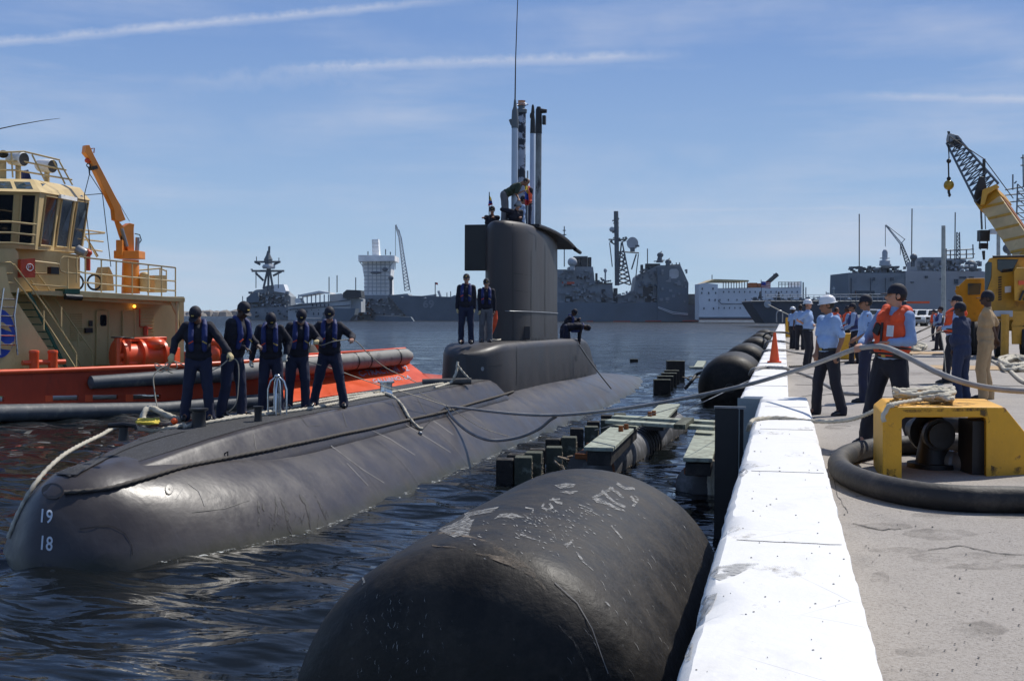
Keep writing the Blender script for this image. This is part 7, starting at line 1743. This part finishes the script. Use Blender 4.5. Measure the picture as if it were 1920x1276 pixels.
    if top == 'shirt_blue' and vest is None and face < 0 and vox < .0135:
        e0, e1 = arms[0][0], arms[0][1]; c = e0.lerp(e1, .55); ax_ = (e1 - e0).normalized(); o_ = (c - T_(0, 0, 1.25)); o_ = (o_ - ax_ * o_.dot(ax_)).normalized(); fr = Vector((0, 0, 0)) + o_.cross(ax_)
        b = MB()
        for zz in (.0, .022): 
            for s in (-1, 1): b.obox(c + o_ * .073 + ax_ * zz + fr * s * .014, fr * .017 + ax_ * -.008 * s * 0 + ax_ * .008, ax_ * .005, o_ * .004)
        b.obox(c + o_ * .073 - ax_ * .03, fr * .022, ax_ * .007, o_ * .003); raw(b, 'sleeve_rating', 'patch_blue', shirt_o)
    if gloves:
        for i in range(2):
            if not glovehand[i]: continue
            b = MB(); hand(i, b, .004); b.cap(arms[i][2] - (arms[i][2] - arms[i][1]).normalized() * .05, arms[i][2] + (arms[i][2] - arms[i][1]).normalized() * .02, .036, .030); fin(b, 'glove', gloves, v=.011, it=2)
    return root, arms, W
NV = dict(top='sailor_navy', vest='collar', vox=.014)
FD = 1.365
def dz(px, py): 
    h = B_c.ray_cast(CAMP, ray(px, py)); return (h[0].z if h[0] else FD)
# foredeck line handlers
person('crewman at the bow end, head bowed, holding coils of thin line in yellow gloves', 372, 786, FD, 1.80, 168, ((434, 668, -.25), (319, 672, -.25)), ((-.17, .06), (.20, .0)), lean=8, side=0, head=(-22, 38), skin='skin_mid', gloves='glove', **NV)
person('second crewman from the bow, in profile, reaching right to the tight line', 436, 782, FD, 1.87, 118, ((486, 653, .25), (462, 660, -.1)), ((-.13, .08), (.15, -.08)), lean=14, head=(-8, 20), skin='skin_dark', gloves=None, **NV)
person('third crewman, crouching forward with a white glove hanging low', 508, 772, FD, 1.74, 175, ((537, 672, -.1), (466, 694, -.1)), ((-.15, .0), (.15, .0)), lean=14, head=(14, 44), skin='skin_mid', gloves='glove_white', **NV)
person('fourth crewman, partly behind the third, hand in a yellow glove to his side', 557, 767, FD, 1.76, 160, ((598, 645, -.2), (541, 668, .1)), ((-.14, .05), (.14, -.05)), lean=9, side=-4, head=(-6, 34), skin='skin_light', gloves='glove', glovehand=(1, 0), **NV)
person('fifth crewman, feet wide apart, pulling thin line between both raised hands', 618, 762, FD, 1.80, 176, ((664, 640, -.3), (582, 631, -.3)), ((-.25, .06), (.27, .0)), lean=6, head=(4, 26), skin='skin_light', **NV)
# two at the sail
zf = 2.27
person('man in yellow gloves standing at the left in front of the sail', 874, 643, zf, 1.76, 182, ((890, 596, 0), (855, 603, 0)), ((-.13, .0), (.13, .0)), lean=0, head=(0, 2), skin='skin_light', gloves='glove', **NV)
person('man in grey trousers standing close against the front of the sail', 911, 641, zf, 1.68, 178, ((929, 602, 0), (900, 600, -.1)), ((-.11, .02), (.12, .0)), lean=3, head=(6, 8), skin='skin_light', gloves='glove', glovehand=(0, 1), **{**NV, 'legs': 'grey_cloth'})
# aft of the sail
q = V(1072, 640, 40.5); q.z = 2.08
person('man behind the sail holding a line out to the right', 0, 0, 0, 1.75, 100, ((1090, 598, 0), (1084, 602, .2)), ((-.1, .1), (.1, -.1)), lean=30, head=(0, 10), skin='skin_dark', pos=V(1056, 668, 41.8), **NV)
person('man bending down at the aft end of the casing, feeding the rope over the side', 0, 0, 0, 1.75, 92, ((1086, 644, 0), (1084, 640, .2)), ((-.1, .12), (.1, -.12)), lean=85, head=(0, 30), skin='skin_dark', pos=V(1062, 664, 41.0), **{**NV, 'stripe': False})
# on top of the sail
pz = 4.55
person('lookout at the left of the bridge, arms folded on the sail top beneath the flag', 0, 0, 0, 1.72, 178, ((905, 409, -.2), (928, 410, -.2)), lean=10, head=(0, 6), skin='skin_light', pos=V(922, 497, 35.4), **{**NV, 'vest': None})
person('man in dark green shirt and grey trousers stooping over the bridge top', 0, 0, 0, 1.75, 95, ((972, 376, -.2), (984, 362, -.1)), lean=58, head=(0, 10), skin='skin_mid', hat=None, top='green_cloth', sleeve='short', legs='grey_cloth', vest=None, pos=V(946, 424, 35.1), vox=.014)
person('helmeted man with headset leaning at the front of the bridge', 0, 0, 0, 1.72, 150, ((975, 412, -.2), (950, 405, -.1)), lean=28, head=(-10, 12), skin='skin_light', hat='headset', pos=V(960, 484, 35.2), **{**NV, 'vest': None})
person('man in pale blue shirt and cap on the bridge beneath the masts', 0, 0, 0, 1.72, 80, ((986, 372, 0), (985, 385, .1)), lean=8, head=(0, 8), skin='skin_mid', top='shirt_blue', legs='trouser_navy', pos=V(974, 476, 35.8), vox=.014)
person('crew member in orange sash at the foot of the right periscope', 0, 0, 0, 1.80, 200, ((978, 385, 0), (990, 380, .1)), lean=5, head=(0, 10), skin='skin_mid', top='sailor_navy', legs='trouser_navy', vest='orange', pos=V(985, 446, 37.0), hat=None, vox=.016)
# quay people ---------------------------------------------------------------
person('man in white hard hat and short sleeved blue shirt walking at the kerb', 1552, 778, GZ, 1.70, -112, ((1569, 674, -.25), (1529, 674, -.1)), ((-.16, -.12), (.16, .10)), lean=1, head=(-26, 8), skin='skin_mid', top='shirt_blue', sleeve='short', legs='trouser_black', hat='hardhat', belt=True, vox=.0125, belly=.015)
rA = person('tall young man in bulky orange life vest and black cap hauling the hawser', 1668, 836, GZ, 1.79, -128, ((1660, 651, -.30), (1607, 655, -.05)), ((-.22, -.08), (.24, .10)), lean=-3, side=-3, head=(-42, 0), skin='skin_light', top='sleeve_blue', sleeve='long', legs='trouser_black', hat='cap_black', vest='orange', belt=True, vox=.0115)
person('capped man in short sleeved blue shirt standing behind the orange vest', 1622, 754, GZ, 1.76, -84, ((1598, 645, -.1), (1603, 640, .2)), ((-.1, .05), (.1, -.08)), head=(0, 6), skin='skin_mid', top='shirt_blue', sleeve='short', legs='trouser_navy', hat='cap_black', belt=True, vox=.0133)
person('man in blue life vest reaching forward, beyond the white hard hat', 1602, 682, GZ, 1.78, -78, ((1582, 621, 0), (1580, 618, .2)), ((-.1, .1), (.1, -.12)), lean=6, skin='skin_mid', top='sleeve_blue', legs='trouser_black', hat='cap_black', vest='blue', vox=.018)
person('man in orange life vest seen past the shoulder of the hard hat man', 1588, 664, GZ, 1.76, -80, ((1572, 612, 0), (1570, 610, .2)), skin='skin_dark', top='sleeve_blue', legs='trouser_black', hat='cap_black', vest='orange', vox=.018)
person('sliver of a man in orange vest directly behind the white hard hat', 1568, 656, GZ, 1.74, 90, None, skin='skin_mid', top='sleeve_blue', legs='trouser_black', hat=None, vest='orange', vox=.02)
person('officer in white hard hat facing the camera in the group by the cone', 1514, 688, GZ, 1.83, 120, ((1524, 612, -.1), (1506, 612, 0)), ((-.1, .0), (.12, .0)), head=(-20, 0), skin='skin_light', top='shirt_blue', sleeve='short', legs='trouser_black', hat='hardhat', belt=True, belly=.02, vox=.018)
person('dark haired bareheaded man in blue shirt with his back turned, near the cone', 1500, 656, GZ, 1.86, 20, None, skin='skin_dark', top='shirt_blue', sleeve='short', legs='trouser_black', hat=None, vox=.018)
person('man in white hard hat at the far left of the group by the cone', 1486, 654, GZ, 1.74, 60, None, skin='skin_dark', top='shirt_blue', sleeve='short', legs='trouser_black', hat='hardhat', vox=.018)
person('stocky man in dark navy coverall with his back half turned, hands in front', 1803, 752, GZ, 1.66, -38, ((1786, 668, .15), (1795, 672, .4)), ((-.13, .0), (.13, .0)), lean=2, head=(12, 12), skin='skin_dark', top='coverall', legs='coverall', hat='cap_black', belly=.05, vox=.0133)
person('tall man in khaki uniform with hands clasped behind his back', 1846, 749, GZ, 1.86, -62, ((1872, 644, .05), (1868, 648, .2)), ((-.1, .02), (.1, -.05)), lean=-2, head=(10, 4), skin='skin_dark', top='khaki', sleeve='short', legs='khaki', hat='cap_black', belt=False, vox=.0133)
person('man in orange life vest pulling thin line, left of the navy coverall', 1784, 718, GZ, 1.87, -80, ((1762, 621, 0), (1765, 618, .2)), ((-.12, .14), (.12, -.14)), lean=-6, skin='skin_light', top='shirt_blue', sleeve='long', legs='trouser_black', hat='cap_black', vest='orange', vox=.015)
person('distant line handler with blue goggles on his cap beside the orange vest', 1760, 657, GZ, 1.80, -80, ((1748, 609, 0), (1746, 611, .2)), ((-.12, .12), (.12, -.12)), lean=-4, skin='skin_mid', top='sleeve_blue', legs='trouser_black', hat='cap_black', vest='blue', vox=.018)
person('remote man in orange vest behind the distant line handler', 1750, 640, GZ, 1.75, -80, None, skin='skin_mid', top='sleeve_blue', legs='trouser_black', hat='cap_black', vest='orange', vox=.022)

# flags on the bridge -------------------------------------------------------
def cloth(P, d, cols, name, label, par=None):
    root = empty('flag', V(P[0][0], P[0][1], d), label, 'flag')
    n = len(cols); (x0, y0), (x1, y1), (x2, y2), (x3, y3) = P   # tl tr br bl
    for i, (c, h0, h1) in enumerate(cols):
        mb = MB(); rows_ = []
        for j in range(13):
            u = j / 12; a = (x0 + (x1 - x0) * u, y0 + (y1 - y0) * u); b_ = (x3 + (x2 - x3) * u, y3 + (y2 - y3) * u)
            rows_.append([V(a[0] + (b_[0] - a[0]) * t, a[1] + (b_[1] - a[1]) * t, d + .06 * math.sin(u * 9 + t * 3)) for t in (h0, (h0 + h1) / 2, h1)])
        mb.rows(rows_, closed=False, caps=False); mb.build(name[i], c, root, smooth=180)
    return root
fr = cloth([(918, 366), (921, 371), (924, 384), (915, 386)], 34.3, [('flag_yellow', 0, .45), ('flag_blue', .45, .8), ('flag_red', .8, 1)], ('yellow_band', 'blue_band', 'red_band'), 'small yellow blue and red flag on a staff above the lookout')
mb = MB(); mb.tube([V(917, 410, 34.3), V(917.5, 360, 34.3)], .014, 5); mb.build('flagstaff', 'sub_black', fr)
cloth([(984, 340), (990, 352), (992, 384), (984, 384)], 35.5, [('flag_yellow', 0, .4), ('flag_blue', .4, .75), ('flag_red', .75, 1)], ('yellow_band', 'blue_band', 'red_band'), 'larger yellow blue and red flag bunched among the bridge crew')
# orange bag and coil near the two men at the sail
c = V(925, 612, 32.6); mb = MB(); mb.tube([V(931, 582, 32.4), V(929, 597, 32.4), V(925, 608, 32.4), V(921, 628, 32.4)], [.02, .07, .09, .03], 8); mb.build('life_ring_bag', 'vest_orange', label='slim orange bag hanging by the man in grey trousers', cat='bag')
rope([Vector((q.x, q.y, 2.31)) for q in (G(930 + 9 * math.cos(t), 636 + 2.2 * math.sin(t), 2.3) for t in np.linspace(0, 12, 22))], .022, 'coiled_rope', 'rope_pale', 'loose pale rope coil at the foot of the sail', 'rope')
q = [V(858, 678, 28.2), V(856, 695, 28.1), V(852, 706, 28.0), V(846, 716, 28), V(830, 722, 27.5), V(815, 726, 26.5)]
rope(q, .03, 'hanging_rope', 'rope_pale', 'pale rope tied up against the front of the casing below the two men', 'rope'); rope([V(858, 684, 28.1), V(868, 697, 28.1), V(880, 710, 28.1)], .022, 'hanging_rope', 'rope_pale', 'short pale rope branch going right from the knot below the two men', 'rope')

# ================================================================== LINES IN THE AIR
def vr(pts): return [V(*p) for p in pts]
rope(vr([(838, 762, 25.6), (870, 765, 25.2), (960, 775, 24), (1040, 778, 22.8), (1130, 771, 21.4), (1200, 761, 20.4), (1260, 751, 19.4), (1340, 735, 18.2), (1420, 716, 17), (1500, 692, 15.6), (1560, 670, 14.4), (1604, 654, 13.3), (1640, 649, 12.9), (1664, 652, 12.6), (1700, 668, 12.2), (1760, 699, 11.9), (1820, 720, 11.7), (1880, 730, 11.6), (1960, 734, 11.5), (2150, 736, 11.6), (2500, 742, 12.2), (2800, 800, 13.2)]),
     .029, 'hawser', 'rope_grey', 'thick grey hawser running from the submarine to the hauling man and off to the right', 'rope', n=12, twist=False)
rope(vr([(836, 764, 25.6), (850, 785, 25.2), (880, 810, 24.6), (920, 825, 24), (970, 820, 23.6), (1010, 804, 23.2), (1030, 788, 23), (1045, 779, 22.8)]), .031, 'hawser', 'rope_grey', 'sagging grey hawser loop below the long one, beside the submarine', 'rope', n=12, twist=False)
def line(pts, lab, r=.008, mat='line_thin'): return rope(vr(pts), r, 'thin_line', mat, lab, 'line', twist=False, n=5)
line([(320, 674, 19), (335, 680, 18.9), (380, 697, 18.7), (410, 688, 18.8), (434, 668, 19)], 'thin line drooping between the hands of the crewman at the bow end', .010)
line([(434, 670, 19), (446, 680, 19), (447, 720, 19), (440, 760, 19), (410, 782, 19)], 'thin line falling from the left hand of the bow crewman to the deck', .009)
rr = random.Random(5)
pts = [(320 + rr.uniform(-30, 12), 684 + rr.uniform(-8, 16), 19) for _ in range(12)]
line([(320, 672, 19)] + pts + [(290, 700, 18.8), (290, 735, 18.7), (296, 770, 18.6)], 'tangled coils of thin pale line under the glove of the bow end crewman', .010)
line([(462, 660, 20), (486, 654, 20.2), (540, 668, 20.6), (620, 690, 21.5), (700, 718, 22.6), (780, 742, 23.8), (836, 760, 25)], 'long taut thin line from the second crewman to the hawser eye', .009)
line([(582, 632, 21.3), (600, 647, 21.2), (625, 640, 21.1), (664, 638, 21.3), (690, 662, 22), (725, 690, 23), (780, 716, 25)], 'thin line stretched between the hands of the fifth crewman', .009)
line([(584, 634, 21.2), (580, 655, 21.2), (574, 680, 21.2), (562, 695, 21.2), (572, 672, 21.2), (581, 650, 21.2)], 'hank of thin line hanging from the right hand of the fifth crewman', .009)
line([(785, 735, 24.5), (840, 762, 25.4), (900, 800, 26), (955, 818, 26.6)], 'faint thin line over the submarine side past the hawser eye', .007)
line([(1085, 645, 39.8), (1100, 668, 40), (1122, 698, 40.6), (1146, 728, 41.5)], 'rope dropping from the aft crew into the water', .026, 'rope_grey')
line([(1270, 776, 21), (1330, 748, 19.6), (1400, 715, 23), (1440, 700, 24)], 'thin wire running up over the kerb past the steel pile', .007, 'grey_steel')
line([(1115, 806, 22), (1200, 782, 21), (1290, 756, 20), (1345, 733, 19.6)], 'thin wire above the pipe float toward the pile', .006, 'grey_steel')
rope(vr([(1746, 611, 46), (1700, 633, 40), (1660, 655, 36)]), .03, 'mooring_rope', 'rope_dark', 'dark rope pulled tight by the distant line handler', 'rope', twist=False)
line([(1764, 620, 24.8), (1720, 640, 27), (1680, 656, 30)], 'thin line pulled by the man left of the navy coverall', .010); line([(1764, 622, 24.8), (1770, 660, 24.6), (1774, 705, 24.4)], 'thin line hanging from the hands of the man left of the navy coverall', .010)
# ropes lying over the far kerb and the quay
def lay(pts, r, lab, mat='rope_pale', twist=True, name='mooring_rope'):
    q = []
    for x, y, zz in pts: q.append(G(x, y, zz + r))
    return rope(q, r, name, mat, lab, 'rope', twist=twist)
K = KZ; g = GZ
lay([(1405, 702, 1.5), (1412, 692, K), (1436, 688, K), (1475, 690, K), (1480, 694, g + .1), (1520, 706, g), (1570, 732, g), (1600, 738, g), (1650, 742, g)], .030, 'pale rope crossing the far kerb below the cone, behind the hard hat man', 'rope_grey')
lay([(1428, 668, K - .3), (1436, 657, K), (1470, 656, K), (1479, 658, g + .12), (1500, 662, g), (1545, 668, g)], .035, 'grey rope crossing the kerb level with the cone base', 'rope_grey')
lay([(1433, 652, K - .3), (1440, 640, K), (1470, 640, K), (1480, 643, g + .12), (1510, 650, g)], .04, 'grey rope crossing the kerb level with the middle of the cone', 'rope_grey')
lay([(1428, 634, K - .6), (1440, 624, K), (1470, 623, K), (1482, 626, g + .2)], .06, 'thick black hose humped over the kerb beside the cone tip', 'black_rubber', False, 'thick_hose')
lay([(1480, 687, g), (1530, 684, g), (1600, 676, g), (1640, 674, g)], .025, 'dark thin rope on the ground behind the officer by the cone', 'rope_dark')
def pile(cx, cy, rx, ry, n, r, lab, mat='rope_pale', seed=1):
    rr = random.Random(seed); q = []
    for i in range(n):
        a = i * 1.35 + rr.uniform(-.3, .3); k_ = rr.uniform(.55, 1.0); p = G(cx + rx * k_ * math.cos(a), cy + ry * k_ * math.sin(a), g + r); p.z += rr.uniform(0, .14); q.append(p)
    return rope(q, r, 'rope_pile', mat, lab, 'rope', twist=True)
pile(1716, 652, 22, 5, 30, .05, 'pile of pale rope on the ground left of the orange vested line puller', 'rope_pale', 4)
pile(1905, 684, 34, 14, 34, .045, 'loose tangle of pale rope on the ground at the right edge', 'rope_pale', 6)
lay([(1860, 676, g), (1890, 692, g), (1920, 716, g), (1960, 720, g)], .04, 'pale rope strand running right from behind the khaki man', 'rope_pale')
lay([(1850, 668, g), (1880, 674, g), (1930, 668, g)], .03, 'dark rope strand on the ground behind the khaki man', 'rope_dark')
# yellow bollard block seen between the men, and yellow gate post by the far group
q = G(1588, 673, GZ); mb = MB(); mb.box(q + UP * .42, (.45, .6, .85), .1); mb.build('yellow_post', 'yellow_paint', label='yellow painted block standing between the blue vest and the hard hat man', cat='post', bevel=.04)
q = G(1477, 632, GZ); mb = MB(); mb.box(q + UP * .62, (.30, .4, 1.25)); mb.build('yellow_post', 'yellow_paint', label='narrow yellow post at the kerb beside the far left hard hat', cat='post', bevel=.04)
mb = MB(); q = G(1735, 662, GZ); mb.box(q + UP * .012, (1.6, 3.0, .02), .1); mb.build('steel_plate', 'khaki', label='flat tan cover plate on the quay near the rope pile', cat='plate')
mb = MB(); q = G(1830, 690, GZ); mb.box(q + UP * .012, (2.4, 2.6, .02), .1); mb.build('steel_plate', 'khaki', label='flat tan cover plate behind the khaki man', cat='plate')

for o in list(SC.objects):
    if o.type != 'MESH' or o.get('kind') or o.parent is None or o not in WP: continue
    nm = o.name.split('.')[0]
    nn = {'windows': 'window', 'front_windows': 'window', 'side_windows': 'window', 'openings': 'opening', 'funnels': 'funnel', 'radomes': 'radome', 'directors': 'director', 'liferafts': 'liferaft', 'end_fitting': 'end_fitting', 'whips': 'whip_aerial',
          'aerials': 'aerial', 'canopy_posts': 'canopy_post', 'roof_boxes': 'roof_box', 'bollards': 'bollard', 'bolt': 'bolt', 'hose_coil': 'hose_coil', 'port_stay': 'port_stay', 'radar': 'radar', 'staffs': 'staff', 'bow_fittings': 'bow_fitting', 'uptakes': 'uptake', 'spill_boom': 'spill_boom', 'flange': 'flange', 'joint': 'joint', 'pale_lockers': 'pale_locker', 'upper_house': 'upper_house', 'boom_collar': 'boom_collar', 'roll_strap': 'roll_strap', 'hydraulic_hose': 'hydraulic_hose', 'wall_box': 'wall_box', 'stair_stringer': 'stair_stringer'}.get(nm)
    if nn: explode(o, nn)
# ------------------------------------------------------------------ haze: one box of thin even air round the whole scene
hz_ = MB(); hz_.box((60, 350, 24), (1700, 1500, 62)); hz_.v = [(x, y, z) for x, y, z in hz_.v]
hzm = bpy.data.materials.new('haze'); hzm.use_nodes = True; hzm.node_tree.nodes.clear(); b = NB(hzm.node_tree)
ho = b.n('ShaderNodeOutputMaterial'); hp_ = b.n('ShaderNodeVolumePrincipled'); hp_.inputs['Color'].default_value = (.80, .88, 1.0, 1); hp_.inputs['Density'].default_value = .00006; hp_.inputs['Anisotropy'].default_value = .3
b.l(hp_.outputs[0], ho.inputs['Volume'])
hz_.build('haze', hzm, kind='stuff')
SC.cycles.volume_bounces = 0
